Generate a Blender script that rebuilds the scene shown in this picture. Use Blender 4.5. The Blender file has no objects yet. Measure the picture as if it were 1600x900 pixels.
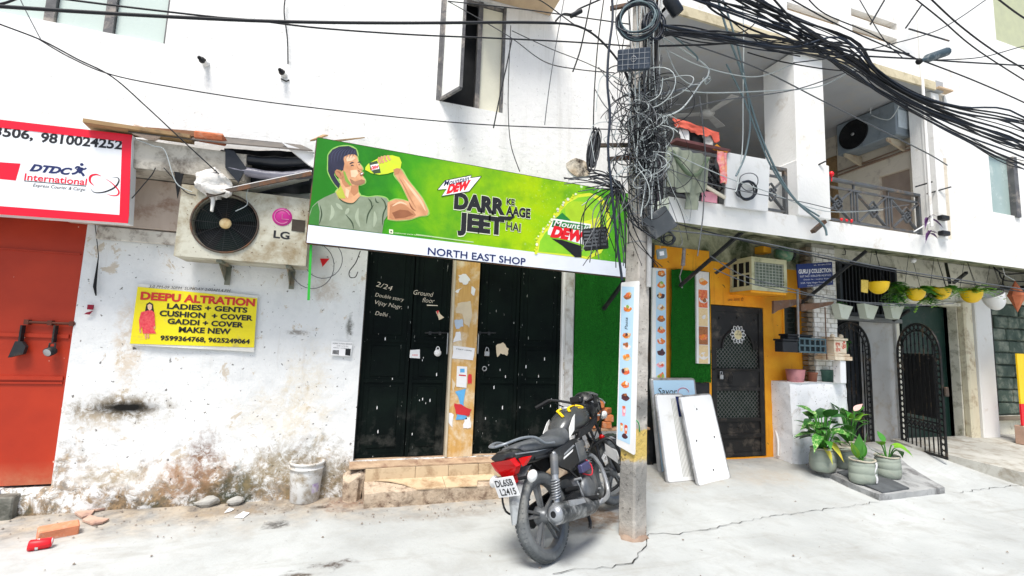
import bpy, math, random
from mathutils import Vector, Matrix, noise as mnoise
R = math.radians
random.seed(7)
scene = bpy.context.scene
col = scene.collection
# ---------------------------------------------------------------- camera
YAW, PIT, ROL = R(18.2), R(6.5), R(2.1)
CAM = Vector((0, -4.9, 1.5))
FPX = 746.0
fwd = Vector((math.sin(YAW)*math.cos(PIT), math.cos(YAW)*math.cos(PIT), math.sin(PIT)))
rt0 = Vector((math.cos(YAW), -math.sin(YAW), 0))
up0 = rt0.cross(fwd)
rt = rt0*math.cos(ROL) + up0*math.sin(ROL)
up = -rt0*math.sin(ROL) + up0*math.cos(ROL)
cd = bpy.data.cameras.new('camera'); cam = bpy.data.objects.new('camera', cd); col.objects.link(cam)
cd.sensor_width = 36; cd.lens = FPX/1600*36; cd.clip_start = .05; cd.clip_end = 500
m = Matrix((rt, up, -fwd)).transposed().to_4x4(); m.translation = CAM
cam.matrix_world = m
scene.camera = cam
# ---------------------------------------------------------------- light
w = bpy.data.worlds.new('World'); scene.world = w; w.use_nodes = True
nt = w.node_tree; bg = nt.nodes['Background']
sky = nt.nodes.new('ShaderNodeTexSky'); sky.sky_type = 'NISHITA'; sky.sun_disc = False
SUN_EL, SUN_AZ = R(62), R(212)          # azimuth measured from +Y clockwise
sky.sun_elevation = SUN_EL; sky.sun_rotation = SUN_AZ
sky.air_density = 1.0; sky.dust_density = 3.5; sky.ozone_density = .6; sky.altitude = 200
nt.links.new(sky.outputs[0], bg.inputs[0]); bg.inputs[1].default_value = .10
sl = bpy.data.lights.new('sun', 'SUN'); sl.energy = 2.6; sl.angle = R(20); sl.color = (1, .96, .9)
so = bpy.data.objects.new('sun', sl); col.objects.link(so)
sd = Vector((math.sin(SUN_AZ)*math.cos(SUN_EL), math.cos(SUN_AZ)*math.cos(SUN_EL), math.sin(SUN_EL)))
so.rotation_euler = sd.to_track_quat('Z', 'Y').to_euler(); so.location = (0, -10, 12)
scene.view_settings.view_transform = 'Standard'; scene.view_settings.look = 'None'
scene.view_settings.exposure = .88; scene.view_settings.gamma = 1
scene.cycles.max_bounces = 8

# ---------------------------------------------------------------- picking real places from picture rays
def ray(x, y): return fwd*FPX + rt*(x-800) - up*(y-450)
def PY(x, y, Y=0.):
    d = ray(x, y); return CAM + d*((Y-CAM.y)/d.y)
def PX(x, y, X=0.):
    d = ray(x, y); return CAM + d*((X-CAM.x)/d.x)
def PZ(x, y, Z=0.):
    d = ray(x, y); return CAM + d*((Z-CAM.z)/d.z)
def WSC(c): v = c-CAM; d = v.dot(fwd); return d/FPX*(d/v.length)   # metres per pixel across a round thing
def HSC(c): return (c-CAM).dot(fwd)/FPX
def ss(a, b, x):
    t = min(1, max(0, (x-a)/(b-a))); return t*t*(3-2*t)
def ground_h(x, y):
    k = ss(1.7, 3.2, x)
    h = k*(.04*ss(-1.75, -1.3, y) + .13*ss(-1.4, 0, y))
    h += .12*ss(5.4, 7.2, x)*ss(-1.7, -.2, y)
    h += .03*ss(.6, -.2, x)*ss(-.35, 0, y) if x < .6 else 0
    return h
def PG(x, y):
    z = 0
    for _ in range(8):
        p = PZ(x, y, z); z = ground_h(p.x, p.y)
    return p

# ---------------------------------------------------------------- mesh builder
class MB:
    def __init__(s): s.v = []; s.f = []; s.sm = []
    def add(s, vs, fs, smooth=False):
        n = len(s.v); s.v += [Vector(v) for v in vs]; s.f += [tuple(i+n for i in f) for f in fs]; s.sm += [smooth]*len(fs); return s
    def box(s, a, b, M=None, ch=0):
        x0, y0, z0 = [min(p, q) for p, q in zip(a, b)]; x1, y1, z1 = [max(p, q) for p, q in zip(a, b)]
        if ch:
            vs = []; idx = {}
            for sx in (0, 1):
                for sy in (0, 1):
                    for sz in (0, 1):
                        c = ((x0, x1)[sx], (y0, y1)[sy], (z0, z1)[sz]); d = (1-2*sx, 1-2*sy, 1-2*sz)
                        for ax in range(3):
                            p = [c[i]+(0 if i == ax else d[i]*ch) for i in range(3)]
                            idx[(sx, sy, sz, ax)] = len(vs); vs.append(p)
            fs = []
            for ax in range(3):
                o = [i for i in range(3) if i != ax]
                for sd_ in (0, 1):
                    q = []
                    for (p, r_) in ((0, 0), (1, 0), (1, 1), (0, 1)):
                        k = [0, 0, 0]; k[ax] = sd_; k[o[0]] = p; k[o[1]] = r_; q.append(idx[(k[0], k[1], k[2], ax)])
                    flip = (sd_ == 0) ^ (ax == 1)
                    fs.append(tuple(q[::-1]) if flip else tuple(q))
            for ax in range(3):       # edges along ax
                o = [i for i in range(3) if i != ax]
                for p in (0, 1):
                    for r_ in (0, 1):
                        k0 = [0, 0, 0]; k0[o[0]] = p; k0[o[1]] = r_; k1 = list(k0); k1[ax] = 1
                        fs.append((idx[(*k0, o[0])], idx[(*k0, o[1])], idx[(*k1, o[1])], idx[(*k1, o[0])]))
            for sx in (0, 1):
                for sy in (0, 1):
                    for sz in (0, 1): fs.append(tuple(idx[(sx, sy, sz, a_)] for a_ in range(3)))
        else:
            vs = [(x0, y0, z0), (x1, y0, z0), (x1, y1, z0), (x0, y1, z0), (x0, y0, z1), (x1, y0, z1), (x1, y1, z1), (x0, y1, z1)]
            fs = [(3, 2, 1, 0), (4, 5, 6, 7), (0, 1, 5, 4), (1, 2, 6, 5), (2, 3, 7, 6), (3, 0, 4, 7)]
        if M is not None: vs = [M @ Vector(v) for v in vs]
        return s.add(vs, fs)
    def obox(s, c, ux, uy, uz, ch=0):
        """box about centre c with half-extent vectors"""
        ux, uy, uz = Vector(ux), Vector(uy), Vector(uz)
        M = Matrix((ux.normalized(), uy.normalized(), uz.normalized())).transposed().to_4x4(); M.translation = Vector(c)
        l = (ux.length, uy.length, uz.length)
        return s.box([-q for q in l], l, M, ch)
    def bar(s, a, b, w_, h_, upv=(0, 0, 1)):
        a, b = Vector(a), Vector(b); d = (b-a); u = Vector(upv)
        sd_ = d.cross(u)
        if sd_.length < 1e-6: sd_ = d.cross(Vector((0, 1, 0)))
        sd_.normalize(); u = sd_.cross(d).normalized()
        return s.obox((a+b)/2, d/2, sd_*w_/2, u*h_/2)
    def tube(s, pts, r, n=8, cap=True, closed=False, flat=1.0):
        pts = [Vector(p) for p in pts]; N = len(pts)
        rs = r if isinstance(r, (list, tuple)) else [r]*N
        vs = []; T0 = None; nrm = None
        for i, p in enumerate(pts):
            if closed: t = pts[(i+1) % N]-pts[i-1]
            else: t = pts[min(i+1, N-1)]-pts[max(i-1, 0)]
            if t.length < 1e-9: t = Vector((0, 0, 1))
            t.normalize()
            if nrm is None:
                a = Vector((0, 0, 1)) if abs(t.z) < .9 else Vector((1, 0, 0)); nrm = t.cross(a).normalized()
            else:
                nrm = (nrm - t*nrm.dot(t))
                nrm = nrm.normalized() if nrm.length > 1e-6 else t.orthogonal().normalized()
            b = t.cross(nrm)
            for k in range(n):
                an = 2*math.pi*k/n; vs.append(p + (nrm*math.cos(an) + b*math.sin(an)*flat)*rs[i])
        fs = []
        for i in range(N if closed else N-1):
            j = (i+1) % N
            for k in range(n):
                k2 = (k+1) % n; fs.append((i*n+k, i*n+k2, j*n+k2, j*n+k))
        s.add(vs, fs, True)
        if cap and not closed: s.add([vs[k] for k in range(n)], [tuple(range(n))[::-1]]); s.add(vs[-n:], [tuple(range(n))])
        return s
    def lathe(s, prof, n=24, c=(0, 0, 0), axis=(0, 0, 1), a0=0, a1=2*math.pi, sx=1, sy=1, smooth=True):
        ax = Vector(axis).normalized(); u = ax.orthogonal().normalized() if abs(ax.z) < .99 else Vector((1, 0, 0)); vv = ax.cross(u); c = Vector(c)
        full = abs(a1-a0-2*math.pi) < 1e-6; cnt = n if full else n+1
        vs = []
        for (r_, h_) in prof:
            for k in range(cnt):
                an = a0+(a1-a0)*k/n; vs.append(c+ax*h_+u*r_*math.cos(an)*sx+vv*r_*math.sin(an)*sy)
        fs = []
        for i in range(len(prof)-1):
            for k in range(n):
                k2 = (k+1) % cnt
                fs.append((i*cnt+k, i*cnt+k2, (i+1)*cnt+k2, (i+1)*cnt+k))
        return s.add(vs, fs, smooth)
    def disc(s, c, nrm, r, n=24, r2=0):
        nrm = Vector(nrm).normalized(); u = nrm.orthogonal().normalized(); v = nrm.cross(u); c = Vector(c)
        ring = [c+(u*math.cos(2*math.pi*k/n)+v*math.sin(2*math.pi*k/n))*r for k in range(n)]
        if r2:
            rin = [c+(u*math.cos(2*math.pi*k/n)+v*math.sin(2*math.pi*k/n))*r2 for k in range(n)]
            return s.add(ring+rin, [(k, (k+1) % n, n+(k+1) % n, n+k) for k in range(n)])
        return s.add(ring, [tuple(range(n))])
    def prism(s, poly, off, smooth=False):
        """polygon (3D points) extruded by the vector off"""
        off = Vector(off); n = len(poly); p = [Vector(q) for q in poly]
        s.add(p+[q+off for q in p], [tuple(range(n))[::-1], tuple(range(n, 2*n))])
        return s.add(p+[q+off for q in p], [(i, (i+1) % n, n+(i+1) % n, n+i) for i in range(n)], smooth)
    def grid(s, fn, nu, nv, smooth=True):
        vs = [fn(i/nu, j/nv) for j in range(nv+1) for i in range(nu+1)]
        fs = [(j*(nu+1)+i, j*(nu+1)+i+1, (j+1)*(nu+1)+i+1, (j+1)*(nu+1)+i) for j in range(nv) for i in range(nu)]
        return s.add(vs, fs, smooth)
    def sphere(s, c, r, nu=14, nv=8):
        c = Vector(c); rr = Vector(r) if not isinstance(r, (int, float)) else Vector((r, r, r))
        def f(u, v):
            a, b = 2*math.pi*u, math.pi*(v-.5); return c+Vector((rr.x*math.cos(b)*math.cos(a), rr.y*math.cos(b)*math.sin(a), rr.z*math.sin(b)))
        return s.grid(f, nu, nv)
    def jitter(s, a, sc=6, seed=0):
        for v in s.v:
            q = v*sc+Vector((seed, seed*1.7, 0)); v += Vector((mnoise.noise(q), mnoise.noise(q+Vector((31, 0, 0))), mnoise.noise(q+Vector((0, 57, 0)))))*a
        return s
    def xf(s, M):
        s.v = [M @ v for v in s.v]; return s
    def build(s, name, mat, parent=None, label=None, kind=None, weld=False, double=False):
        me = bpy.data.meshes.new(name)
        off = parent_off(parent)
        me.from_pydata([tuple(v-off) for v in s.v], [], s.f); me.update()
        me.polygons.foreach_set('use_smooth', s.sm)
        if mat is not None: me.materials.append(mat)
        o = bpy.data.objects.new(name, me); col.objects.link(o)
        if parent is not None: o.parent = parent
        if label: o['label'] = label
        if kind: o['kind'] = kind
        o['w'] = 0; del o['w']
        return o
def parent_off(p):
    """parts are written in world coordinates while their thing is unrotated"""
    off = Vector((0, 0, 0))
    while p is not None:
        off += p.location; p = p.parent
    return off
def thing(name, label, cat, loc=(0, 0, 0), group=None):
    o = bpy.data.objects.new(name, None); col.objects.link(o); o.empty_display_size = .1
    o.location = Vector(loc); o['label'] = label; o['category'] = cat
    if group: o['group'] = group
    return o
def tag(o, label, cat, group=None):
    o['label'] = label; o['category'] = cat
    if group: o['group'] = group
    return o
def solo(mb, name, mat, label, cat, group=None, loc=None):
    """a thing that is one mesh, its origin at the base of the thing"""
    xs = [v.x for v in mb.v]; ys = [v.y for v in mb.v]; zs = [v.z for v in mb.v]
    c = Vector(((min(xs)+max(xs))/2, (min(ys)+max(ys))/2, min(zs))) if loc is None else Vector(loc)
    mb.v = [v-c for v in mb.v]
    o = mb.build(name, mat); o.location = c
    return tag(o, label, cat, group)
def struct(mb, name, mat):
    o = mb.build(name, mat); o['kind'] = 'structure'; return o
def share(o, loc, rot=(0, 0, 0), parent=None, sc=None, name=None):
    c = o.copy(); col.objects.link(c); c.location = loc; c.rotation_euler = rot; c.parent = parent
    if sc: c.scale = sc
    return c
def copy_tree(o, parent=None):
    c = o.copy(); col.objects.link(c); c.parent = parent
    for ch in [q for q in bpy.data.objects if q.parent == o]: copy_tree(ch, c)
    return c
def rounded(cx, cz, hw, hh, r, n=4):
    pts = []
    for (sx, sz, a0) in ((1, 1, 0), (-1, 1, 90), (-1, -1, 180), (1, -1, 270)):
        for k in range(n+1):
            a = R(a0+90*k/n); pts.append((cx+sx*(hw-r)+r*math.cos(a), cz+sz*(hh-r)+r*math.sin(a)))
    return pts
def spline(P, n=8):
    P = [Vector(p) for p in P]; out = []
    for i in range(len(P)-1):
        p0 = P[max(i-1, 0)]; p1 = P[i]; p2 = P[i+1]; p3 = P[min(i+2, len(P)-1)]
        for k in range(n):
            t = k/n
            out.append(.5*((2*p1)+(p2-p0)*t+(2*p0-5*p1+4*p2-p3)*t*t+(3*p1-p0-3*p2+p3)*t**3))
    out.append(P[-1]); return out

# ---------------------------------------------------------------- materials
class ND:
    def __init__(s, name):
        s.m = bpy.data.materials.new(name); s.m.use_nodes = True; s.t = s.m.node_tree
        s.b = s.t.nodes['Principled BSDF']; s._pos = None; s._obj = None
    def n(s, t): return s.t.nodes.new(t)
    def l(s, a, b):
        if hasattr(a, 'is_output') or isinstance(a, bpy.types.NodeSocket): s.t.links.new(a, b)
        else: b.default_value = a
    @property
    def pos(s):
        if s._pos is None: s._pos = s.n('ShaderNodeNewGeometry').outputs['Position']
        return s._pos
    @property
    def obj(s):
        if s._obj is None: s._obj = s.n('ShaderNodeTexCoord').outputs['Object']
        return s._obj
    def vscale(s, v, sc, off=(0, 0, 0)):
        k = s.n('ShaderNodeMapping'); s.l(v, k.inputs[0]); k.inputs['Scale'].default_value = sc; k.inputs['Location'].default_value = off; return k.outputs[0]
    def noise(s, v, scale, detail=4, rough=.55, dist=0):
        k = s.n('ShaderNodeTexNoise'); s.l(v, k.inputs['Vector']); k.inputs['Scale'].default_value = scale
        k.inputs['Detail'].default_value = detail; k.inputs['Roughness'].default_value = rough; k.inputs['Distortion'].default_value = dist; return k.outputs[0]
    def vor(s, v, scale, feat='F1', out='Distance'):
        k = s.n('ShaderNodeTexVoronoi'); s.l(v, k.inputs['Vector']); k.inputs['Scale'].default_value = scale; k.feature = feat; return k.outputs[out]
    def ramp(s, f, stops, interp='LINEAR'):
        k = s.n('ShaderNodeValToRGB'); s.l(f, k.inputs[0]); e = k.color_ramp.elements; k.color_ramp.interpolation = interp
        while len(e) > 1: e.remove(e[-1])
        for i, (p, c) in enumerate(stops):
            c = (c, c, c, 1) if isinstance(c, (int, float)) else (*c, 1) if len(c) == 3 else c
            if i == 0: e[0].position = p; e[0].color = c
            else:
                q = e.new(p); q.color = c
        return k.outputs[0]
    def mix(s, f, a, b, mode='MIX'):
        k = s.n('ShaderNodeMix'); k.data_type = 'RGBA'; k.blend_type = mode
        s.l(f, k.inputs[0])
        for v, i in ((a, 6), (b, 7)):
            if isinstance(v, (tuple, list)) and len(v) == 3: v = (*v, 1)
            s.l(v, k.inputs[i])
        return k.outputs[2]
    def math(s, op, a, b=0., c=0.):
        k = s.n('ShaderNodeMath'); k.operation = op
        for v, i in ((a, 0), (b, 1), (c, 2)): s.l(v, k.inputs[i])
        return k.outputs[0]
    def sep(s, v):
        k = s.n('ShaderNodeSeparateXYZ'); s.l(v, k.inputs[0]); return k.outputs
    def blob(s, c, r, nz, amt=.5):
        """soft spot at world place c, radii r, ragged by noise nz: 1 inside"""
        v = s.vscale(s.pos, [1/q for q in r], [-c[i]/r[i] for i in range(3)])
        k = s.n('ShaderNodeVectorMath'); k.operation = 'LENGTH'; s.l(v, k.inputs[0])
        d = s.math('ADD', k.outputs['Value'], s.math('MULTIPLY', s.math('SUBTRACT', nz, .5), amt*4))
        return s.ramp(d, [(.35, 1), (1, 0)])
    def bump(s, h, st=.3, dist=.01, prev=None):
        k = s.n('ShaderNodeBump'); s.l(h, k.inputs['Height']); k.inputs['Strength'].default_value = st; k.inputs['Distance'].default_value = dist
        if prev is not None: s.l(prev, k.inputs['Normal'])
        s.l(k.outputs[0], s.b.inputs['Normal']); return k.outputs[0]
    def out(s, c, rough=.7, metal=0., spec=.4, **kw):
        if isinstance(c, (tuple, list)) and len(c) == 3: c = (*c, 1)
        s.l(c, s.b.inputs['Base Color']); s.l(rough, s.b.inputs['Roughness']); s.l(metal, s.b.inputs['Metallic'])
        s.b.inputs['Specular IOR Level'].default_value = spec
        for k, v in kw.items(): s.l(v, s.b.inputs[k])
        return s.m
_mc = {}
def mat(name, c, c2=None, sc=8, rough=.6, metal=0, bump=.15, bs=None, spec=.4, dirt=None, da=.5, speck=None, dsc=5, stretch=(1, 1, 1), world=False, **kw):
    """general weathered surface: two tones, grime patches, small specks, relief"""
    if name in _mc: return _mc[name]
    d = ND(name); v = d.pos if world else d.obj
    vs = d.vscale(v, stretch) if stretch != (1, 1, 1) else v
    c2 = c2 or tuple(q*.8 for q in c)
    n1 = d.noise(vs, sc, 5)
    cc = d.mix(d.ramp(n1, [(.3, 0), (.7, 1)]), c, c2)
    if dirt:
        n2 = d.noise(v, dsc, 8, .7, .3)
        cc = d.mix(d.ramp(n2, [(.62-da*.3, 0), (.8-da*.25, 1)]), cc, dirt)
    if speck:
        n3 = d.noise(v, 45, 3, .6)
        cc = d.mix(d.ramp(n3, [(.66, 0), (.7, 1)]), cc, speck)
    if bump: d.bump(d.noise(v, bs or sc*5, 6), bump, .01)
    rg = d.ramp(n1, [(0, max(.02, rough-.12)), (1, min(1, rough+.12))])
    d.out(cc, rg, metal, spec, **kw)
    _mc[name] = d.m; return d.m

# ---------------------------------------------------------------- lettering (flat print on real surfaces)
FONT = None
_mw = Matrix.Identity(4)
def text_mb(s, p0, p1, h, off=(0, 0, 0), bold=0., shear=0., thick=.0006, upv=None, fit=True, spacing=1.0):
    """lettering from world point p0 (left of baseline) to p1 (right), capital height h (m); off moves it proud of its surface"""
    p0, p1 = Vector(p0)+Vector(off), Vector(p1)+Vector(off)
    cu = bpy.data.curves.new('t', 'FONT'); cu.body = s; cu.size = 1; cu.offset = bold*1.5; cu.shear = shear; cu.resolution_u = 3
    cu.space_character = spacing
    ob = bpy.data.objects.new('t', cu); col.objects.link(ob)
    dg = bpy.context.evaluated_depsgraph_get(); me = bpy.data.meshes.new_from_object(ob.evaluated_get(dg))
    mb = MB()
    if len(me.vertices):
        xs = [v.co.x for v in me.vertices]; x0, x1 = min(xs), max(xs)
        CAP = .70
        ux = (p1-p0); L = ux.length; ux.normalize()
        uz = Vector(upv).normalized() if upv else Vector((0, 0, 1))
        sy = h/CAP; sx = L/(x1-x0) if fit else sy
        mb.add([p0+ux*((v.co.x-x0)*sx)+uz*(v.co.y*sy) for v in me.vertices], [tuple(p.vertices) for p in me.polygons])
    bpy.data.objects.remove(ob); bpy.data.curves.remove(cu); bpy.data.meshes.remove(me)
    return mb
def text(s, parent, mt, p0, p1, h, **k):
    return text_mb(s, p0, p1, h, **k).build('lettering', mt, parent)
# ================================================================ materials of the setting
def wall_mat(name, base, z_band, lower=True):
    d = ND(name); P = d.pos
    n1 = d.noise(P, 1.3, 6, .6, .4); n2 = d.noise(P, 7, 8, .65, .2); n3 = d.noise(P, 28, 6, .6); n4 = d.noise(P, 60, 3, .5)
    c = d.mix(d.ramp(n1, [(.35, 0), (.75, 1)]), base, tuple(q*.9 for q in base))
    if lower:
        c = d.mix(d.ramp(n2, [(.5, 0), (.85, .55)]), c, (.5, .52, .53))
        # scaled-off flakes that show warm plaster
        c = d.mix(d.ramp(d.noise(P, 4.2, 9, .72, .6), [(.60, 0), (.63, .8)]), c, (.52, .44, .33))
        st = d.noise(d.vscale(P, (9, 9, .9)), 1.5, 6, .6)
        c = d.mix(d.ramp(st, [(.6, 0), (.8, .35)]), c, (.42, .36, .28))
        z = d.sep(P)[2]
        zz = d.math('ADD', z, d.math('MULTIPLY', d.math('SUBTRACT', d.noise(P, 2.6, 8, .7, .5), .5), -1.5))
        crisp = d.ramp(d.noise(P, 11, 10, .78, .5), [(.44, 0), (.53, 1)]); band = d.math('MAXIMUM', d.ramp(zz, [(-.12+.12, 1), (.10, 0)]), d.math('MULTIPLY', d.ramp(zz, [(.0, 1), (.26, .8), (.46, 0)]), crisp))
        bc = d.mix(d.ramp(n3, [(.35, 0), (.65, 1)]), (.36, .25, .14), (.13, .105, .075))
        bc = d.mix(d.ramp(d.noise(P, 3.1, 5), [(.5, 0), (.6, 1)]), bc, (.045, .055, .035))
        c = d.mix(band, c, bc)
        for (px, py, rx, rz, colr, am, ft) in STAINS:
            p = PY(px, py, 0); nn = n2 if am < .5 else d.noise(P, 5, 9, .75, .4)
            f = d.blob((p.x, 0, p.z), (rx, 1, rz), nn, am)
            c = d.mix(d.math('MULTIPLY', f, ft if am < .35 else d.math('MULTIPLY', ft, d.ramp(d.noise(P, 13+px % 5, 9, .78, .6), [(.42, .12), (.54, 1)]))), c, colr)
    if not lower:
        c = d.mix(d.ramp(d.noise(d.vscale(P, (7, 7, .45)), 1.4, 7, .65), [(.52, 0), (.8, .55)]), c, (.50, .49, .45))
        c = d.mix(d.ramp(d.noise(P, 2.1, 9, .75, .8), [(.64, 0), (.72, .6)]), c, (.55, .50, .42))
    # dark pits and scratches
    sp = d.ramp(d.noise(P, 26, 4, .55), [(.665, 0), (.69, 1)])
    sp2 = d.ramp(d.noise(d.vscale(P, (1, 1, 2.2)), 14, 7, .75, 1.5), [(.665, 0), (.685, 1)])
    k = d.math('MULTIPLY', d.math('MAXIMUM', sp, sp2), .85 if lower else .25)
    c = d.mix(k, c, (.07, .06, .05))
    b = d.bump(d.noise(P, 9, 8, .65), .5, .02)
    d.bump(n4, .3, .004, b)
    return d.out(c, .85, 0, .25)
STAINS = [  # pixel place, radii (m), tint, raggedness, strength: dirt that is on the plaster itself
    (180, 640, .55, .2, (.30, .24, .15), .6, .5), (190, 638, .42, .12, (.13, .10, .06), .5, .9),
    (318, 722, .17, .3, (.16, .07, .03), .75, .9), (300, 745, .4, .2, (.3, .17, .09), .8, .8),
    (185, 742, .3, .1, (.25, .19, .1), .7, .7), (370, 762, .3, .16, (.035, .04, .022), .6, .9),
    (440, 735, .4, .3, (.22, .17, .09), .8, .75), (500, 745, .4, .35, (.18, .14, .08), .7, .8),
    (200, 545, .12, .4, (.5, .36, .2), .8, .55), (480, 610, .25, .5, (.6, .5, .32), .8, .35),
    (510, 455, .15, .15, (.4, .3, .2), .8, .5), (546, 510, .04, .16, (.05, .05, .035), .6, .8),
    (463, 520, .12, .03, (.12, .09, .06), .6, .7), (560, 760, .2, .25, (.1, .08, .05), .5, .8),
    (150, 660, .2, .1, (.45, .36, .24), .8, .5), (430, 650, .5, .3, (.55, .45, .28), .9, .3), (198, 637, .27, .062, (.006, .006, .005), .18, 1.0)]
W_LOW = wall_mat('lime_plaster', (.76, .77, .76), .3)
W_UP = wall_mat('white_paint', (.82, .82, .80), .3, False)
# wide white wall paint of the right-hand house
W_R = mat('white_house_paint', (.82, .82, .80), (.74, .74, .71), sc=1.5, rough=.8, bump=.3, bs=30, world=True, dirt=(.55, .5, .42), da=.15)
W_GREY = mat('grey_render', (.52, .52, .50), (.42, .42, .41), sc=2.5, rough=.85, bump=.3, bs=40, dirt=(.36, .3, .22), da=.35, world=True)
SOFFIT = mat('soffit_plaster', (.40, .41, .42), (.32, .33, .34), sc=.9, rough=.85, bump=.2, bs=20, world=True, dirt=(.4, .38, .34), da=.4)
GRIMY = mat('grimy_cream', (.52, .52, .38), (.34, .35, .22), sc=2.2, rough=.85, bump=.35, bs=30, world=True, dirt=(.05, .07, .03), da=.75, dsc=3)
def ora():
    d = ND('orange_paint'); P = d.pos
    n = d.noise(P, 2.5, 7, .65, .3)
    c = d.mix(d.ramp(n, [(.3, 0), (.7, 1)]), (.90, .44, .025), (.74, .26, .012))
    c = d.mix(d.ramp(d.noise(d.vscale(P, (6, 6, .7)), 2, 5), [(.58, 0), (.75, .55)]), c, (.30, .09, .01))
    c = d.mix(d.ramp(d.noise(P, 11, 8, .7, .5), [(.64, 0), (.68, 1)]), c, (.15, .07, .02))
    c = d.mix(d.ramp(d.noise(P, 5, 6, .7, .5), [(.68, 0), (.70, 1)]), c, (.75, .7, .5))
    d.bump(d.noise(P, 14, 7), .4, .01)
    return d.out(c, .65, 0, .3)
ORANGE = ora()
def ground_mat():
    d = ND('worn_concrete'); P = d.pos; x, y, z = d.sep(P)
    n1 = d.noise(P, .7, 6, .6, .3); n2 = d.noise(P, 4, 8, .65, .4); n3 = d.noise(P, 40, 5, .6)
    c = d.mix(d.ramp(n1, [(.35, 0), (.65, 1)]), (.49, .515, .51), (.37, .39, .385))
    c = d.mix(d.ramp(n2, [(.48, 0), (.75, .6)]), c, (.30, .30, .28)); c = d.mix(d.ramp(d.noise(d.vscale(P, (.35, 2.2, 1), (3, 0, 0)), 2.2, 8, .7, .6), [(.55, 0), (.72, .5)]), c, (.27, .26, .23)); c = d.mix(d.ramp(d.noise(P, 19, 6, .7, .5), [(.66, 0), (.70, .7)]), c, (.14, .13, .12))
    c = d.mix(d.ramp(n3, [(.62, 0), (.75, .35)]), c, (.25, .24, .22))
    # mud and damp that gathers along the wall foot
    yy = d.math('ADD', y, d.math('MULTIPLY', d.math('SUBTRACT', d.noise(P, 2.2, 8, .7, .4), .5), 1.3))
    band = d.ramp(yy, [(-.75+1, 0), (-.28+1, .55), (-.05+1, .85)])
    yb = d.math('ADD', yy, 1.0)
    band = d.ramp(yb, [(.25, 0), (.62, .45), (.95, .9)])
    bc = d.mix(d.ramp(d.noise(P, 6, 7, .7), [(.4, 0), (.62, 1)]), (.40, .33, .24), (.13, .11, .09))
    left = d.ramp(d.math('MULTIPLY', x, .1), [(.16, 1), (.26, .25), (.45, .35)])
    c = d.mix(d.math('MULTIPLY', band, left), c, bc)
    for (px, py, rx, ry, cc, am, ft) in GSTAINS:
        p = PG(px, py); f = d.blob((p.x, p.y, 0), (rx, ry, 1), n2, am); c = d.mix(d.math('MULTIPLY', d.math('MULTIPLY', f, ft), d.ramp(d.noise(P, 15+px % 6, 9, .75, .5), [(.40, .25), (.54, 1)])), c, cc)
    # hairline cracks
    wv = d.noise(P, 1.7, 3); v = d.n('ShaderNodeVectorMath'); v.operation = 'MULTIPLY_ADD'
    d.l(wv, v.inputs[1]); v.inputs[0].default_value = (1.2, .8, 0); d.l(P, v.inputs[2])
    b = d.bump(d.noise(P, 3, 8, .6), .4, .03); d.bump(n3, .35, .004, b)
    return d.out(c, d.ramp(n2, [(.3, .6), (.8, .85)]), 0, .35)
GSTAINS = [(508, 884, .17, .09, (.07, .055, .045), 1.1, .95), (480, 898, .17, .05, (.08, .06, .045), 1.0, .95), (430, 820, .12, .1, (.05, .045, .04), 1.0, .9), (500, 792, .1, .04, (.05, .04, .03), .4, .9),
           (400, 795, .45, .14, (.16, .13, .1), .7, .8), (545, 785, .3, .2, (.2, .12, .08), .7, .8), (340, 800, .4, .12, (.3, .24, .17), .7, .7),
           (890, 800, .55, .45, (.27, .21, .15), .6, .8), (930, 805, .35, .3, (.22, .15, .10), .7, .9), (1060, 745, .7, .35, (.3, .26, .2), .6, .6),
           (1200, 745, .6, .3, (.36, .32, .26), .6, .6), (690, 805, .9, .12, (.27, .25, .22), .5, .6), (130, 800, .5, .15, (.36, .34, .31), .6, .5)]
GROUND = ground_mat()
# ================================================================ the ground: one sheet out to the horizon
def axis_pts(a, b, lo, hi, st, far):
    L = [-far, -25, -14, lo-3]; x = lo
    while x < hi: L.append(x); x += st
    return L+[hi, hi+3, hi+8, hi+16, far]
xs = axis_pts(0, 0, -4, 9.5, .06, 90.); ys = [-90., -40, -20, -12, -8, -6, -5]
y_ = -4.5
while y_ < .6: ys.append(y_); y_ += .06
ys += [.7, 3, 8, 20, 60, 90]
gm = MB(); vs = []
for yv in ys:
    for xv in xs:
        near = -4 <= xv <= 9.5 and -4.5 <= yv <= .6
        nz = (mnoise.noise(Vector((xv*2.2, yv*2.2, 0)))*.007 + mnoise.noise(Vector((xv*9, yv*9, 3)))*.0025) if near else 0
        hh = ground_h(xv, min(yv, .1)) if yv < 1 else -.02
        vs.append((xv, yv, hh+nz))
nx = len(xs)
gm.add(vs, [(j*nx+i, j*nx+i+1, (j+1)*nx+i+1, (j+1)*nx+i) for j in range(len(ys)-1) for i in range(nx-1)], True)
struct(gm, 'ground', GROUND)
DARK = mat('crack_black', (.02, .018, .015), rough=.95, bump=0)
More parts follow.
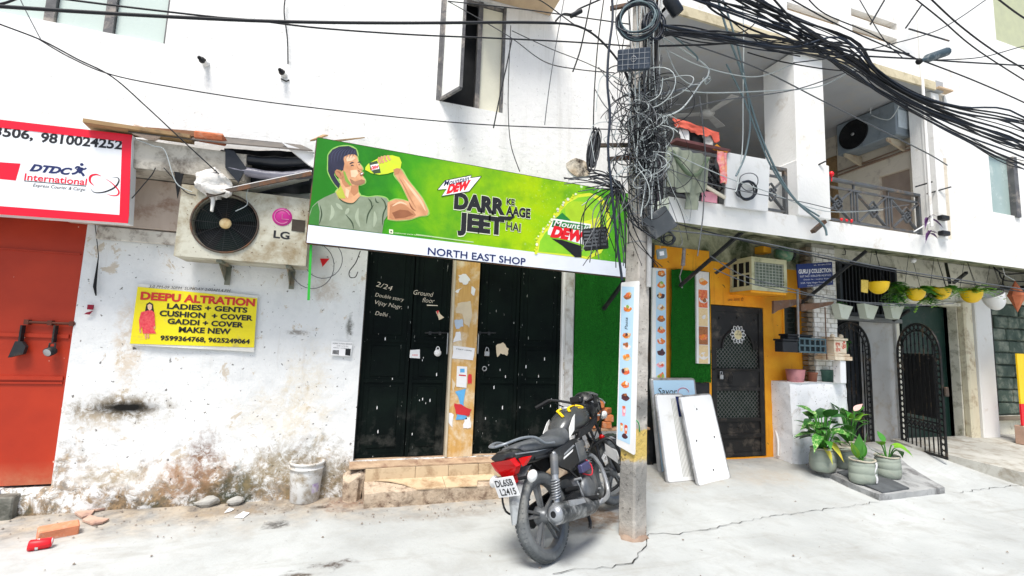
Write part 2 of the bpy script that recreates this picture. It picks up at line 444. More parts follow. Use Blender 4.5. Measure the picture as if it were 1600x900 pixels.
def crack(pxs, wd, lvl=.004):
    """thin jagged fissure along ground pixels"""
    pts = []
    for i in range(len(pxs)-1):
        a, b = PG(*pxs[i]), PG(*pxs[i+1]); n = max(2, int((b-a).length/.05))
        for k in range(n): pts.append(a.lerp(b, k/n))
    pts.append(PG(*pxs[-1])); mb = MB(); vs = []
    for i, p in enumerate(pts):
        t = (pts[min(i+1, len(pts)-1)]-pts[max(i-1, 0)]).normalized(); s_ = Vector((-t.y, t.x, 0))
        w_ = wd*(.3+1.2*random.random()); j = s_*random.uniform(-1, 1)*.018
        q = p+j; z = ground_h(q.x, q.y)+lvl+.004
        vs += [Vector((q.x, q.y, z))+s_*w_, Vector((q.x, q.y, z))-s_*w_]
    return mb.add(vs, [(2*i, 2*i+1, 2*i+3, 2*i+2) for i in range(len(pts)-1)])
cm = crack([(862, 897), (900, 890), (955, 888), (985, 880), (1003, 862), (1010, 845), (1012, 836)], .0035)
struct(cm, 'ground_crack', DARK)
cm = crack([(1015, 836), (1060, 835), (1120, 826), (1180, 812), (1240, 803), (1300, 795), (1372, 785)], .0028); struct(cm, 'ground_crack', DARK)
cm = crack([(1498, 770), (1540, 765), (1598, 758)], .003); struct(cm, 'ground_crack', DARK)

# ================================================================ walls with openings
def wall_grid(x0, x1, z0, z1, yf, th, holes, step=.07, fy=None, rev=None):
    """front skin at y=yf (facing -y) around rectangular holes (a,b,c,d), with reveals th deep"""
    def cuts(lo, hi, marks):
        M_ = sorted(set([lo, hi]+[q for q in marks if lo < q < hi])); out = []
        for a, b in zip(M_[:-1], M_[1:]):
            n = max(1, round((b-a)/step)); out += [a+(b-a)*k/n for k in range(n)]
        return out+[hi]
    X = cuts(x0, x1, [q for h in holes for q in h[:2]]); Z = cuts(z0, z1, [q for h in holes for q in h[2:]])
    edge = set()
    mb = MB(); n = len(X)
    vs = []
    for z in Z:
        for x in X:
            on = any(h[0]-1e-4 <= x <= h[1]+1e-4 and h[2]-1e-4 <= z <= h[3]+1e-4 for h in holes)
            vs.append((x, yf+(0 if on or fy is None else fy(x, z)), z))
    fs = []
    for j in range(len(Z)-1):
        for i in range(n-1):
            cx, cz = (X[i]+X[i+1])/2, (Z[j]+Z[j+1])/2
            if any(h[0] < cx < h[1] and h[2] < cz < h[3] for h in holes): continue
            fs.append((j*n+i, j*n+i+1, (j+1)*n+i+1, (j+1)*n+i))
    mb.add(vs, fs, True)
    for (a, b, c, d) in holes:
        c2, d2, a2, b2 = max(c, z0), min(d, z1), max(a, x0), min(b, x1); t = yf+th
        mb.add([(a2, yf, c2), (a2, t, c2), (a2, t, d2), (a2, yf, d2)], [(0, 1, 2, 3)])
        mb.add([(b2, yf, c2), (b2, t, c2), (b2, t, d2), (b2, yf, d2)], [(3, 2, 1, 0)])
        mb.add([(a2, yf, d2), (b2, yf, d2), (b2, t, d2), (a2, t, d2)], [(3, 2, 1, 0)])
        if c > z0+.01: mb.add([(a2, yf, c2), (b2, yf, c2), (b2, t, c2), (a2, t, c2)], [(0, 1, 2, 3)])
    # back and top/side returns so that the wall is a solid of real thickness
    tb = yf+max(th, .25)
    mb.add([(x0, yf, z0), (x0, tb, z0), (x0, tb, z1), (x0, yf, z1)], [(3, 2, 1, 0)])
    mb.add([(x1, yf, z0), (x1, tb, z0), (x1, tb, z1), (x1, yf, z1)], [(0, 1, 2, 3)])
    mb.add([(x0, yf, z1), (x1, yf, z1), (x1, tb, z1), (x0, tb, z1)], [(0, 1, 2, 3)])
    return mb
nz = mnoise.noise
# ---------------------------------------------------------------- left house
LH = thing('left_house', 'white plastered corner house with stained wall, black double doors and orange gate', 'house', (-1, 0, 0))
DX0, DX1, DZ0, DZT = .09, 2.25, .33, 2.55         # the wide shop opening
ODX = -2.19                                        # orange door right jamb
def fy_low(x, z):
    b = -.045*ss(.42, .1, z+.12*nz(Vector((x*2.1, 0, 3))))   # battered, broken footing
    return b + .012*nz(Vector((x*2.5, z*2.5, 0))) + .006*nz(Vector((x*9, z*9, 2))) + (.02*nz(Vector((x*6, z*7, 5))) if z < .35 else 0)
lw = wall_grid(-4.6, 2.36, -.1, 3.08, 0, .1, [(-3.6, ODX, .22, 2.46), (DX0, DX1, DZ0, DZT)], .05, fy_low)
lw.build('lower_wall', W_LOW, LH)
uw = wall_grid(-6, 3.12, 3.08, 7.2, -.02, .12, [(-3.35, -1.8, 4.08, 5.35), (.67, 1.42, 4.04, 5.32)], .12, lambda x, z: .006*nz(Vector((x*2, z*2, 8))))
uw.build('upper_wall', W_UP, LH)
# closed box behind, so that openings are dark and the house has a body
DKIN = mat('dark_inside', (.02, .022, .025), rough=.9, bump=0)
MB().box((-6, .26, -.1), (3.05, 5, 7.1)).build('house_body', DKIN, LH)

# loose grit, chips and dry bits that nobody could count
rg = random.Random(9); gr = MB()
def bit(x, y, s_):
    z = ground_h(x, y)+.006; a = rg.uniform(0, 6.28); q = [(x+s_*math.cos(a+k*1.57)*rg.uniform(.5, 1), y+s_*math.sin(a+k*1.57)*rg.uniform(.5, 1)) for k in range(4)]
    gr.add([(u, v, z) for u, v in q]+[(x, y, z+s_*rg.uniform(.4, .9))], [(0, 1, 4), (1, 2, 4), (2, 3, 4), (3, 0, 4)])
for k in range(480):
    x = rg.uniform(-2.6, 2.2) if k < 300 else rg.uniform(-2.5, 6); y = -.08-abs(rg.gauss(0, .22)) if k < 360 else rg.uniform(-2.6, -.1)
    if .18 < x < 1.5 and y > -.36: y -= .36
    bit(x, y, rg.choice([.004, .006, .008, .013]) if k < 700 else rg.choice([.003, .005, .007]))
struct(gr, 'grit', mat('grit', (.34, .30, .25), (.16, .13, .11), sc=25, rough=.95, bump=.2)); bpy.data.objects['grit']['kind'] = 'stuff'
# ================================================================ common materials
BLK = mat('black_rubbery', (.008, .009, .010), (.015, .016, .018), rough=.6, bump=.05, spec=.2)
BLKM = mat('black_metal', (.018, .02, .022), (.035, .037, .04), rough=.5, metal=.2, bump=.1, spec=.2, dirt=(.12, .08, .05), da=.3)
WHT = mat('white_paint_gloss', (.8, .8, .79), (.72, .72, .7), rough=.4, bump=.05)
WPAPER = mat('white_paper', (.82, .82, .82), (.76, .76, .76), rough=.6, bump=.05)
INK = mat('black_ink', (.008, .009, .012), rough=.5, bump=0)
NAVY = mat('navy_ink', (.01, .02, .11), rough=.5, bump=0)
REDI = mat('red_ink', (.72, .01, .02), (.68, .008, .018), rough=.45, bump=0)
CHALK = mat('chalk', (.75, .68, .55), rough=.9, bump=0)
STEEL = mat('galvanised', (.45, .46, .47), (.3, .31, .32), rough=.35, metal=.7, bump=.1)
RUSTY = mat('rusty_iron', (.10, .07, .05), (.05, .045, .04), rough=.75, metal=.2, bump=.3, dirt=(.2, .08, .03), da=.5)
WOOD = mat('weathered_wood', (.40, .26, .12), (.24, .15, .07), sc=4, stretch=(.6, 12, 12), rough=.75, bump=.3, dirt=(.08, .06, .04), da=.3)
BRICK = mat('red_brick', (.55, .17, .075), (.42, .12, .05), sc=9, rough=.9, bump=.6, bs=35, dirt=(.55, .38, .28), da=.4)
def door_black():
    d = ND('black_door_paint'); P = d.pos
    n = d.noise(P, 3, 6, .6)
    c = d.mix(d.ramp(n, [(.35, 0), (.7, 1)]), (.003, .005, .005), (.006, .011, .009))
    ch = d.math('MAXIMUM', d.ramp(d.noise(d.vscale(P, (62, 62, 8)), 1, 4, .6), [(.70, 0), (.715, 1)]), d.ramp(d.noise(d.vscale(P, (60, 60, 22)), 1, 4, .6), [(.725, 0), (.74, .8)]))
    gate = d.ramp(d.noise(P, 1.6, 4, .6), [(.42, 0), (.55, 1)])
    c = d.mix(d.math('MULTIPLY', ch, gate), c, (.6, .62, .58))
    z = d.sep(P)[2]
    dust = d.math('MULTIPLY', d.ramp(z, [(.33, 1), (.95, 0)]), d.ramp(d.noise(P, 5, 7, .7), [(.5, 0), (.75, .7)]))
    c = d.mix(dust, c, (.10, .10, .09))
    d.bump(n, .2, .01)
    return d.out(c, d.ramp(n, [(.3, .5), (.7, .75)]), 0, .05)
DOORB = door_black()
def door_red():
    d = ND('orange_red_door_paint'); P = d.pos
    n = d.noise(P, 2.2, 6, .6); z = d.sep(P)[2]
    c = d.mix(d.ramp(n, [(.35, 0), (.7, 1)]), (.44, .034, .008), (.35, .024, .006))
    c = d.mix(d.ramp(z, [(.16, 0), (.25, 1)]), c, c)
    ch = d.ramp(d.noise(d.vscale(P, (40, 40, 9)), 1, 3, .55), [(.735, 0), (.745, 1)])
    c = d.mix(ch, c, (.85, .75, .62))
    c = d.mix(d.ramp(d.noise(P, 6, 8, .7, .4), [(.63, 0), (.75, .5)]), c, (.2, .04, .015))
    low = d.math('MULTIPLY', d.ramp(z, [(.2, 1), (.42, 0)]), d.ramp(d.noise(P, 8, 6, .7), [(.4, .3), (.7, .9)]))
    c = d.mix(low, c, (.45, .24, .13))
    d.bump(n, .2, .01)
    return d.out(c, .5, 0, .35)
DOORR = door_red()

# ---------------------------------------------------------------- orange gate door
od = MB().box((-3.55, .03, .24), (ODX-.012, .06, 2.44)).build('door', DOORR, LH, 'orange red steel door with raised ribs and two padlocks')
mb = MB()
for z in (1.42, 1.03, 2.1): mb.box((-3.55, .018, z), (ODX-.03, .0295, z+.012))
for z in (1.06, 1.40): mb.box((-3.55, .016, z), (ODX-.03, .0295, z+.03))
for x in (-2.85, -2.52-.35): mb.box((x-.02, .012, .3), (x+.02, .0295, 2.42))
mb.build('rib', DOORR, od)
RB = mat('door_bolt_brown', (.16, .04, .02), (.08, .03, .02), rough=.6, metal=.3, bump=.2)
p = PY(70, 505, 0); mb = MB()
a, b = PY(38, 503, .0), PY(118, 506, .0)
mb.tube([a, b], .011, 8)
for q in (.05, .5, .93): c = a.lerp(b, q); mb.box((c.x-.015, -.012, c.z-.02), (c.x+.015, .029, c.z+.02))
mb.build('bolt', RB, od)
for i, (px, py, lab) in enumerate(((30, 545, 'dark padlock in a leather cover'), (82, 545, 'grey round padlock'))):
    c = PY(px, py, -.01); mb = MB()
    t = PY(px+6-(4*i), 508, -.0)
    mb.bar((c.x, -.004, t.z), (c.x, -.004, c.z+.05), .05, .012, (1, 0, 0))
    if i == 0: mb.prism([(c.x-.05, -.035, c.z-.07), (c.x+.04, -.035, c.z-.04), (c.x+.05, -.035, c.z+.02), (c.x+.02, -.035, c.z+.06), (c.x-.02, -.035, c.z+.06)], (0, .04, 0))
    else: mb.lathe([(0, -.03), (.032, -.03), (.036, -.02), (.036, .025), (.025, .032), (0, .032)], 18, (c.x, -.035, c.z-.02), (-.25, -1, -.35)).tube([(c.x-.02, -.02, c.z), (c.x-.018, -.02, c.z+.045), (c.x+.018, -.02, c.z+.045), (c.x+.02, -.02, c.z)], .007, 6)
    mb.build('padlock', BLKM, od, lab)
    if i: MB().lathe([(0, .034), (.022, .034), (.03, .031)], 16, (c.x, -.035, c.z-.02), (-.25, -1, -.35)).build('lock_face', STEEL, od)
# stone sill under the orange door
STONE = mat('grey_stone', (.24, .24, .21), (.14, .14, .12), rough=.85, bump=.6, bs=20, dirt=(.04, .045, .035), da=.5)
mb = MB().box((-4, -.10, .0), (-2.36, .12, .2), ch=.01).jitter(.02, 5); mb.build('door_sill', STONE, LH)
MB().box((-4, -.085, .205), (-2.5, .1, .225)).jitter(.008, 5).build('sill_slab', WHT, LH)

# ---------------------------------------------------------------- shop opening: black doors, wooden post, white post
YD = .07
def leaf(x0, x1, lab=None):
    o = MB().box((x0, YD, DZ0+.012), (x1, YD+.03, DZT-.02)).build('door', DOORB, LH, lab)
    f = MB(); w_ = .035
    f.box((x0+.002, YD-.014, DZ0+.014), (x0+w_, YD-.001, DZT-.024)); f.box((x1-w_, YD-.014, DZ0+.014), (x1-.002, YD-.001, DZT-.024))
    for z in (DZ0+.014, 1.06, 1.46, DZT-.07): f.box((x0+w_+.001, YD-.012, z), (x1-w_-.001, YD-.001, z+.03))
    f.build('door_frame', DOORB, o)
    pn = MB()
    for za, zb in ((DZ0+.1, 1.02), (1.12, 1.42), (1.53, 2.44)): pn.box((x0+.09, YD-.006, za), (x1-.09, YD-.001, zb), ch=.004)
    pn.build('door_panel', DOORB, o)
    return o
sA = PY(640, 560, YD).x; sB = PY(809, 560, YD).x
L = [leaf(DX0+.012, sA-.004), leaf(sA+.004, .955), leaf(1.275, sB-.004), leaf(sB+.004, 2.222)]
MB().box((DX0+.001, .02, DZ0+.01), (DX0+.011, YD+.04, DZT-.01)).build('door_jamb', BLKM, LH)
WP = mat('plywood_post', (.66, .40, .13), (.50, .28, .08), sc=3, stretch=(10, 10, .8), rough=.65, bump=.15, dirt=(.74, .66, .5), da=.45, dsc=4, world=True)
post = MB().box((.985, .0, DZ0), (1.245, .16, DZT-.02)).build('wooden_post', WP, LH, 'plywood post between the black doors covered in torn stickers')
MB().box((.962, -.012, DZ0+.002), (.984, .16, DZT-.03)).build('post_trim', mat('cream_trim', (.6, .52, .38), rough=.6), LH)
MB().box((2.255, -.02, .6), (2.345, .14, DZT-.1), ch=.004).build('door_post', mat('grey_white_post', (.62, .62, .60), (.5, .5, .48), rough=.6, dirt=(.25, .2, .15), da=.4), LH, 'grey white post right of the black doors')
mb = MB().box((2.226, .02, .35), (2.248, .13, DZT-.1)); mb.build('door_jamb', WHT, LH)
# torn stickers and papers on the post (flat print)
PAP = [WPAPER, mat('sticker_beige', (.72, .6, .42), rough=.7), mat('sticker_blue', (.12, .42, .75), rough=.6), mat('sticker_red', (.65, .03, .04), rough=.6)]
def scrap(pxs, m_, par, y, jag=0, lab=None, name='sticker'):
    pts = []
    for i in range(len(pxs)):
        a, b = pxs[i], pxs[(i+1) % len(pxs)]; n = 1+jag
        for k in range(n):
            t = k/n; q = PY(a[0]+(b[0]-a[0])*t, a[1]+(b[1]-a[1])*t, y)
            if k: q += Vector((random.uniform(-1, 1)*.009, 0, random.uniform(-1, 1)*.009))
            pts.append(q)
    return MB().prism(pts, (0, .0012, 0)).build(name, m_, par, lab)
scrap([(708, 540), (742, 544), (739, 563), (706, 560)], WPAPER, post, -.004, 1, 'torn white notice')
text('MEET HERE', post, INK, PY(713, 546, -.0052), PY(737, 549, -.0052), .012)
scrap([(716, 430), (728, 428), (735, 438), (728, 445), (718, 441)], WPAPER, post, -.004, 2)
scrap([(710, 500), (722, 498), (724, 510), (713, 514)], mat('sticker_pale', (.5, .6, .72), rough=.6), post, -.004, 2)
scrap([(716, 452), (722, 450), (716, 458), (711, 456)], WPAPER, post, -.004, 1)
scrap([(737, 447), (743, 452), (741, 462), (736, 458)], WPAPER, post, -.004, 1)
scrap([(712, 520), (719, 518), (721, 532), (708, 535)], WPAPER, post, -.004, 2)
scrap([(715, 474), (735, 470), (738, 492), (733, 512), (725, 505), (722, 490), (712, 488)], PAP[1], post, -.004, 2)
q = scrap([(714, 572), (730, 573), (729, 606), (713, 604)], WPAPER, post, -.0045, 0, 'white sticker with blue badge')
scrap([(719, 576), (726, 576), (726, 582), (719, 582)], PAP[2], post, -.0060, 0); scrap([(717, 585), (728, 586), (728, 588), (717, 587)], PAP[3], post, -.0060)
scrap([(732, 585), (737, 585), (737, 600), (731, 600)], PAP[3], post, -.0045, 1)
scrap([(711, 612), (728, 607), (726, 618), (724, 630), (730, 655), (712, 656), (719, 632), (716, 620)], PAP[2], post, -.0045, 0, 'blue bottle shaped sticker')
scrap([(710, 630), (724, 634), (737, 640), (732, 650), (712, 646)], PAP[3], post, -.0062, 2)
scrap([(700, 645), (709, 648), (707, 668), (701, 660)], WPAPER, post, -.0045, 1); scrap([(726, 655), (735, 650), (736, 668), (724, 669)], WPAPER, post, -.0045, 2)
scrap([(706, 590), (712, 600), (708, 612)], PAP[1], post, -.0042, 2)
# papers and padlocks on doors
scrap([(681, 487), (685, 485), (694, 496), (686, 500)], PAP[1], L[1], YD-.016, 1); scrap([(682, 486), (686, 485), (684, 492)], PAP[3], L[1], YD-.0175)
scrap([(641, 547), (656, 546), (656, 560), (640, 559)], WPAPER, L[1], YD-.016, 0, 'white paper tag with red print')
text('INDIA', L[1], REDI, PY(644, 556, YD-.0175), PY(653, 556, YD-.0175), .016)
for px, py, lf in ((684, 548, L[1]), (761, 549, L[2])):
    c = PY(px, py, YD-.03); mb = MB()
    mb.box((c.x-.028, c.y-.008, c.z-.05), (c.x+.028, c.y+.012, c.z+.0), ch=.004) if px > 700 else mb.lathe([(0, 0), (.034, 0), (.036, .006), (.036, .018), (0, .018)], 16, (c.x, c.y+.012, c.z-.022), (0, -1, 0))
    mb.tube([(c.x+.019*math.cos(a), c.y, c.z+.002+.04*math.sin(a)) for a in [math.pi*k/8 for k in range(9)]], .005, 6)
    k = mb.build('padlock', STEEL if px > 700 else WHT, lf)
c = PY(757, 576, YD-.02); MB().tube([(c.x+.022*math.cos(a), c.y, c.z+.022*math.sin(a)) for a in [math.pi*k/8 for k in range(16)]], .006, 6, closed=True).build('ring_handle', STEEL, L[2])
for px, par in ((700, L[1]), (748, L[2])):
    a = PY(px, 520, YD-.02); MB().box((a.x-.006, a.y-.004, a.z-.22), (a.x+.004, YD-.0145, a.z)).build('hasp_strip', STEEL, par)
# pale paint scrapes as torn foil bits
for _ in range(24):
    lf = random.choice(L); x0 = lf.data.vertices[0].co.x+LH.location.x; x = x0+random.uniform(.03, .4); z = random.choice([random.uniform(.5, 1.5), random.uniform(.6, 1.2)])
    if x > 2.18: continue
    s_ = random.uniform(.008, .02)
    MB().prism([(x, YD-.0155, z), (x+s_*.5, YD-.0155, z+s_*.3), (x+s_*.4, YD-.0155, z+s_*2.2), (x-s_*.1, YD-.0155, z+s_*1.6)], (0, .001, 0)).build('paint_chip', WPAPER, lf)
scrap([(775, 540), (786, 535), (795, 545), (792, 556), (782, 552), (777, 558)], PAP[1], L[2], YD-.0165, 2, 'torn yellowed sticker')
for par, a, b in ((L[1], 664, 699), (L[2], 742, 775)):
    p, q = PY(a, 520, YD-.022), PY(b, 520, YD-.022); MB().tube([p, q], .008, 7).box((p.x+.04, YD-.03, p.z-.018), (p.x+.065, YD-.0145, p.z+.018)).box((q.x-.09, YD-.03, p.z-.018), (q.x-.065, YD-.0145, p.z+.018)).build('slide_bolt', BLKM, par)
# chalk handwriting
def chalk(s, a, b, h, par, y=YD-.0165): text(s, par, CHALK, PY(*a, y), PY(*b, y), h, shear=.3, bold=-.008)
chalk('2/24', (587, 447), (613, 455), .052, L[0]); chalk('Double story', (586, 463), (631, 471), .038, L[0])
chalk('Vijay Nagr.', (586, 475), (628, 483), .042, L[0]); chalk('Delhi', (586, 492), (606, 495), .04, L[0])
chalk('Ground', (646, 460), (677, 464), .05, L[1]); chalk('floor', (660, 472), (679, 474), .05, L[1])
scrap([(667, 476), (684, 477), (684, 478), (667, 477.6)], CHALK, L[1], YD-.0165, 0, name='chalk_line')
# ---------------------------------------------------------------- tiled steps
TILE = mat('cream_tile', (.62, .49, .32), (.52, .40, .26), sc=4, rough=.45, bump=.1, dirt=(.28, .17, .09), da=.5, dsc=6, world=True)
CONC = mat('step_concrete', (.56, .46, .35), (.42, .33, .24), sc=7, rough=.9, bump=.8, bs=30, dirt=(.14, .09, .06), da=.5, dsc=11, speck=(.10, .07, .05), world=True)
TZ, TB, RY, SZ = .140, .186, -.13, .295
def chunk(a, b, nx, amp, seed, zb=None, zf=None):
    """step block with broken skin; its top runs from zf (front edge) to zb (back)"""
    m_ = MB(); x0, y0, z0 = a; x1, y1, z1 = b; zb = z1 if zb is None else zb; zf = z1 if zf is None else zf
    j = lambda p: Vector(p)+Vector((0, amp*nz(Vector((p[0]*5+seed, p[2]*8, p[1]*5))), amp*.5*nz(Vector((p[0]*6+seed, p[1]*8, 9)))))
    m_.grid(lambda u, v: j((x0+(x1-x0)*u, y0, z0+(zf-z0)*v)), nx, 5)
    m_.grid(lambda u, v: j((x0+(x1-x0)*u, y0+(y1-y0)*v, zf+(zb-zf)*v)), nx, 5)
    m_.grid(lambda u, v: j((x0, y1+(y0-y1)*u, z0+(zb+(zf-zb)*u-z0)*v)), 5, 5)
    m_.grid(lambda u, v: j((x1, y0+(y1-y0)*u, z0+(zf+(zb-zf)*u-z0)*v)), 5, 5)
    return m_
st = chunk((.2, -.34, -.03), (1.45, RY+.01, 0), 50, .022, 1, TB-.012, TZ-.012).build('step', CONC, LH, 'lower concrete step')
st2 = chunk((.19, RY+.008, -.03), (2.3, .02, SZ-.012), 40, .006, 4).build('step', CONC, LH, 'upper step below the doors')
chunk((.06, RY-.004, SZ-.006), (2.34, .068, 0), 50, .012, 7, DZ0+.006, SZ+.006).build('threshold', mat('threshold_cement', (.50, .37, .25), (.36, .25, .16), rough=.85, bump=.5, dirt=(.2, .11, .07), da=.6, world=True), st2)
for a, b in ((.205, .66), (.664, .98), (.984, 1.28), (1.284, 1.72), (1.724, 2.15)):
    MB().box((a, RY-.012, TB-.03), (b, RY+.004, SZ-.008), ch=.0015).build('tile', TILE, st2)
zt_ = lambda y: TZ+(TB-TZ)*(y+.34)/(RY+.34)
for poly in ([(.30, RY-.014), (.42, -.17), (.55, -.24), (.66, -.345), (.92, -.345), (.92, RY-.014)], [(.924, RY-.014), (.924, -.345), (1.22, -.345), (1.25, -.25), (1.44, -.25), (1.44, RY-.014)]):
    MB().prism([(x, y, zt_(y)-.006) for x, y in poly], (0, 0, .010)).build('tile', TILE, st)
# rubble cheek left of the steps
mb = MB().box((.02, -.17, -.02), (.19, .02, .25), ch=.04); mb.jitter(.05, 9, 3); mb.build('rubble_cheek', CONC, LH)
# ---------------------------------------------------------------- turf bay at the right of the shop (ledge with planks, white riser)
MB().box((2.36, -.02, -.05), (3.3, .2, .56)).build('ledge_riser', W_LOW, LH)
MB().box((2.35, -.10, .565), (3.3, .1, .592), ch=.004).jitter(.004, 3).build('ledge_board', mat('ledge_plank', (.55, .33, .2), (.42, .26, .15), sc=5, stretch=(1, 8, 1), rough=.8), LH)
GREENP = mat('dark_green_paint', (.01, .12, .012), (.008, .09, .01), rough=.8, bump=.1)
MB().box((2.36, .02, .595), (3.38, .2, 3.06)).build('green_backing', GREENP, LH)

# ---------------------------------------------------------------- upper windows
FROST = mat('frosted_pane', (.55, .63, .58), (.50, .58, .54), sc=2, rough=.25, bump=.02)
WFR = mat('window_frame_dark', (.06, .06, .065), (.14, .14, .14), rough=.5, bump=.2, dirt=(.4, .35, .3), da=.4)
wn = MB(); xa, xb, za, zb = -3.35, -1.8, 4.08, 5.35
for x in (-2.66, -2.24): wn.box((x-.035, .0, za+.005), (x+.035, .06, zb-.005))
wn.box((xb-.02, .0, za+.003), (xb-.002, .06, zb-.003)); wn.box((xa+.002, .0, za+.003), (xa+.04, .06, zb-.003))
w1 = wn.build('window', WFR, LH, 'upper window with two pale frosted panes')
for a, b in ((xa+.045, -2.70), (-2.62, -2.28), (-2.2, xb-.022)): MB().box((a, .035, za+.01), (b, .045, zb-.01)).build('pane', FROST, w1)
xa, xb, za, zb = .67, 1.42, 4.04, 5.32
wn = MB(); wn.box((xa+.001, -.02, za+.002), (xa+.045, .07, zb-.002)); wn.box((xb-.03, -.01, za+.002), (xb-.001, .07, zb-.002)); wn.box((1.10, .0, za+.002), (1.15, .06, zb-.002)); wn.box((xa+.046, .02, zb-.04), (xb-.031, .06, zb-.003))
w2 = wn.build('window', WFR, LH, 'upper window with its left casement swung open')
MB().box((1.152, .035, za+.01), (xb-.032, .045, zb-.045)).build('pane', mat('cream_pane', (.76, .74, .60), (.7, .68, .55), rough=.3, bump=.02), w2)
fr = PZ(720, 137, za+.02); h0 = Vector((xa+.05, -.02, za+.02)); e = (fr-h0); e.z = 0
cs = MB(); pts0 = h0; H_ = zb-za-.06
cs.bar(h0, h0+e, .03, .03); cs.bar(h0+Vector((0, 0, H_)), h0+e+Vector((0, 0, H_)), .03, .03)
cs.bar(h0, h0+Vector((0, 0, H_)), .03, .03, (1, 0, 0)); cs.bar(h0+e, h0+e+Vector((0, 0, H_)), .02, .03, (1, 0, 0))
cs.build('casement', WFR, w2)
pn = MB().prism([h0+Vector((0, 0, .01)), h0+e+Vector((0, 0, .01)), h0+e+Vector((0, 0, H_-.01)), h0+Vector((0, 0, H_-.01))], (0, .006, 0)); pn.build('pane', mat('white_pane', (.78, .80, .76), rough=.3, bump=.02), w2)
BEIGE = mat('beige_shade', (.62, .47, .30), (.52, .38, .25), rough=.8, bump=.2)
a = PY(735, 2, -.03); MB().box((a.x-.02, -.42, 5.345), (1.95, -.03, 5.43)).build('sunshade', BEIGE, LH)
mb = MB()
for k in range(60):
    x = 1.05+.9*k/59; mb.sphere((x+random.uniform(-.02, .02), -.43+random.uniform(-.012, .012), 5.33+random.uniform(-.05, .05)), random.uniform(.012, .03), 6, 4)
solo(mb, 'flower_garland', mat('gold_garland', (.75, .38, .03), (.55, .24, .02), sc=30, rough=.7), 'yellow orange garland along the edge of the window sunshade', 'garland')

# ---------------------------------------------------------------- ledge (chajja) above the air conditioner and its clutter
LEDGE = mat('ledge_cement', (.56, .53, .46), (.40, .37, .31), sc=3, rough=.9, bump=.5, bs=20, dirt=(.10, .08, .06), da=.55, world=True)
ld = MB().box((-4.2, -.36, 2.86), (-.98, -.02, 3.03)); ld.jitter(.006, 4)
ld = MB(); ld.grid(lambda u, v: Vector((-4.2+3.22*u, -.36+.012*nz(Vector((u*20, v*3, 0))), 2.80+.24*v+.01*nz(Vector((u*15, v*2, 4))))), 50, 5)
ld.grid(lambda u, v: Vector((-4.2+3.22*u, -.36+.34*v, 3.04+.01*nz(Vector((u*15, 2*(1-v), 4))))), 50, 3); ld.grid(lambda u, v: Vector((-4.2+3.22*u, -.03-.33*v, 2.80)), 50, 1)
ld.add([(-.98, -.36, 2.8), (-.98, -.02, 2.8), (-.98, -.02, 3.04), (-.98, -.36, 3.04)], [(0, 1, 2, 3)])
ld.build('sunshade', LEDGE, LH)
PINKB = mat('bare_beige_plaster', (.56, .47, .40), (.46, .37, .30), sc=3, stretch=(3, 3, .6), rough=.85, bump=.3, dirt=(.25, .13, .08), da=.45, world=True)
MB().box((-2.3, -.07, 2.36), (-.4, -.012, 2.79)).build('beige_band', PINKB, LH)
MB().box((-2.1, -.055, 2.24), (-.5, -.02, 2.352), ch=.006).jitter(.006, 5).build('old_signboard', mat('peeling_board', (.66, .64, .58), (.55, .52, .46), rough=.8, bump=.3, dirt=(.1, .06, .04), da=.45, dsc=9, world=True), LH)
def plank(a, b, w_, t, name, m_, lab, cat, grp=None, jit=.004, upv=(0, 0, 1)):
    mb = MB().bar(a, b, w_, t, upv); mb.jitter(jit, 6); return solo(mb, name, m_, lab, cat, grp)
a, b = PY(136, 194, -.42), PY(300, 218, -.38)
plank(a, b, .16, .03, 'wooden_plank', WOOD, 'long weathered plank lying on the ledge above the courier sign', 'plank')
plank(PY(155, 202, -.3), PY(322, 214, -.25), .12, .05, 'wooden_plank', mat('brown_board', (.28, .14, .07), (.18, .09, .05), rough=.8, bump=.3), 'reddish brown board on the ledge behind the long plank', 'plank')
def rock(c, r, m_, lab, name='stone', cat='stone', seed=0, amp=.35, n=10, grp=None):
    mb = MB().sphere((0, 0, 0), r, n, 7); mx = max(r) if not isinstance(r, (int, float)) else r
    mb.jitter(mx*amp, 1.1/mx, seed); mb.sm = [False]*len(mb.sm); mb.v = [v+Vector(c) for v in mb.v]
    return solo(mb, name, m_, lab, cat, grp)
c = PY(231, 210, -.38); rock(c+Vector((0, 0, .01)), (.12, .06, .045), mat('pink_plaster_lump', (.62, .5, .42), (.45, .35, .3), rough=.9, bump=.6), 'pinkish lump of old plaster lying under the plank on the ledge', seed=3)
c = PY(330, 216, -.34); mb = MB().box((c.x-.11, c.y-.05, c.z-.035), (c.x+.11, c.y+.05, c.z+.03), ch=.01).jitter(.03, 12, 4); solo(mb, 'broken_brick', BRICK, 'broken red brick at the end of the planks on the ledge', 'brick')
# rolled black tarpaulins between ledge and banner
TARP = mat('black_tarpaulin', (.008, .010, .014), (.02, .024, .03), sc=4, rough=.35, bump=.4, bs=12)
def roll(pxa, pxb, y, r, m_, lab, cat='tarpaulin', sag=.03, name='rolled_tarpaulin'):
    a, b = PY(*pxa, y), PY(*pxb, y); pts = [a.lerp(b, k/14)-Vector((0, 0, sag*math.sin(math.pi*k/14))) for k in range(15)]
    mb = MB().tube(pts, [r*(1+.15*nz(Vector((k*.7, 3, 1)))) for k in range(15)], 12, flat=.8); mb.jitter(.012, 9)
    return solo(mb, name, m_, lab, cat)
roll((345, 243), (492, 252), -.3, .055, TARP, 'upper black rolled tarpaulin squeezed under the roof sheets left of the green banner')
roll((360, 265), (487, 272), -.33, .05, mat('grey_tarpaulin', (.12, .12, .15), (.2, .2, .24), rough=.4, bump=.4), 'grey violet rolled sheet hanging just below the black tarpaulin')
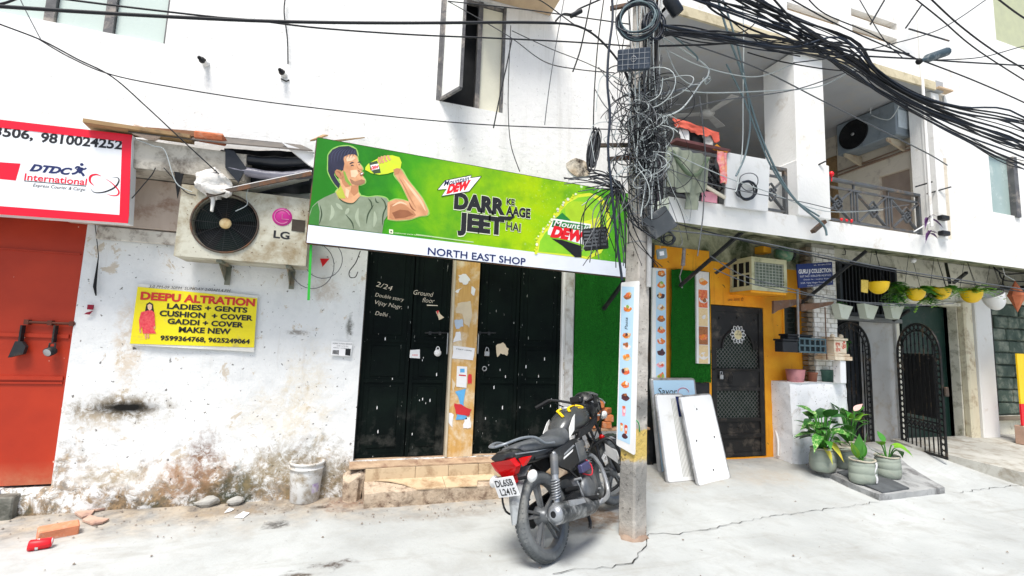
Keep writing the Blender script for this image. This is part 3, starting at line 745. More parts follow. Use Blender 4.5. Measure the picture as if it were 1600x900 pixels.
mb = MB().prism([PY(200, 208, -.44), PY(350, 224, -.44), PY(490, 236, -.44), PY(470, 228, -.1), PY(330, 214, -.1), PY(220, 204, -.1)], (0, 0, .012)); mb.jitter(.01, 4)
solo(mb, 'roof_sheet', mat('dark_roof_sheet', (.07, .065, .06), (.14, .12, .1), rough=.6, metal=.2, bump=.3), 'dark thin roof sheet laid along the ledge from sign to banner', 'roof sheet')
mb = MB().prism([PY(352, 232, -.38), PY(352, 262, -.38), PY(372, 285, -.38), PY(385, 262, -.38), PY(366, 236, -.38)], (0, .02, 0)); solo(mb, 'black_flap', TARP, 'black plastic flap hanging at the cut end of the cement ledge', 'plastic sheet')
mb = MB().prism([PY(440, 222, -.4), PY(492, 240, -.42), PY(492, 262, -.42), PY(482, 256, -.4)], (0, .05, 0)); mb.jitter(.01, 5); solo(mb, 'white_sheet', WPAPER, 'creased white sheet wedged beside the top corner of the green banner', 'sheet')
mb = MB().grid(lambda u, v: PY(350+142*u, 232+6*u+75*v-12*u*v, -.12-.02*nz(Vector((u*6, v*4, 0)))), 24, 10); mb.jitter(.012, 8); mb.f = [g[::-1] for g in mb.f]  # black sheet added to stand for the shade in this gap
solo(mb, 'gap_shade_sheet', TARP, 'added black sheet standing for the shade between the cement ledge and the fan unit', 'plastic sheet')
for (a, b, lab) in (((484, 221), (512, 213), 'small cracked plywood strip poking out above the banner corner'), ((505, 222), (570, 216), 'larger plywood sheet scrap lying on top of the green banner')):
    p0, p1 = PY(*a, -.3), PY(*b, -.25); d_ = Vector((0, .16, .03)) if b[0] > 520 else Vector((0, .1, .02))
    mb = MB().prism([p0, p1+Vector((0, 0, -.0)), p1+d_+Vector((-.05, 0, .02)), p0+d_+Vector((.03, 0, .03))], (0, 0, .012)); mb.jitter(.006, 6)
    solo(mb, 'plywood_scrap', WOOD, lab, 'plywood')
# white board leaning over the outdoor unit and rags
b0, b1 = PZ(328, 303, 2.69), PZ(480, 274, 2.80)
b0 = PY(324, 302, -.50); b1 = PY(487, 268, -.50)
mb = MB().prism([b0, b1, b1+Vector((-.05, .34, .02)), b0+Vector((.08, .34, .06))], (0, 0, .012)); bd = solo(mb, 'white_board', WHT, 'white board tilted as a rain cover over the large fan unit', 'board')
mb = MB().bar(b0+Vector((0, -.003, -.018)), b1+Vector((0, -.003, -.018)), .02, .035); mb.v = [v-bd.location for v in mb.v]
e_ = mb.build('board_edge', RUSTY); e_.parent = bd
RAG = mat('white_rag', (.74, .73, .70), (.6, .58, .54), sc=14, rough=.95, bump=.8, bs=30, dirt=(.35, .27, .18), da=.4)
mb = MB().sphere(PY(335, 287, -.46), (.15, .07, .11), 18, 12).jitter(.07, 13, 2); mb.jitter(.02, 40)
solo(mb, 'plastic_rag', RAG, 'crumpled white plastic rag stuffed at the left end of the white board', 'rag')
mb = MB().tube([PY(331, 303, -.47), PY(333, 315, -.47), PY(330, 330, -.47)], [.02, .015, .012], 7); mb.jitter(.008, 20); solo(mb, 'rag_strip', RAG, 'short strip of white rag dangling over the large fan', 'rag')
# ---------------------------------------------------------------- outdoor AC unit of the left house
ACM = mat('aged_ac_enamel', (.52, .51, .42), (.42, .41, .33), sc=3, rough=.5, bump=.15, dirt=(.24, .19, .11), da=.55, dsc=4, speck=(.1, .06, .03))
ACX0, ACX1, ACZ0, ACZ1, ACY = -1.42, -.43, 2.10, 2.70, -.40
ac = thing('outdoor_ac_unit', 'aged cream outdoor air conditioner with big black fan on iron brackets beside the banner', 'air conditioner', ((ACX0+ACX1)/2, -.25, ACZ0))
FC = PY(352, 349, ACY); FR = .245
mb = MB(); n = 40
# front plate with round hole
sq = []
for k in range(n):
    a = 2*math.pi*k/n; ca, sa = math.cos(a), math.sin(a)
    tx = ((ACX1-FC.x) if ca > 0 else (FC.x-ACX0))/max(abs(ca), 1e-6); tz = ((ACZ1-FC.z) if sa > 0 else (FC.z-ACZ0))/max(abs(sa), 1e-6); t = min(tx, tz)
    sq.append((FC.x+ca*t, ACY, FC.z+sa*t))
ri = [(FC.x+FR*math.cos(2*math.pi*k/n), ACY, FC.z+FR*math.sin(2*math.pi*k/n)) for k in range(n)]
rb_ = [(x, ACY+.1, z) for x, y, z in ri]
mb.add(sq+ri+rb_, [(k, (k+1) % n, n+(k+1) % n, n+k) for k in range(n)]+[(n+k, n+(k+1) % n, 2*n+(k+1) % n, 2*n+k) for k in range(n)])
for (cx, cz) in ((ACX0, ACZ0), (ACX1, ACZ0), (ACX0, ACZ1), (ACX1, ACZ1)):
    pa = min(sq, key=lambda p: (p[0]-cx)**2+(p[2]-cz)**2)
    ks = sorted(sq, key=lambda p: (p[0]-cx)**2+(p[2]-cz)**2)[:2]
    mb.add([(cx, ACY, cz), ks[0], ks[1]], [(0, 1, 2)])
mb.box((ACX0, ACY+.001, ACZ0), (ACX1, -.07, ACZ0+.02)); mb.box((ACX0, ACY+.001, ACZ1-.02), (ACX1, -.07, ACZ1)); mb.box((ACX0, ACY+.002, ACZ0+.02), (ACX0+.01, -.07, ACZ1-.02)); mb.box((ACX1-.01, ACY+.002, ACZ0+.02), (ACX1, -.07, ACZ1-.02)); mb.box((ACX0, -.08, ACZ0+.02), (ACX1, -.07, ACZ1-.02))
mb.build('casing', ACM, ac)
MB().lathe([(FR-.002, 0), (FR+.008, 0), (FR+.012, .008), (FR+.006, .016), (FR-.002, .012)], 40, (FC.x, ACY, FC.z), (0, -1, 0)).build('fan_ring', RUSTY, ac)
MB().disc((FC.x, ACY+.09, FC.z), (0, -1, 0), FR).build('fan_backing', BLK, ac)
mb = MB()
for r_ in [FR*k/15 for k in range(3, 15)]: mb.tube([(FC.x+r_*math.cos(a), ACY+.004, FC.z+r_*math.sin(a)) for a in [2*math.pi*k/36 for k in range(36)]], .0013, 4, closed=True)
for k in range(12): a = 2*math.pi*k/12; mb.tube([(FC.x+.04*math.cos(a), ACY+.006, FC.z+.04*math.sin(a)), (FC.x+FR*math.cos(a), ACY+.006, FC.z+FR*math.sin(a))], .002, 4)
mb.build('fan_grille', BLKM, ac)
FB = mat('fan_blade_dark', (.006, .013, .012), (.012, .02, .018), rough=.6, spec=.15)
for k in range(3):
    a0 = 2*math.pi*k/3+.4; mb = MB().grid(lambda u, v: Vector((FC.x+(.05+(FR-.07)*u)*math.cos(a0+v*1.1-u*.2), ACY+.05+.03*(v-.5), FC.z+(.05+(FR-.07)*u)*math.sin(a0+v*1.1-u*.2))), 5, 6); mb.build('fan_blade', FB, ac)
MB().lathe([(0, .012), (.03, .010), (.045, 0), (.045, -.01)], 20, (FC.x, ACY, FC.z), (0, -1, 0)).build('fan_hub', mat('hub_cream', (.66, .45, .18), (.6, .5, .3), rough=.6, dirt=(.4, .2, .05), da=.5), ac)
c = PY(441, 339, ACY); MAG = mat('magenta_badge', (.52, .02, .24), (.42, .015, .2), rough=.4)
bd_ = MB().lathe([(0, .006), (.075, .006), (.08, 0)], 28, (c.x, ACY, c.z), (0, -1, 0)).build('badge', MAG, ac)
PINKL = mat('badge_line', (.72, .25, .45), rough=.5)
MB().tube([(c.x+.06*math.cos(a), ACY-.008, c.z+.06*math.sin(a)) for a in [R(q) for q in range(20, 330, 15)]], .0035, 4).build('badge_ring', PINKL, bd_)
mb = MB().tube([(c.x, ACY-.008, c.z+.025), (c.x, ACY-.008, c.z-.02), (c.x+.055, ACY-.008, c.z-.02)], .0035, 4); mb.build('badge_letter', PINKL, bd_)
text('LG', ac, INK, PY(427, 371, ACY), PY(452, 374, ACY), .062, off=(0, -.002, 0), bold=.02)
MB().box((ACX1-.14, ACY-.006, 2.40), (ACX1-.03, ACY-.001, 2.50)).jitter(.012, 30).build('torn_sticker', mat('torn_dark', (.05, .04, .03), rough=.9), ac)
for px in (345, 452):
    x = PY(px, 418, -.3).x; g = mat('bracket_green', (.10, .12, .09), (.2, .2, .16), rough=.7, bump=.2, dirt=(.3, .2, .12), da=.4)
    MB().box((x-.02, ACY+.02, ACZ0-.022), (x+.02, -.0, ACZ0-.002)).prism([(x-.02, -.0, ACZ0-.022), (x-.02, ACY+.1, ACZ0-.022), (x-.02, -.0, ACZ0-.17)], (.008, 0, 0)).box((x-.022, -.045, ACZ0-.18), (x+.022, -.03, ACZ0-.022)).build('bracket', g, ac)
# ================================================================ print helpers: polygons and strokes traced on a sign's own flat plane
def poly(pxs, m_, par, y, name='print', t=.0008, lab=None):
    return MB().prism([PY(a, b, y) for a, b in pxs], (0, t, 0)).build(name, m_, par, lab)
def stroke(pxs, wpx, m_, par, y, name='print', taper=False, lab=None, smooth=True):
    P = [PY(a, b, y) for a, b in pxs]
    if smooth: P = spline(P, 5)
    wd = wpx*((P[0]-CAM).length/FPX)/2; vs = []; N = len(P)
    for i, p in enumerate(P):
        t = (P[min(i+1, N-1)]-P[max(i-1, 0)]).normalized(); s_ = Vector((-t.z, 0, t.x)); k = wd*(math.sin(math.pi*(i+.3)/(N-.4)) if taper else 1)
        vs += [p+s_*k, p-s_*k]
    return MB().add(vs, [(2*i, 2*i+1, 2*i+3, 2*i+2) for i in range(N-1)]).build(name, m_, par, lab)
def tx(s, par, m_, a, b, hpx, y, **k):
    p0, p1 = PY(*a, y), PY(*b, y); h = hpx*((p0-CAM).length+(p1-CAM).length)/2/FPX*1.0
    top = PY(a[0], a[1]-hpx, y); return text(s, par, m_, p0, p1, (top-p0).length, **k)
Z5 = lambda x, y: (x/4, 180+y/4)
# ---------------------------------------------------------------- courier sign
SY = -.40
SW = mat('sign_white_vinyl', (.80, .82, .84), (.77, .79, .81), sc=1, rough=.35, bump=.02)
SR = mat('sign_red_vinyl', (.75, .005, .03), (.70, .004, .025), rough=.35, bump=.02)
tl, tr, br, bl = PY(0, 187, SY), PY(207, 211, SY), PY(200, 349, SY), PY(0, 335, SY)
ex = (tr-tl).normalized(); L_ = 1.5
tl = tr-ex*2.3; ex2 = (br-bl).normalized(); bl = br-ex2*2.3
cs = thing('courier_signboard', 'white courier shop signboard with thick red border and phone numbers', 'signboard', (tr+bl)/2)
MB().prism([bl, br, tr, tl], (0, .1, 0)).build('panel', SW, cs)
def inset(c, k):  # border pieces
    return c
W_ = .062; f = MB(); o = Vector((0, -.004, 0))
uz = Vector((0, 0, 1))
f.prism([tl+o, tl-uz*W_+o, tr-uz*W_+o, tr+o], (0, .006, 0)); f.prism([bl+uz*W_+o, bl+o, br+o, br+uz*W_+o], (0, .006, 0))
f.prism([tr-uz*W_+o, tr-uz*W_-ex*W_+o, br+uz*W_-ex2*W_+o, br+uz*W_+o], (0, .006, 0))
f.build('border', SR, cs)
y = SY-.0015
tx('3506,', cs, INK, Z5(-42, 124), Z5(205, 152), 14.5, y, bold=.02); tx('9810024252', cs, INK, Z5(250, 165), Z5(762, 213), 14.5, y, bold=.02)
poly([Z5(-500, 260), Z5(-500, 350), Z5(98, 408), Z5(128, 302)], SR, cs, y, 'red_band')
tx('DTDC', cs, NAVY, Z5(182, 346), Z5(448, 373), 10.5, y, bold=.035, shear=.35)
tx('International', cs, SR, Z5(150, 404), Z5(540, 437), 10.5, y, bold=.01)
stroke([Z5(150, 410), Z5(538, 443)], .8, INK, cs, y, smooth=False); tx('Express Courier & Cargo', cs, INK, Z5(205, 446), Z5(532, 474), 5.2, y, shear=.2)
for s_, w_ in (([(505, 325), (497, 345), (485, 352)], 5.5), ([(487, 350), (470, 362), (448, 366)], 2.2), ([(490, 350), (512, 362), (524, 380)], 2.4), ([(505, 330), (522, 338), (540, 330)], 1.8), ([(500, 325), (482, 322), (470, 334)], 1.8)):
    stroke([Z5(*q) for q in s_], w_, NAVY, cs, y, 'runner_print')
c = PY(*Z5(511, 308), y); MB().disc(c, (0, -1, 0), .012, 12).build('runner_print', NAVY, cs)
stroke([Z5(*q) for q in ((563, 455), (590, 482), (650, 480), (710, 455), (740, 420), (738, 392), (692, 386))], 1.8, INK, cs, y, 'globe_arc', True)
stroke([Z5(*q) for q in ((590, 442), (563, 415), (566, 382), (600, 370), (635, 382))], 2.4, SR, cs, y, 'globe_arc', True)
stroke([Z5(*q) for q in ((652, 392), (700, 425), (740, 470), (735, 498), (700, 502), (664, 490))], 1.6, SR, cs, y, 'globe_arc', True)
# ---------------------------------------------------------------- yellow tailoring poster
YY = -.032; Z4 = lambda x, y_: (x/4, 400+y_/4)
ps = thing('tailor_poster', 'yellow tailoring poster with red heading pasted on the white wall under the fan unit', 'poster', PY(300, 548, YY))
YEL = mat('poster_yellow', (.82, .70, .008), (.74, .62, .006), sc=2, rough=.5, bump=.05, dirt=(.5, .4, .1), da=.2)
def sheet(c4, y0, m_, name, par, nu=14, nv=6, wav=.004):
    A, B, C_, D = [PY(*q, y0) for q in c4]
    def f(u, v): p = (D.lerp(C_, u)).lerp(A.lerp(B, u), v); return p+Vector((0, wav*nz(Vector((u*4, v*3, 1))), 0))
    return MB().grid(f, nu, nv).build(name, m_, par)
sheet([(216, 443), (403, 462), (397, 550), (203, 539)], YY+.004, mat('poster_backing', (.7, .7, .66), (.6, .59, .54), rough=.7, bump=.2), 'paper', ps, wav=.003)
sheet([(215, 448), (402, 466), (397, 543), (203, 537)], YY, YEL, 'yellow_print', ps, wav=.002)
y = YY-.0035; RT = mat('poster_red', (.62, .03, .02), rough=.5, bump=0)
tx('DEEPU ALTRATION', ps, RT, Z4(876, 270), Z4(1592, 313), 11.5, y, bold=.03)
for s_, a, b, h in (('LADIES + GENTS', (1042, 328), (1545, 354), 8), ('CUSHION  + COVER', (995, 373), (1578, 404), 8.3), ('GADDI + COVER', (1045, 422), (1520, 447), 8), ('MAKE NEW', (1115, 475), (1440, 488), 8.3), ('9599364768, 9625249064', (1000, 525), (1560, 548), 7)):
    tx(s_, ps, INK, Z4(*a), Z4(*b), h, y, bold=.025)
tx('3:0 PM-09 30PM  SUNDAY 2:00AM 4 PM', ps, INK, Z4(930, 198), Z4(1440, 226), 4.5, y-.002, shear=.2)
SKIN = mat('printed_skin', (.74, .40, .21), (.50, .23, .11), sc=9, rough=.5, bump=0); SKD = mat('printed_skin_shade', (.22, .075, .03), (.30, .11, .045), rough=.5, bump=0); SKL = mat('printed_skin_light', (.86, .56, .36), rough=.5, bump=0)
SKM = mat('printed_skin_mid', (.5, .22, .10), rough=.5, bump=0)
poly([Z4(*q) for q in ((915, 300), (935, 288), (955, 300), (962, 350), (905, 350))], INK, ps, y, 'hair_print')
poly([Z4(*q) for q in ((921, 308), (935, 298), (950, 308), (948, 330), (936, 342), (924, 330))], SKL, ps, y-.001, 'face_print')
DR = mat('printed_dress', (.66, .02, .05), (.8, .12, .12), sc=60, rough=.6, bump=0)
poly([Z4(*q) for q in ((882, 350), (925, 340), (950, 340), (965, 355), (970, 440), (955, 440), (975, 485), (892, 485), (886, 440), (874, 470), (868, 400))], DR, ps, y-.0015, 'dress_print')
for a in (((874, 455), (878, 480)), ((966, 432), (966, 455)), ((908, 487), (912, 518)), ((925, 487), (928, 515))): stroke([Z4(*q) for q in a], 1.8, SKIN, ps, y-.001, 'limb_print', smooth=False)
# small printed notice on the wall
n1 = solo(MB().prism([PY(a, b, -.026) for a, b in ((518, 533), (551, 535), (548, 557), (517, 555))], (0, .002, 0)), 'wall_notice', WPAPER, 'small white printed notice on the wall left of the black doors', 'notice')
n1k = lambda s_, a, b, h: text(s_, n1, INK, PY(*a, -.0275), PY(*b, -.0275), h)
n1k('HOME TUTION SERVICE', (520, 537.5), (550, 539), .014); n1k('CLASS 1st TO 10th', (526, 541), (544, 542), .010); n1k('MATH + SCIENCE', (521, 544), (545, 545.5), .010)
for a, b in (((520, 547), (530, 553)), ((540, 545), (548, 555))):
    mb = MB()
    for k in range(5):
        p, q = PY(a[0]+k*(b[0]-a[0])/5, a[1], -.0275), PY(a[0]+k*(b[0]-a[0])/5+1, b[1], -.0275); mb.prism([p, (p.x, p.y, q.z), (q.x, p.y, q.z-.003*k), (q.x, p.y, p.z)], (0, .0008, 0))
    mb.build('print', INK, n1)

# ---------------------------------------------------------------- green drinks banner
BY = -.50; Z6 = lambda x, y: (400+x/4, 180+y/4); Z7 = lambda x, y: (640+x/4.444, 240+y/4.444)
C4 = [(496, 215), (999, 306), (986, 434), (479, 379)]
bn = thing('drinks_banner', 'long green soft drink banner with drinking man hung above the black shop doors', 'banner', PY(735, 420, BY))
def ban_mat():
    d = ND('banner_green'); P = d.pos; x, y, z = d.sep(P)
    n = d.noise(P, 2.0, 5, .6, .6); n2 = d.noise(P, 5, 6, .6)
    t = d.math('ADD', d.math('MULTIPLY', x, 1/3.2), d.math('MULTIPLY', d.math('SUBTRACT', n, .5), .5))
    c = d.ramp(t, [(-.1+.1, (.015, .17, .008)), (.12, (.05, .30, .006)), (.32, (.22, .46, .002)), (.48, (.36, .55, .002)), (.66, (.22, .50, .008)), (.78, (.07, .34, .015)), (.95, (.10, .42, .012))])
    c = d.mix(d.ramp(n2, [(.45, 0), (.75, .6)]), c, (.02, .22, .015))
    w_ = d.ramp(d.math('MULTIPLY', x, .3), [(.42, 0), (.56, 1)])
    fl = d.math('MULTIPLY', w_, d.ramp(d.noise(P, 38, 4, .6), [(.62, 0), (.70, .8)]))
    c = d.mix(fl, c, (.55, .75, .35))
    sp = d.math('MULTIPLY', w_, d.ramp(d.vor(P, 5.5), [(.05, 1), (.13, 0)])); c = d.mix(sp, c, (.75, .88, .65))
    d.bump(d.noise(P, 3, 4), .15, .02)
    return d.out(c, .45, 0, .2)
BG = ban_mat()
A, B, C_, D = [PY(*q, BY) for q in C4]
def bf(u, v, dy=0): p = (D.lerp(C_, u)).lerp(A.lerp(B, u), v); return p+Vector((0, dy, 0))
MB().grid(lambda u, v: bf(u, v), 30, 10).build('banner_sheet', BG, bn)
MB().grid(lambda u, v: bf(u, v*.165, -.0012), 30, 2).build('white_strip', mat('banner_white', (.72, .76, .84), (.68, .72, .80), rough=.4, bump=.05), bn)
mb = MB()
for a, b in ((A, B), (B, C_), (D, C_), (A, D), (A.lerp(B, .33), D.lerp(C_, .33)), (A.lerp(B, .66), D.lerp(C_, .66))): mb.bar(a+Vector((0, .022, 0)), b+Vector((0, .022, 0)), .02, .02)
mb.build('frame', RUSTY, bn)
for k in (.06, .5, .93): p = A.lerp(B, k); MB().bar(p+Vector((0, .02, -.02)), (p.x, .0, p.z-.15), .02, .02).build('strut', RUSTY, bn)
mb = MB().grid(lambda u, v: bf(u, 1, 0)+Vector((0, .03*v, .002)), 20, 1); mb.build('hem', GREENP, bn)
y = BY-.003
def pp(pts, m_, dy=0, nm='print', z=Z6): return poly([z(*q) for q in pts], m_, bn, y-dy, nm)
def sk(pts, w_, m_, dy=0, z=Z6, tp=True, nm='print'): return stroke([z(*q) for q in pts], w_, m_, bn, y-dy, nm, tp)
HAIR = mat('printed_hair', (.012, .014, .035), (.02, .02, .05), rough=.45, bump=0); SHIRT = mat('printed_shirt', (.17, .21, .13), (.26, .31, .22), sc=9, rough=.5, bump=0)
SHD = mat('printed_shirt_dark', (.04, .07, .03), rough=.5, bump=0); HALO = mat('printed_halo', (.30, .55, .12), rough=.5, bump=0); SHL = mat('printed_shirt_light', (.36, .42, .30), (.30, .35, .25), sc=14, rough=.5, bump=0)
shirt = [(498, 482), (515, 520), (560, 545), (610, 547), (650, 505), (700, 512), (760, 506), (815, 518), (838, 560), (826, 620), (800, 660), (788, 737), (332, 680), (335, 610), (352, 570), (385, 538), (430, 512)]
arm = [(822, 545), (870, 525), (920, 530), (957, 540), (938, 495), (905, 430), (862, 368), (905, 335), (950, 405), (1000, 468), (1040, 520), (1078, 600), (1070, 625), (1020, 632), (960, 652), (880, 658), (822, 650)]
hair = [(450, 300), (452, 250), (478, 215), (520, 196), (580, 192), (625, 213), (636, 255), (612, 243), (575, 246), (545, 262), (552, 300), (545, 345), (520, 340), (495, 345), (488, 372), (505, 400), (525, 430), (515, 455), (492, 430), (468, 392), (450, 350)]
face = [(545, 262), (575, 244), (612, 240), (632, 258), (640, 292), (662, 322), (668, 338), (656, 348), (670, 360), (664, 378), (682, 405), (680, 424), (655, 436), (636, 440), (640, 480), (652, 505), (612, 549), (560, 547), (515, 522), (498, 482), (530, 440), (520, 395), (540, 340), (550, 300)]
for pg in (shirt[:9], arm, hair+hair[:1], face+face[:1]): sk(pg, 2.4, HALO, -.0007, tp=False)
pp(shirt, SHIRT, 0, 'shirt_print'); pp(arm, SKIN, .001, 'arm_print'); pp(face, SKIN, .0008, 'face_print')
for s_ in ([(505, 488), (525, 525), (565, 548), (610, 549), (648, 508)], [(700, 520), (720, 545), (725, 590)], [(780, 515), (805, 545), (812, 590)], [(735, 560), (700, 620), (690, 680)], [(400, 560), (410, 620), (395, 680)], [(820, 560), (795, 620), (790, 690)], [(560, 620), (600, 670), (610, 712)], [(745, 515), (752, 540), (770, 548)]): sk(s_, 2.0, SHD, .0012)
for s_ in ([(470, 560), (480, 610), (460, 660)], [(640, 580), (630, 640), (650, 700)], [(580, 580), (560, 620)], [(740, 600), (745, 650), (735, 700)], [(500, 550), (540, 590)]): sk(s_, 5, SHL, .0012)
pp([(332, 640), (352, 575), (385, 545), (398, 600), (392, 687), (332, 680)], mat('printed_green_shade', (.03, .20, .02), rough=.5, bump=0), .0014)
pp([(530, 440), (545, 470), (560, 520), (520, 520), (500, 484)], mat('printed_green_light', (.45, .50, .05), rough=.5, bump=0), .0016)
pp([(545, 345), (560, 380), (575, 420), (590, 445), (560, 450), (540, 425), (530, 390)], SKM, .0016)
pp([(545, 350), (556, 352), (575, 400), (600, 438), (586, 440), (558, 410)], mat('printed_green_mid', (.22, .40, .05), rough=.5, bump=0), .0020)
pp([(596, 440), (640, 438), (640, 480), (612, 505), (590, 480)], SKM, .0018); pp([(560, 455), (585, 470), (575, 520), (558, 500)], SKL, .0020)
pp([(585, 395), (620, 415), (660, 400), (682, 408), (678, 424), (650, 436), (620, 436), (595, 425)], mat('printed_stubble', (.34, .17, .09), rough=.5, bump=0), .0020)
pp([(590, 345), (630, 340), (640, 365), (620, 390), (595, 385)], SKL, .0020); pp([(560, 265), (600, 252), (625, 268), (600, 285), (568, 290)], SKL, .0020)
sk([(584, 306), (600, 296), (612, 296)], 1.7, HAIR, .0024); sk([(634, 296), (648, 292), (656, 296)], 1.4, HAIR, .0024); sk([(590, 318), (602, 312), (612, 316)], 1.3, HAIR, .0024); sk([(640, 310), (650, 308)], 1.0, HAIR, .0024)
sk([(628, 300), (634, 325), (648, 338), (664, 338)], 1.2, SKM, .0024); sk([(636, 345), (650, 352)], 1.5, SKD, .0024)
pp([(648, 362), (668, 352), (674, 368), (662, 382), (650, 378)], SKD, .0024); pp([(654, 364), (668, 358), (668, 366), (656, 371)], WPAPER, .0028)
pp([(492, 352), (505, 338), (528, 345), (545, 380), (535, 398), (515, 390), (498, 372)], SKM, .0026); sk([(503, 352), (522, 358), (532, 382)], 1.6, SKD, .0030)
pp(hair, HAIR, .0022, 'hair_print'); HH = mat('printed_hair_sheen', (.05, .06, .12), rough=.4, bump=0)
for k in range(8): sk([(470+k*18, 300-k*4), (478+k*20, 240-k*2), (520+k*14, 205+k*2)], .9, HH, .0026)
pp([(492, 352), (505, 338), (528, 345), (545, 380), (535, 398), (515, 390), (498, 372)], SKM, .0030); sk([(503, 352), (522, 358), (532, 382)], 1.6, SKD, .0034)
pp([(838, 560), (880, 545), (930, 560), (985, 600), (1000, 625), (960, 648), (880, 654), (832, 645)], SKM, .0014); pp([(850, 610), (900, 590), (950, 595), (985, 622), (930, 640), (870, 646)], SKD, .0018)
sk([(955, 540), (975, 580), (1000, 600)], 2.2, SKD, .0018); sk([(892, 385), (930, 450), (965, 520), (1000, 580)], 2.4, SKM, .0018); sk([(920, 395), (970, 460), (1030, 540), (1060, 600)], 4.2, SKL, .0018)
sk([(850, 570), (900, 545), (945, 560)], 3, SKL, .0020)
BOT = mat('printed_bottle', (.62, .72, .02), (.50, .64, .03), sc=12, rough=.4, bump=0); pp([(684, 325), (700, 305), (735, 285), (765, 268), (800, 255), (850, 250), (896, 262), (910, 295), (904, 332), (870, 350), (820, 366), (770, 372), (720, 362), (696, 348), (682, 342)], BOT, .0010, 'bottle_print')
pp([(708, 298), (756, 284), (772, 322), (780, 360), (738, 366), (714, 340)], SHD, .0014); pp([(715, 312), (765, 302), (770, 335), (722, 345)], WPAPER, .0018)
tx('DEW', bn, REDI, Z6(718, 340), Z6(768, 332), 5, y-.0024, bold=.04, shear=.3)
for i, s_ in enumerate(([(772, 262), (768, 282), (780, 300)], [(788, 256), (786, 278), (798, 298)], [(806, 252), (806, 272), (818, 290)], [(826, 250), (828, 266), (840, 280)])): sk(s_, 3.4, SKIN, .0024, tp=False, nm='finger_print')
pp([(858, 340), (880, 330), (905, 335), (892, 365), (866, 372)], SKM, .0022)
# slogan and emblem
OUT = mat('printed_outline', (.80, .84, .62), rough=.5, bump=0)
def slogan(s_, a, b, h, bold=.035):
    tx(s_, bn, OUT, Z7(a[0]-3, a[1]+3), Z7(b[0]+3, b[1]+3), h+1, y-.0002, bold=bold+.012); tx(s_, bn, INK, Z7(*a), Z7(*b), h, y-.0012, bold=bold)
slogan('DARR', (307, 375), (662, 421), 23.5, .04); slogan('JEET', (332, 522), (655, 560), 25, .04); slogan('KE', (672, 352), (730, 360), 9.5, .02); slogan('AAGE', (668, 425), (838, 447), 14, .03); slogan('HAI', (670, 528), (770, 544), 13, .01)
pp([(612, 436), (735, 436), (700, 464), (640, 460)], INK, .0014, z=Z7)
for dy, g, m_ in ((0, 0, INK), (.0008, 6, WPAPER)):
    em = [(190, 252), (245, 185), (432, 146), (424, 166), (502, 154), (415, 264), (220, 299), (254, 246)]
    cx, cy = 345, 225; pp([(cx+(a-cx)*(1-g*.008), cy+(b-cy)*(1-g*.014)) for a, b in em], m_, .0016+dy, z=Z7)
tx('Mountain', bn, NAVY, Z7(236, 226), Z7(412, 188), 8.5, y-.0030, bold=.01, shear=.3); tx('DEW', bn, REDI, Z7(254, 276), Z7(424, 240), 12.5, y-.0030, bold=.05, shear=.35)
tx('NORTH EAST SHOP', bn, NAVY, Z7(125, 700), Z7(805, 774), 11.2, y-.0005, bold=.012)
poly([Z6(832, 712), Z6(857, 716), Z6(857, 742), Z6(832, 738)], OUT, bn, y); poly([Z6(840, 722), Z6(849, 723), Z6(849, 733), Z6(840, 732)], INK, bn, y-.0008)
tx('CARBONATED WATER CONTAINS NO FRUIT', bn, OUT, Z6(860, 738), Z6(1100, 762), 1.6, y)
poly([Z6(1000, 742), Z6(1360, 790), Z6(1360, 797), Z6(1000, 750)], mat('printed_pale_line', (.45, .65, .3), rough=.5, bump=0), bn, y)
# big can artwork at the right end
YR = mat('printed_yellow_rind', (.72, .72, .03), (.55, .70, .04), sc=16, rough=.5, bump=0); GD = mat('printed_green_dark', (.008, .14, .03), (.015, .22, .04), sc=6, rough=.5, bump=0); GM = mat('printed_green_glass', (.16, .50, .02), (.30, .60, .02), sc=5, rough=.5, bump=0)
can = [(872, 686), (880, 610), (920, 530), (985, 470), (1030, 390), (1085, 325), (1160, 285), (1250, 272), (1330, 300), (1380, 360), (1400, 470), (1380, 600), (1330, 690), (1240, 735), (1180, 722)]
pp(can, YR, 0, z=Z7); pp([(895, 680), (905, 610), (945, 545), (1010, 490), (1050, 400), (1100, 345), (1170, 305), (1250, 295), (1310, 320), (1355, 380), (1370, 470), (1350, 590), (1310, 670), (1235, 715), (1170, 705)], GM, .0008, z=Z7)
pp([(1075, 375), (1130, 330), (1210, 335), (1270, 400), (1290, 480), (1210, 500), (1090, 460)], mat('printed_green_bright', (.42, .66, .02), rough=.5, bump=0), .0014, z=Z7)
pp([(1180, 480), (1320, 440), (1325, 520), (1240, 520)], YR, .002, z=Z7)
pp([(1005, 455), (1060, 410), (1110, 455), (1150, 520), (1000, 500)], GD, .0018, z=Z7); pp([(985, 590), (1060, 600), (1190, 640), (1195, 720), (1150, 720), (1060, 640)], INK, .0018, z=Z7)
pp([(960, 540), (1000, 450), (1260, 490), (1235, 640), (960, 562)], WPAPER, .0024, z=Z7)
pp([(1000, 462), (1250, 500), (1245, 540), (985, 510)], GD, .0028, z=Z7)
tx('Mountain', bn, WPAPER, Z7(1000, 500), Z7(1255, 535), 9, y-.0036, bold=.01, shear=.3); tx('DEW', bn, REDI, Z7(975, 572), Z7(1225, 615), 16, y-.0036, bold=.05, shear=.35)
for k in range(26): # icy rim beads
    t = k/25; i = t*5.99; a, b = can[int(i)], can[min(int(i)+1, 14)]; q = (a[0]+(b[0]-a[0])*(i % 1)+random.uniform(-6, 8), a[1]+(b[1]-a[1])*(i % 1)+random.uniform(-6, 6))
    c = PY(*Z7(*q), y-.004); MB().disc(c, (0, -1, 0), random.uniform(.008, .018), 7).build('print', random.choice([OUT, YR]), bn)
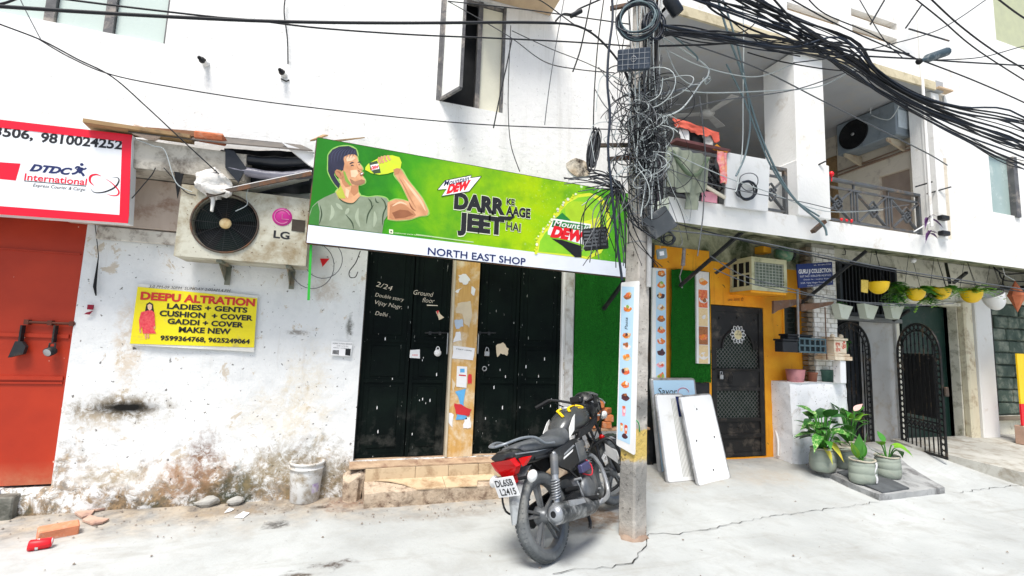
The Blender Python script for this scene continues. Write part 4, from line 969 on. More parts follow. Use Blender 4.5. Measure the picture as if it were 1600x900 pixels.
# ================================================================ right-hand house
RH = thing('right_house', 'house with orange ground floor, wide balcony above and arched iron gates on the right', 'house', (6, 0, 0))
WCREAM = mat('old_cream_wash', (.76, .74, .64), (.64, .62, .50), sc=2.5, rough=.85, bump=.4, bs=30, world=True, dirt=(.2, .19, .12), da=.35, dsc=6)
def fyr(x, z): return .008*nz(Vector((x*3, z*3, 20)))
wall_grid(3.38, 5.88, .0, 2.62, .0, .12, [(4.25, 5.09, .185, 2.07), (5.43, 5.76, 1.72, 2.12)], .08, fyr).build('orange_wall', ORANGE, RH)
wall_grid(3.38, 5.88, 2.62, 3.0, .0, .12, [], .1, fyr).build('upper_strip', GRIMY, RH)
MB().box((3.42, -.016, 2.47), (4.22, -.003, 2.74)).build('orange_board', ORANGE, RH)
wall_grid(5.88, 9.06, .0, 3.0, .02, .12, [(6.42, 7.62, -.1, 2.03), (6.44, 7.62, 2.05, 2.82), (7.68, 8.98, -.1, 2.31)], .08, fyr).build('cream_wall', WCREAM, RH)
wall_grid(9.06, 16, -.1, 3.0, .03, .12, [(9.78, 11.3, .62, 2.45)], .12, fyr).build('cream_wall', WCREAM, RH)
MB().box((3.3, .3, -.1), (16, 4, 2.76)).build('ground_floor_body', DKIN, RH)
# --- white brick pillar (joined: single bricks are only 3 px high)
PBR = mat('whitewashed_brick', (.84, .83, .79), (.76, .75, .70), sc=12, rough=.9, bump=.5, bs=30, dirt=(.35, .3, .22), da=.25, world=True)
pb = MB(); z = .0; r_ = 0
while z < 2.94:
    x = 5.84-(.06 if r_ % 2 else 0)
    while x < 6.26:
        a, b = max(x, 5.84), min(x+.115, 6.26)
        if b-a > .02: pb.box((a, -.12+random.uniform(-.006, .006), z), (b-.008, .03, z+.056), ch=.004)
        x += .12
    z += .064; r_ += 1
pil = MB().box((5.845, -.108, .0), (6.255, .04, 2.99)).build('pillar', mat('pillar_mortar', (.5, .48, .42), rough=.95, bump=.3), RH, 'white brick pillar')
pb.build('brickwork', PBR, pil, kind='stuff')
sd_ = MB(); z = .0
while z < 2.9: sd_.box((5.74, -.1+random.uniform(-.01, .01), z), (5.835, .0, z+.052), ch=.005); z += .064
sd_.build('brick_edge', mat('dark_brick_edge', (.30, .24, .17), (.14, .11, .08), sc=10, rough=.9, bump=.5, world=True), pil, kind='stuff')
# --- small dark window in the orange wall
wf = MB().box((5.41, -.02, 1.70), (5.78, .02, 1.715)).box((5.41, -.02, 2.125), (5.78, .02, 2.14)).box((5.41, -.02, 1.715), (5.425, .02, 2.125)).box((5.765, -.02, 1.715), (5.78, .02, 2.125)).build('window', ORANGE, RH, 'small dark window in the orange wall')
MB().box((5.43, .06, 1.72), (5.76, .07, 2.12)).build('pane', mat('dark_pane', (.012, .02, .018), rough=.15, bump=0), wf)
# --- iron mesh door
IRON = mat('brown_black_iron', (.012, .012, .013), (.032, .03, .028), sc=3, rough=.5, metal=.25, bump=.25, spec=.3, dirt=(.12, .10, .08), da=.3)
dx0, dx1, dz0, dz1 = 4.26, 5.08, .195, 2.06
dr = MB()
for a, b in ((dx0, dx0+.07), (dx1-.07, dx1)): dr.box((a, .0, dz0), (b, .05, dz1))
for a, b in ((dz0, dz0+.05), (.42, .47), (.62, .66), (1.00, 1.045), (1.24, 1.275), (1.99, dz1)): dr.box((dx0+.071, .002, a), (dx1-.071, .048, b))
di = dr.build('door', IRON, RH, 'dark iron mesh door with arched mesh panel and white flower rangoli emblem')
cxd = (dx0+dx1)/2
MB().box((dx0+.071, .018, dz0+.051), (dx1-.071, .03, .419)).box((dx0+.071, .018, .471), (dx1-.071, .03, .619)).build('kick_panel', IRON, di)
MB().box((dx0+.071, .014, 1.046), (dx1-.071, .03, 1.239)).build('lock_panel', IRON, di)
# top plate with arched cut-out
RA = .25; ZA = 1.52
n = 14; arc = [(cxd+RA*math.cos(math.pi*k/n), ZA+RA*math.sin(math.pi*k/n)) for k in range(n+1)]
mb = MB(); top = [(dx1-.071+(dx0-dx1+.142)*k/n, 1.989) for k in range(n+1)]
mb.add([(x, .012, z) for x, z in arc]+[(x, .012, z) for x, z in top], [(k, k+1, n+2+k, n+1+k) for k in range(n)])
mb.add([(cxd+RA, .012, ZA), (dx1-.071, .012, ZA), (dx1-.071, .012, 1.989)], [(0, 1, 2)]); mb.add([(cxd-RA, .012, ZA), (dx0+.071, .012, ZA), (dx0+.071, .012, 1.989)], [(2, 1, 0)])
mb.build('arch_plate', IRON, di)
MB().tube([(x, .004, z) for x, z in arc], .012, 6).build('arch_rim', IRON, di)
for x, z in ((dx0+.13, 1.9), (dx1-.13, 1.9), (cxd, 1.92), (dx0+.12, 1.62), (dx1-.12, 1.62), (cxd, .55)): MB().sphere((x, .008, z), (.016, .01, .016), 8, 5).build('rivet', IRON, di)
MESH = mat('mesh_wire', (.20, .20, .19), (.12, .12, .11), rough=.5, metal=.4, bump=0)
def mesh_area(x0, x1, z0, z1, sp, y, inside=None, r=.0028):
    mb = MB(); w_, h = x1-x0, z1-z0; k = -h
    while k < w_:
        for sg in (1, -1):
            pts = []
            for t in [i/24 for i in range(25)]:
                z = z0+h*t; x = x0+k+h*t if sg == 1 else x1-k-h*t
                if x0 <= x <= x1 and (inside is None or inside(x, z)): pts.append((x, y+(.003 if sg > 0 else 0), z))
            if len(pts) > 1: mb.bar(pts[0], pts[-1], r*2, r*1.5, (0, 1, 0))
        k += sp
    return mb
mesh_area(dx0+.07, dx1-.07, 1.276, 1.77, .055, .02, lambda x, z: z < ZA or (x-cxd)**2+(z-ZA)**2 < RA*RA).build('wire_mesh', MESH, di)
mesh_area(dx0+.07, dx1-.07, .661, 1.0, .055, .02).build('wire_mesh', MESH, di)
MB().box((dx0+.01, .075, dz0), (dx1-.01, .08, dz1)).build('inner_screen', mat('dark_green_screen', (.012, .03, .02), rough=.7, bump=0), di)
MB().tube([(dx0+.02, -.012, 1.26), (dx1-.1, -.012, 1.27)], .011, 8).build('bolt', IRON, di)
mb = MB().tube([(dx0+.27, -.02, 1.23), (dx0+.30, -.02, 1.17), (dx0+.27, -.02, 1.09), (dx0+.24, -.02, 1.12), (dx0+.25, -.02, 1.2), (dx0+.27, -.02, 1.23)], .007, 6); mb.build('latch_ring', IRON, di)
MB().box((dx0+.1, -.03, 1.14), (dx0+.15, .0, 1.2), ch=.006).tube([(dx0+.108, -.015, 1.2), (dx0+.11, -.015, 1.235), (dx0+.14, -.015, 1.235), (dx0+.142, -.015, 1.2)], .005, 6).build('padlock', STEEL, di)
# flower emblem on the mesh
ce = PY(1153, 523, -.01); em = thing('flower_emblem', 'white petal shaped emblem with cream centre fixed on the iron mesh door', 'emblem', ce)
for k in range(12):
    a = 2*math.pi*k/12; d_ = Vector((math.cos(a), 0, math.sin(a))); s_ = Vector((-d_.z, 0, d_.x)); L_ = .125 if k % 2 == 0 else .115
    pts = [ce+d_*.055, ce+d_*(L_*.68)+s_*.034, ce+d_*L_, ce+d_*(L_*.68)-s_*.034]
    MB().tube(pts, .0055, 5, closed=True).build('petal', WHT, em)
CRM = mat('cream_plate', (.76, .66, .38), rough=.5, bump=0)
MB().lathe([(0, .006), (.058, .006), (.062, 0), (0, 0)], 24, tuple(ce), (0, -1, 0)).build('centre_plate', CRM, em)
text('राधे राधे', em, INK, ce+Vector((-.045, -.0075, -.008)), ce+Vector((.045, -.0075, -.008)), .022)
text('श्री', em, INK, ce+Vector((-.012, -.0075, .026)), ce+Vector((.012, -.0075, .026)), .016)
# lettering painted on the orange wall
CH2 = mat('maroon_paint', (.12, .02, .01), rough=.6, bump=0)
text('जय माता दी', RH, CH2, PY(1137, 471, -.012), PY(1162, 470, -.012), .035)
# --- turf bays
TURF = ND('artificial_turf'); P_ = TURF.pos; t1 = TURF.noise(P_, 90, 3, .6); t2 = TURF.noise(P_, 1.6, 4)
cc_ = TURF.mix(TURF.ramp(t1, [(.3, 0), (.7, 1)]), (.004, .055, .006), (.018, .20, .016)); cc_ = TURF.mix(TURF.ramp(t2, [(.35, 0), (.7, .55)]), cc_, (.008, .13, .012)); TURF.bump(t1, .9, .02); TURF = TURF.out(cc_, .85, 0, .15)
def turf(x0, x1, z0, z1, y0, lab):
    mb = MB(); f = lambda u, v: Vector((x0+(x1-x0)*u+.012*nz(Vector((v*5, x0, 3))), y0+.018*nz(Vector((u*4+x0, v*2.2, 7)))+.01*nz(Vector((u*11+x0, v*6, 2))), z0+(z1-z0)*v+(.02*nz(Vector((u*8, x0, v)))) if v > .95 or v < .05 else z0+(z1-z0)*v))
    mb.grid(f, 30, 50)
    rg = random.Random(5)
    for _ in range(9000):
        u, v = rg.random(), rg.random(); p = f(u, v); a = rg.uniform(-.7, .7); l_ = rg.uniform(.009, .018)
        d_ = Vector((math.sin(a)*.6, -.8, rg.uniform(-.9, .3))).normalized()*l_; s_ = Vector((.0022, 0, .0004))
        mb.add([p-s_, p+s_, p+d_], [(0, 1, 2)])
    return solo(mb, 'artificial_turf', TURF, lab, 'turf panel', loc=((x0+x1)/2, y0, z0))
turf(2.365, 3.33, .60, 2.9, -.015, 'wide artificial turf panel lining the bay behind the stacked bricks')
turf(3.62, 4.2, 1.10, 2.46, -.05, 'narrow artificial turf strip between the menu board and the iron mesh door')
MB().box((3.3, -.06, .0), (3.37, .05, 2.75)).build('corner_post', BLKM, RH)
MB().box((3.4, -.02, .1), (4.2, -.012, 1.1)).build('dark_lower_panel', BLKM, RH)
# --- shutter window with vertical slats
SLM = mat('slate_grey_metal', (.03, .036, .042), (.055, .06, .07), sc=4, rough=.4, metal=.4, bump=.15, dirt=(.15, .15, .14), da=.3)
sw = MB(); X0, X1, Z0_, Z1_ = 6.45, 7.61, 2.05, 2.81
sw.box((X0, -.03, Z0_), (X1, .03, Z0_+.05)); sw.box((X0, -.03, Z1_-.03), (X1, .03, Z1_)); sw.box((X0, -.03, Z0_+.051), (X0+.04, .03, Z1_-.031)); sw.box((X1-.04, -.03, Z0_+.051), (X1, .03, Z1_-.031))
sw = sw.build('slatted_window', SLM, RH, 'dark slatted metal window above the arched gates')
n = 15
for k in range(n):
    x = X0+.05+(X1-X0-.1)*k/n; MB().obox((x+.03, .0, (Z0_+Z1_)/2+.01), (.024, .014, 0), (-.002, .004, 0), (0, 0, (Z1_-Z0_)/2-.045)).build('slat', SLM, sw)
MB().box((X0+.041, .05, Z0_+.05), (X1-.041, .06, Z1_-.03)).build('backing', BLK, sw)
MB().box((6.40, -.06, 1.985), (7.63, .1, 2.045), ch=.006).build('window_ledge', mat('grey_ledge', (.2, .21, .21), rough=.8, bump=.2), RH)
# --- recessed grey wall
MB().grid(lambda u, v: Vector((7.05+.62*u, .16-.10*math.sin(u*1.57), .1+1.9*v)), 12, 4).build('grey_reveal_wall', W_GREY, RH)
MB().box((7.60, .021+.001, .1), (7.68, .14, 2.03)).build('gate_pier', W_GREY, RH)
# --- arched iron gates
GI = mat('black_iron_gate', (.008, .009, .010), (.025, .025, .025), rough=.45, metal=.4, bump=.15, dirt=(.2, .14, .09), da=.25)
def arch_gate(name, H, E_, zb, zt, par, lab, solid, ring_cols, double=False):
    """gate leaf standing on the ground line H..E_ (plan points), bottom zb, apex zt; built of frame, rings and bars"""
    H, E_ = Vector((*H, 0)), Vector((*E_, 0)); ux = (E_-H); W = ux.length; ux.normalize(); nrm = Vector((-ux.y, ux.x, 0)); r = W/2; zs = zt-r
    P_ = lambda u, z, d=0: H+ux*u+Vector((0, 0, z))+nrm*d
    fr = MB(); path = [P_(0.012, zb), P_(0.012, zs)]+[P_(r-(r-.012)*math.cos(math.pi*k/16), zs+(r-.012)*math.sin(math.pi*k/16)) for k in range(1, 16)]+[P_(W-.012, zs), P_(W-.012, zb)]
    fr.tube(path, .017, 6); inn = [P_(.10, zb+.02), P_(.10, zs)]+[P_(r-(r-.10)*math.cos(math.pi*k/14), zs+(r-.10)*math.sin(math.pi*k/14)) for k in range(1, 14)]+[P_(W-.10, zs), P_(W-.10, zb+.02)]
    fr.tube(inn, .010, 5); fr.bar(P_(0, zb+.01), P_(W, zb+.01), .02, .03); fr.bar(P_(.1, zb+.30), P_(W-.1, zb+.30), .015, .02); fr.bar(P_(.1, zb+.42), P_(W-.1, zb+.42), .015, .02)
    g = fr.build('gate', GI, par, lab)
    rg = .036
    zz = zb+.06
    tor = lambda c, rr: [c+ux*rr*math.cos(2*math.pi*q/10)+Vector((0, 0, rr*math.sin(2*math.pi*q/10))) for q in range(10)]
    base = None
    while zz < zs:
        for u in (.056, W-.056):
            c = P_(u, zz); o_ = MB().tube(tor(c, rg), .008, 4, closed=True).build('ring', GI, g)
        zz += .076
    na = int(math.pi*(r-.056)/.078)
    for k in range(1, na):
        a = math.pi*k/na; c = P_(r-(r-.056)*math.cos(a), zs+(r-.056)*math.sin(a)); MB().tube(tor(c, rg), .008, 4, closed=True).build('ring', GI, g)
    nb = max(3, int((W-.2)/.075))
    for k in range(nb):
        u = .1+(W-.2)*(k+.5)/nb
        MB().tube(tor(P_(u, zb+.36), .034), .008, 4, closed=True).build('ring', GI, g)
        top_ = zs+math.sqrt(max(0, (r-.1)**2-(u-r)**2)); MB().bar(P_(u, zb+.03), P_(u, top_), .012, .012).build('bar', GI, g)
        t2_ = top_-.05
        while t2_ > zs-.1: MB().sphere(P_(u, t2_), .016, 6, 4).build('knob', GI, g); t2_ -= .13
    if solid: MB().prism([P_(.13, solid[0]), P_(W-.13, solid[0]), P_(W-.13, solid[1]), P_(.13, solid[1])], nrm*.012).build('sheet_panel', mat('black_sheet', (.006, .006, .007), rough=.6, bump=0), g)
    return g
g1 = arch_gate('gate', (6.36, .10), (7.16, .10), .28, 1.98, RH, 'closed arched iron gate with rows of rings beside the white pillar', None, 1)
MB().box((6.42, .2, .0), (7.1, .21, 2.0)).build('gate_backing', SLM, RH)
he = PY(1409, 690, -.03); fe = PG(1481, 722)
g2 = arch_gate('gate', (he.x, -.03), (fe.x, fe.y), fe.z+.03, fe.z+.03+1.72, RH, 'open arched iron gate leaf with black sheet panel swung out towards the lane', (.72, 1.55), 1)
MB().box((fe.x-.02, fe.y-.05, 1.02), (fe.x+.03, fe.y-.015, 1.14), ch=.01).build('lock_box', RUSTY, g2)
# --- dark green double door in the entrance and its lintel, right pillars
GDR = mat('dark_green_door', (.008, .028, .022), (.014, .045, .034), sc=2, rough=.5, bump=.1, dirt=(.06, .07, .06), da=.35, world=True)
dd = MB().box((8.02, .2, .2), (9.0, .24, 2.3)).build('door', GDR, RH, 'dark green inner door')
for z in (.9, 1.12, 1.9): MB().box((8.05, .185, z), (8.98, .199, z+.03)).build('door_rail', GDR, dd)
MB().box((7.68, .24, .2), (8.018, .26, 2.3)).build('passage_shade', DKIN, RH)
MB().box((7.66, -.04, 2.315), (9.10, .019, 2.37), ch=.008).build('lintel', WCREAM, RH)
PC = mat('cream_pilaster', (.72, .68, .52), (.62, .56, .40), sc=2, stretch=(2, 2, .5), rough=.8, bump=.3, dirt=(.3, .2, .1), da=.4, world=True)
MB().box((9.0, -.08, .2), (9.2, .028, 2.4), ch=.02).jitter(.006, 6).build('pilaster', PC, RH); MB().box((9.23, -.10, .2), (9.62, .028, 2.62), ch=.012).build('pilaster', W_R, RH)
MB().tube([(9.70, -.03, .7), (9.70, -.03, 2.4)], .035, 8).jitter(.008, 20).build('black_downpipe', BLKM, RH)
RKM = mat('mossy_dark_stone', (.035, .06, .045), (.10, .14, .11), sc=5, rough=.8, bump=.8, bs=18, dirt=(.28, .3, .24), da=.45, world=True)
rw = MB().box((9.78, .1, .6), (11.3, .14, 2.46)).build('niche_back', RKM, RH)
for r_ in range(9):
    z = .63+r_*.2; x = 9.78+random.uniform(0, .2)
    while x < 11.2:
        w_ = random.uniform(.28, .5)
        mb = MB().box((x, .045+random.uniform(-.015, .015), z+.008), (min(x+w_-.012, 11.3), .1, z+.19), ch=.012); mb.jitter(.012, 8, r_); mb.build('stone', RKM, rw); x += w_
MB().box((9.66, -.06, .56), (11.5, .06, .615), ch=.01).build('niche_sill', mat('brown_sill', (.22, .18, .13), rough=.8, bump=.3), RH)
# raised platform at the far right
def PP(x, y):
    z = .3
    for _ in range(12): p = PZ(x, y, z); z = .33+.085*p.y
    return p
pl = MB(); A2 = PP(1425, 697); B2 = PP(1640, 748); poly_ = [A2, B2, Vector((14, B2.y-.3, 0)), Vector((14, .03, 0)), Vector((A2.x+.1, .03, 0))]
bot_ = [Vector((p.x, p.y, -.05)) for p in poly_]; top_p = [Vector((p.x, p.y, .33+.085*p.y)) for p in poly_]
pl.add(bot_+top_p, [(5-k, ) for k in []]+[tuple(range(len(poly_), 2*len(poly_)))]+[(i, (i+1) % 5, 5+(i+1) % 5, 5+i) for i in range(5)] if len(poly_) == 5 else [])
struct(pl, 'platform', mat('platform_concrete', (.50, .50, .46), (.38, .37, .33), sc=2, rough=.85, bump=.4, bs=25, dirt=(.25, .22, .17), da=.5, world=True))
# --- thick whitewashed masonry block
blk = MB()
def fb(side):
    def f(u, v):
        z = v*1.13
        if side == 'f': p = Vector((5.2+.98*u, -.3, z))
        elif side == 'l': p = Vector((5.2, .0-.3*u, z))
        elif side == 'r': p = Vector((6.18, -.3+.3*u, z))
        else: p = Vector((5.2+.98*u, -.3+.3*v, 1.13))
        cx, cy = 5.565, -.1
        q = p+Vector((.028*nz(p*2.4), .028*nz(p*2.4+Vector((7, 0, 0))), .02*nz(p*2.4+Vector((0, 9, 0)))))
        q += Vector((nz(p*9), nz(p*9+Vector((5, 5, 5))), 0))*.008
        for ax, lo, hi in ((0, 5.2, 6.18),):   # round the vertical corners
            e_ = min(abs(p.x-lo), abs(p.x-hi)); t = max(0, 1-e_/.09); q.y += .05*t*t*(1 if side != 'r' and side != 'l' else .6)
        if v > .93: q.y += .02*(v-.93)/.07
        if v < .3 and u < .4 and side == 'f': q.x += .12*(.3-v)*(1-u)
        return q
    return f
for s_, nu, nv in (('f', 44, 36), ('l', 10, 36), ('r', 10, 36), ('t', 44, 10)): blk.grid(fb(s_), nu, nv)
WBLK = mat('thick_whitewash', (.86, .87, .88), (.78, .79, .81), sc=3, rough=.9, bump=.7, bs=14, dirt=(.45, .41, .36), da=.2, dsc=7, speck=(.16, .14, .13))
solo(blk, 'masonry_block', WBLK, 'waist high whitewashed masonry block between the iron mesh door and the pot plants', 'masonry block', loc=(5.56, -.18, 0))
# ================================================================ balcony
FZ0, FZ1, BYF = 2.775, 3.03, -.92
sl_ = MB().box((2.95, BYF, FZ0), (16, .0, FZ1)); 
sl_ = MB().grid(lambda u, v: Vector((2.95+13.05*u, BYF+.004*nz(Vector((u*60, v*3, 1))), FZ0+(FZ1-FZ0)*v)), 100, 3); sl_.grid(lambda u, v: Vector((2.95+13.05*u, BYF+(2.95-BYF)*v, FZ1)), 20, 6)
sl_.add([(2.95, BYF, FZ0), (2.95, .0, FZ0), (2.95, .0, FZ1), (2.95, BYF, FZ1)], [(3, 2, 1, 0)])
fl = sl_.build('balcony_slab', W_R, RH)
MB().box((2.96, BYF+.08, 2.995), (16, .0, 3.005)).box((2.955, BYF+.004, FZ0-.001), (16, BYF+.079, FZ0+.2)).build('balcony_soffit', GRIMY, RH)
# sagging white sheet that hides the slab front towards the right
mb = MB().grid(lambda u, v: Vector((5.0+8.5*u, BYF-.05-.35*(1-v)-.01*nz(Vector((u*12, v*3, 0))), 2.70+.03*math.sin(u*9)*(1-v)+.24*v)), 40, 5)
mb2 = MB(); mb2.v = mb.v+[v+Vector((0, 0, -.012)) for v in mb.v]; nn_ = len(mb.v); mb2.f = mb.f+[tuple(i+nn_ for i in f[::-1]) for f in mb.f]; mb2.sm = mb.sm*2
# upper slab, parapet, soffit
UZ = 5.02
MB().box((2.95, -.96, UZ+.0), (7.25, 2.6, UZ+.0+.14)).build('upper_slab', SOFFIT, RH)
TRIM = mat('beige_slab_edge', (.62, .55, .38), (.50, .44, .30), sc=6, rough=.85, bump=.3, dirt=(.3, .25, .15), da=.4, world=True)
MB().box((2.95, -.99, UZ-.02), (7.05, -.962, UZ+.09)).build('slab_edge', TRIM, RH)
up_h = [(4.62, 5.47, 5.62, 5.70), (5.62, 6.62, 5.62, 5.70), (5.62, 6.62, 5.86, 5.94), (4.62, 5.47, 5.86, 5.94)]
def holes_px(l): return [(PY(a, b, -.99).x, PY(c, d, -.99).x, PY(a, b, -.99).z-.1, PY(a, b, -.99).z) for a, b, c, d in l]
hl = holes_px([(1230, 2, 1312, 28), (1330, 12, 1402, 38), (1332, 37, 1402, 60)])
wall_grid(2.95, 7.05, UZ+.092, 8.4, -.985, .08, hl, .3, lambda x, z: .004*nz(Vector((x, z, 1)))).build('parapet', W_R, RH)
MB().box((3.0, -.9, UZ+.2), (7.0, -.87, 8.3)).build('vent_back', BEIGE, RH)
# back wall, side wall with door openings
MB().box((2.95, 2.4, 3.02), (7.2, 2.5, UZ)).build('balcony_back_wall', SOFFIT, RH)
SIDE = mat('side_wall_cream', (.72, .66, .54), (.62, .56, .46), sc=1.5, rough=.85, bump=.2, world=True, dirt=(.4, .34, .28), da=.3)
sdm = MB(); ys_ = [-.9, -.53, -.12, 2.4]
sdm.box((7.2, -.9, FZ1-.0), (7.32, -.53, UZ)); sdm.box((7.2, -.12, FZ1), (7.32, .5, UZ)); sdm.box((7.2, -.529, 4.12), (7.32, -.121, UZ)); sdm.box((7.2, .51, 4.68), (7.32, .69, UZ)); sdm.box((7.2, .70, FZ1), (7.32, 2.4, UZ))
sdm.build('balcony_side_wall', SIDE, RH)
MB().box((7.26, -.53, FZ1), (7.3, -.12, 4.12)).build('door', mat('brown_side_door', (.35, .28, .23), (.28, .22, .18), rough=.6, bump=.1), RH, 'brown balcony side door')
MB().box((7.18, .505, FZ1), (7.24, .69, 4.68)).build('door_frame', WOOD, RH)
# next house front, flush with the balcony front
wall_grid(7.05, 16, FZ1+.002, 8.4, -.9, .15, [(8.22, 8.78, 3.52, 4.36), (7.12, 7.36, 4.72, 5.02), (8.62, 10.0, 6.15, 7.4)], .25, lambda x, z: .01*nz(Vector((x, z, 4)))).build('front_wall', W_R, RH)
MB().box((2.96, -.86, UZ+.15), (7.05, 3, 8.35)).build('upper_storey_body', W_R, RH)
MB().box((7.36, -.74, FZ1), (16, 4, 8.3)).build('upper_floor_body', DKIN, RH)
wg = MB().box((8.225, -.86, 3.53), (8.70, -.85, 4.355)).build('window', mat('grey_green_glass', (.30, .40, .38), (.38, .47, .45), sc=3, rough=.25, bump=.03, dirt=(.6, .65, .62), da=.2), RH, 'grey green window pane on the far right wall')
MB().box((8.705, -.93, 3.50), (8.80, -.80, 4.38)).jitter(.01, 7).build('window_frame', WFR, wg)
MB().box((8.62, -.84, 6.16), (9.95, -.83, 7.4)).build('window', mat('lime_pane', (.50, .52, .32), (.44, .46, .30), rough=.4, bump=.02), RH, 'olive tinted window at the top right')
v_ = MB().box((7.13, -.8, 4.73), (7.35, -.79, 5.01)).build('vent_window', BLK, RH)
for k in range(4): MB().box((7.15+k*.055, -.885, 4.73), (7.165+k*.055, -.87, 5.01)).build('bar', WFR, v_)
MB().box((7.10, -1.0, 5.04), (7.38, -.91, 5.06)).build('vent_hood', BEIGE, v_)
# columns
for x0, x1 in ((4.66, 5.11),):
    mb = MB().box((x0, BYF-.012, FZ1), (x1, BYF+.42, UZ-.022)); mb.build('column', W_R, RH, 'white square balcony column')
    MB().box((x0-.02, BYF-.035, FZ1+.002), (x1+.02, BYF+.43, 3.68), ch=.008).build('column_base', W_R, RH)
MB().box((7.04, -.93, FZ1), (7.2, -.8, UZ-.022)).build('corner_column', W_R, RH)
# railings
RL = mat('grey_rail_paint', (.13, .14, .15), (.07, .075, .08), sc=5, rough=.45, metal=.2, bump=.1, dirt=(.3, .2, .12), da=.25)
def railing(x0, x1, lab, y=-.80, bays=3):
    t = thing('balcony_railing', lab, 'railing', ((x0+x1)/2, y, FZ1))
    zb, zm, zt_ = FZ1+.06, FZ1+.46, FZ1+.57
    MB().box((x0, y-.025, zt_-.02), (x1, y+.025, zt_+.02), ch=.006).build('top_rail', RL, t)
    MB().box((x0, y-.012, zm), (x1, y+.012, zm+.025)).build('middle_rail', RL, t); MB().box((x0, y-.012, zb), (x1, y+.012, zb+.025)).build('bottom_rail', RL, t)
    for x in (x0+.02, x1-.02): MB().box((x-.02, y-.02, FZ1), (x+.02, y+.02, zt_-.021)).build('post', RL, t)
    g = .10; bw = (x1-x0-.06-g*(bays-1))/bays
    for k in range(bays):
        a = x0+.03+k*(bw+g); b = a+bw; c = (a+b)/2; zc = (zb+zm)/2+.012
        for (p, q) in (((a, zb+.026), (b, zm)), ((a, zm), (b, zb+.026))): MB().bar((p[0], y-.004 if p[1] < zc else y+.010, p[1]), (q[0], y-.004 if p[1] < zc else y+.010, q[1]), .016, .036, (0, 1, 0)).build('diagonal', RL, t)
        for dx, dz in ((0, .03), (.0, -.03)):
            for s1 in (1, -1):
                for s2 in (1, -1):
                    s_ = .075; MB().bar((c+s1*s_, y-.016, zc+dz), (c, y-.016, zc+dz+s2*s_), .012, .024, (0, 1, 0)).build('diamond_bar', RL, t)
        if k < bays-1:
            for q in (0.0, g/2, g): MB().box((b+q-.008, y-.008, zb+.026), (b+q+.008, y+.008, zm-.001)).build('baluster', RL, t)
            MB().box((b+g/2-.01, y-.01, zm+.026), (b+g/2+.01, y+.01, zt_-.021)).build('baluster', RL, t)
    return t
railing(5.14, 6.9, 'grey patterned balcony railing between the white column and the house corner')
railing(4.15, 4.64, 'short grey balcony railing section left of the white column', bays=1)
railing(2.98, 3.66, 'grey balcony railing behind the hanging laundry', bays=1)
# conduits along the side wall
for i, (a, b, r_) in enumerate((((1291, 281), (1452, 222), .014), ((1291, 276), (1452, 216), .010), ((1300, 271), (1450, 226), .008))):
    tag_ = solo(MB().tube([PX(a[0], a[1], 7.18), PX(b[0], b[1], 7.18)], r_, 6), 'wall_conduit', mat('brown_conduit', (.30, .2, .14), rough=.6), ['thin brown pipe along the balcony side wall, lowest of the three', 'thin brown pipe along the balcony side wall, middle of the three', 'thin brown pipe along the balcony side wall, topmost of the three'][i], 'pipe', 'pipes along the balcony side wall')
# AC unit in the balcony
XF = 6.86
f0, f1 = PX(1308, 190, XF), PX(1398, 150, XF); yb, yf_ = f0.y+.02, f1.y; za, zb = 4.52, 5.0
ab = thing('outdoor_ac_unit', 'blue grey outdoor air conditioner mounted high on the balcony side wall', 'air conditioner', (7.0, (yb+yf_)/2, za))
ACB = mat('blue_grey_enamel', (.24, .28, .31), (.19, .23, .26), rough=.45, bump=.1, dirt=(.12, .13, .14), da=.3)
MB().box((XF, yf_, za), (7.14, yb, zb), ch=.012).build('casing', ACB, ab)
fc = PX(1332, 190, XF-.004); fr_ = .2; fc.z = (za+zb)/2
MB().lathe([(0, .003), (fr_, .003), (fr_+.012, .014), (fr_+.02, .0)], 30, tuple(fc), (-1, 0, 0)).build('fan_recess', BLK, ab)
mb = MB()
for k in range(3, 9): mb.tube([fc+Vector((-.014, fr_*k/9*math.cos(a), fr_*k/9*math.sin(a))) for a in [2*math.pi*q/24 for q in range(24)]], .002, 4, closed=True)
for k in range(12): a = math.pi*k/6; mb.tube([fc+Vector((-.014, .03*math.cos(a), .03*math.sin(a))), fc+Vector((-.014, fr_*math.cos(a), fr_*math.sin(a)))], .002, 4)
mb.build('fan_grille', BLKM, ab); MB().lathe([(0, .02), (.022, .018), (.025, .01)], 14, tuple(fc), (-1, 0, 0)).build('fan_hub', STEEL, ab)
MB().box((XF+.03, yf_-.012, za+.1), (7.1, yf_-.001, zb-.12), ch=.003).build('service_cover', mat('pale_blue_cover', (.55, .62, .66), rough=.4), ab)
for yy in (yf_+.1, yb-.14): MB().prism([(7.19, yy, za-.01), (XF-.02, yy, za-.01), (XF-.02, yy, za-.05), (7.19, yy, za-.16)], (0, .03, 0)).build('bracket', mat('cream_bracket', (.6, .52, .38), rough=.6, dirt=(.35, .16, .06), da=.5), ab)
def wire_solo(pts, r, m_, lab, name='cable', cat='cable', grp=None, n=5, sp=8):
    return solo(MB().tube(spline(pts, sp) if len(pts) > 2 else pts, r, n), name, m_, lab, cat, grp)
PVCW = mat('white_cable', (.66, .70, .70), rough=.4, bump=0)
wire_solo([PX(1360, 178, 6.8), PX(1362, 165, 6.8), PX(1375, 150, 6.8), PX(1394, 147, 6.8), PX(1407, 150, 6.8), PX(1405, 165, 6.8), PX(1392, 185, 6.8), PX(1378, 186, 6.8), PX(1362, 180, 6.8)], .006, PVCW, 'white refrigerant hose looped over the end of the blue grey air conditioner', 'hose', 'hose')
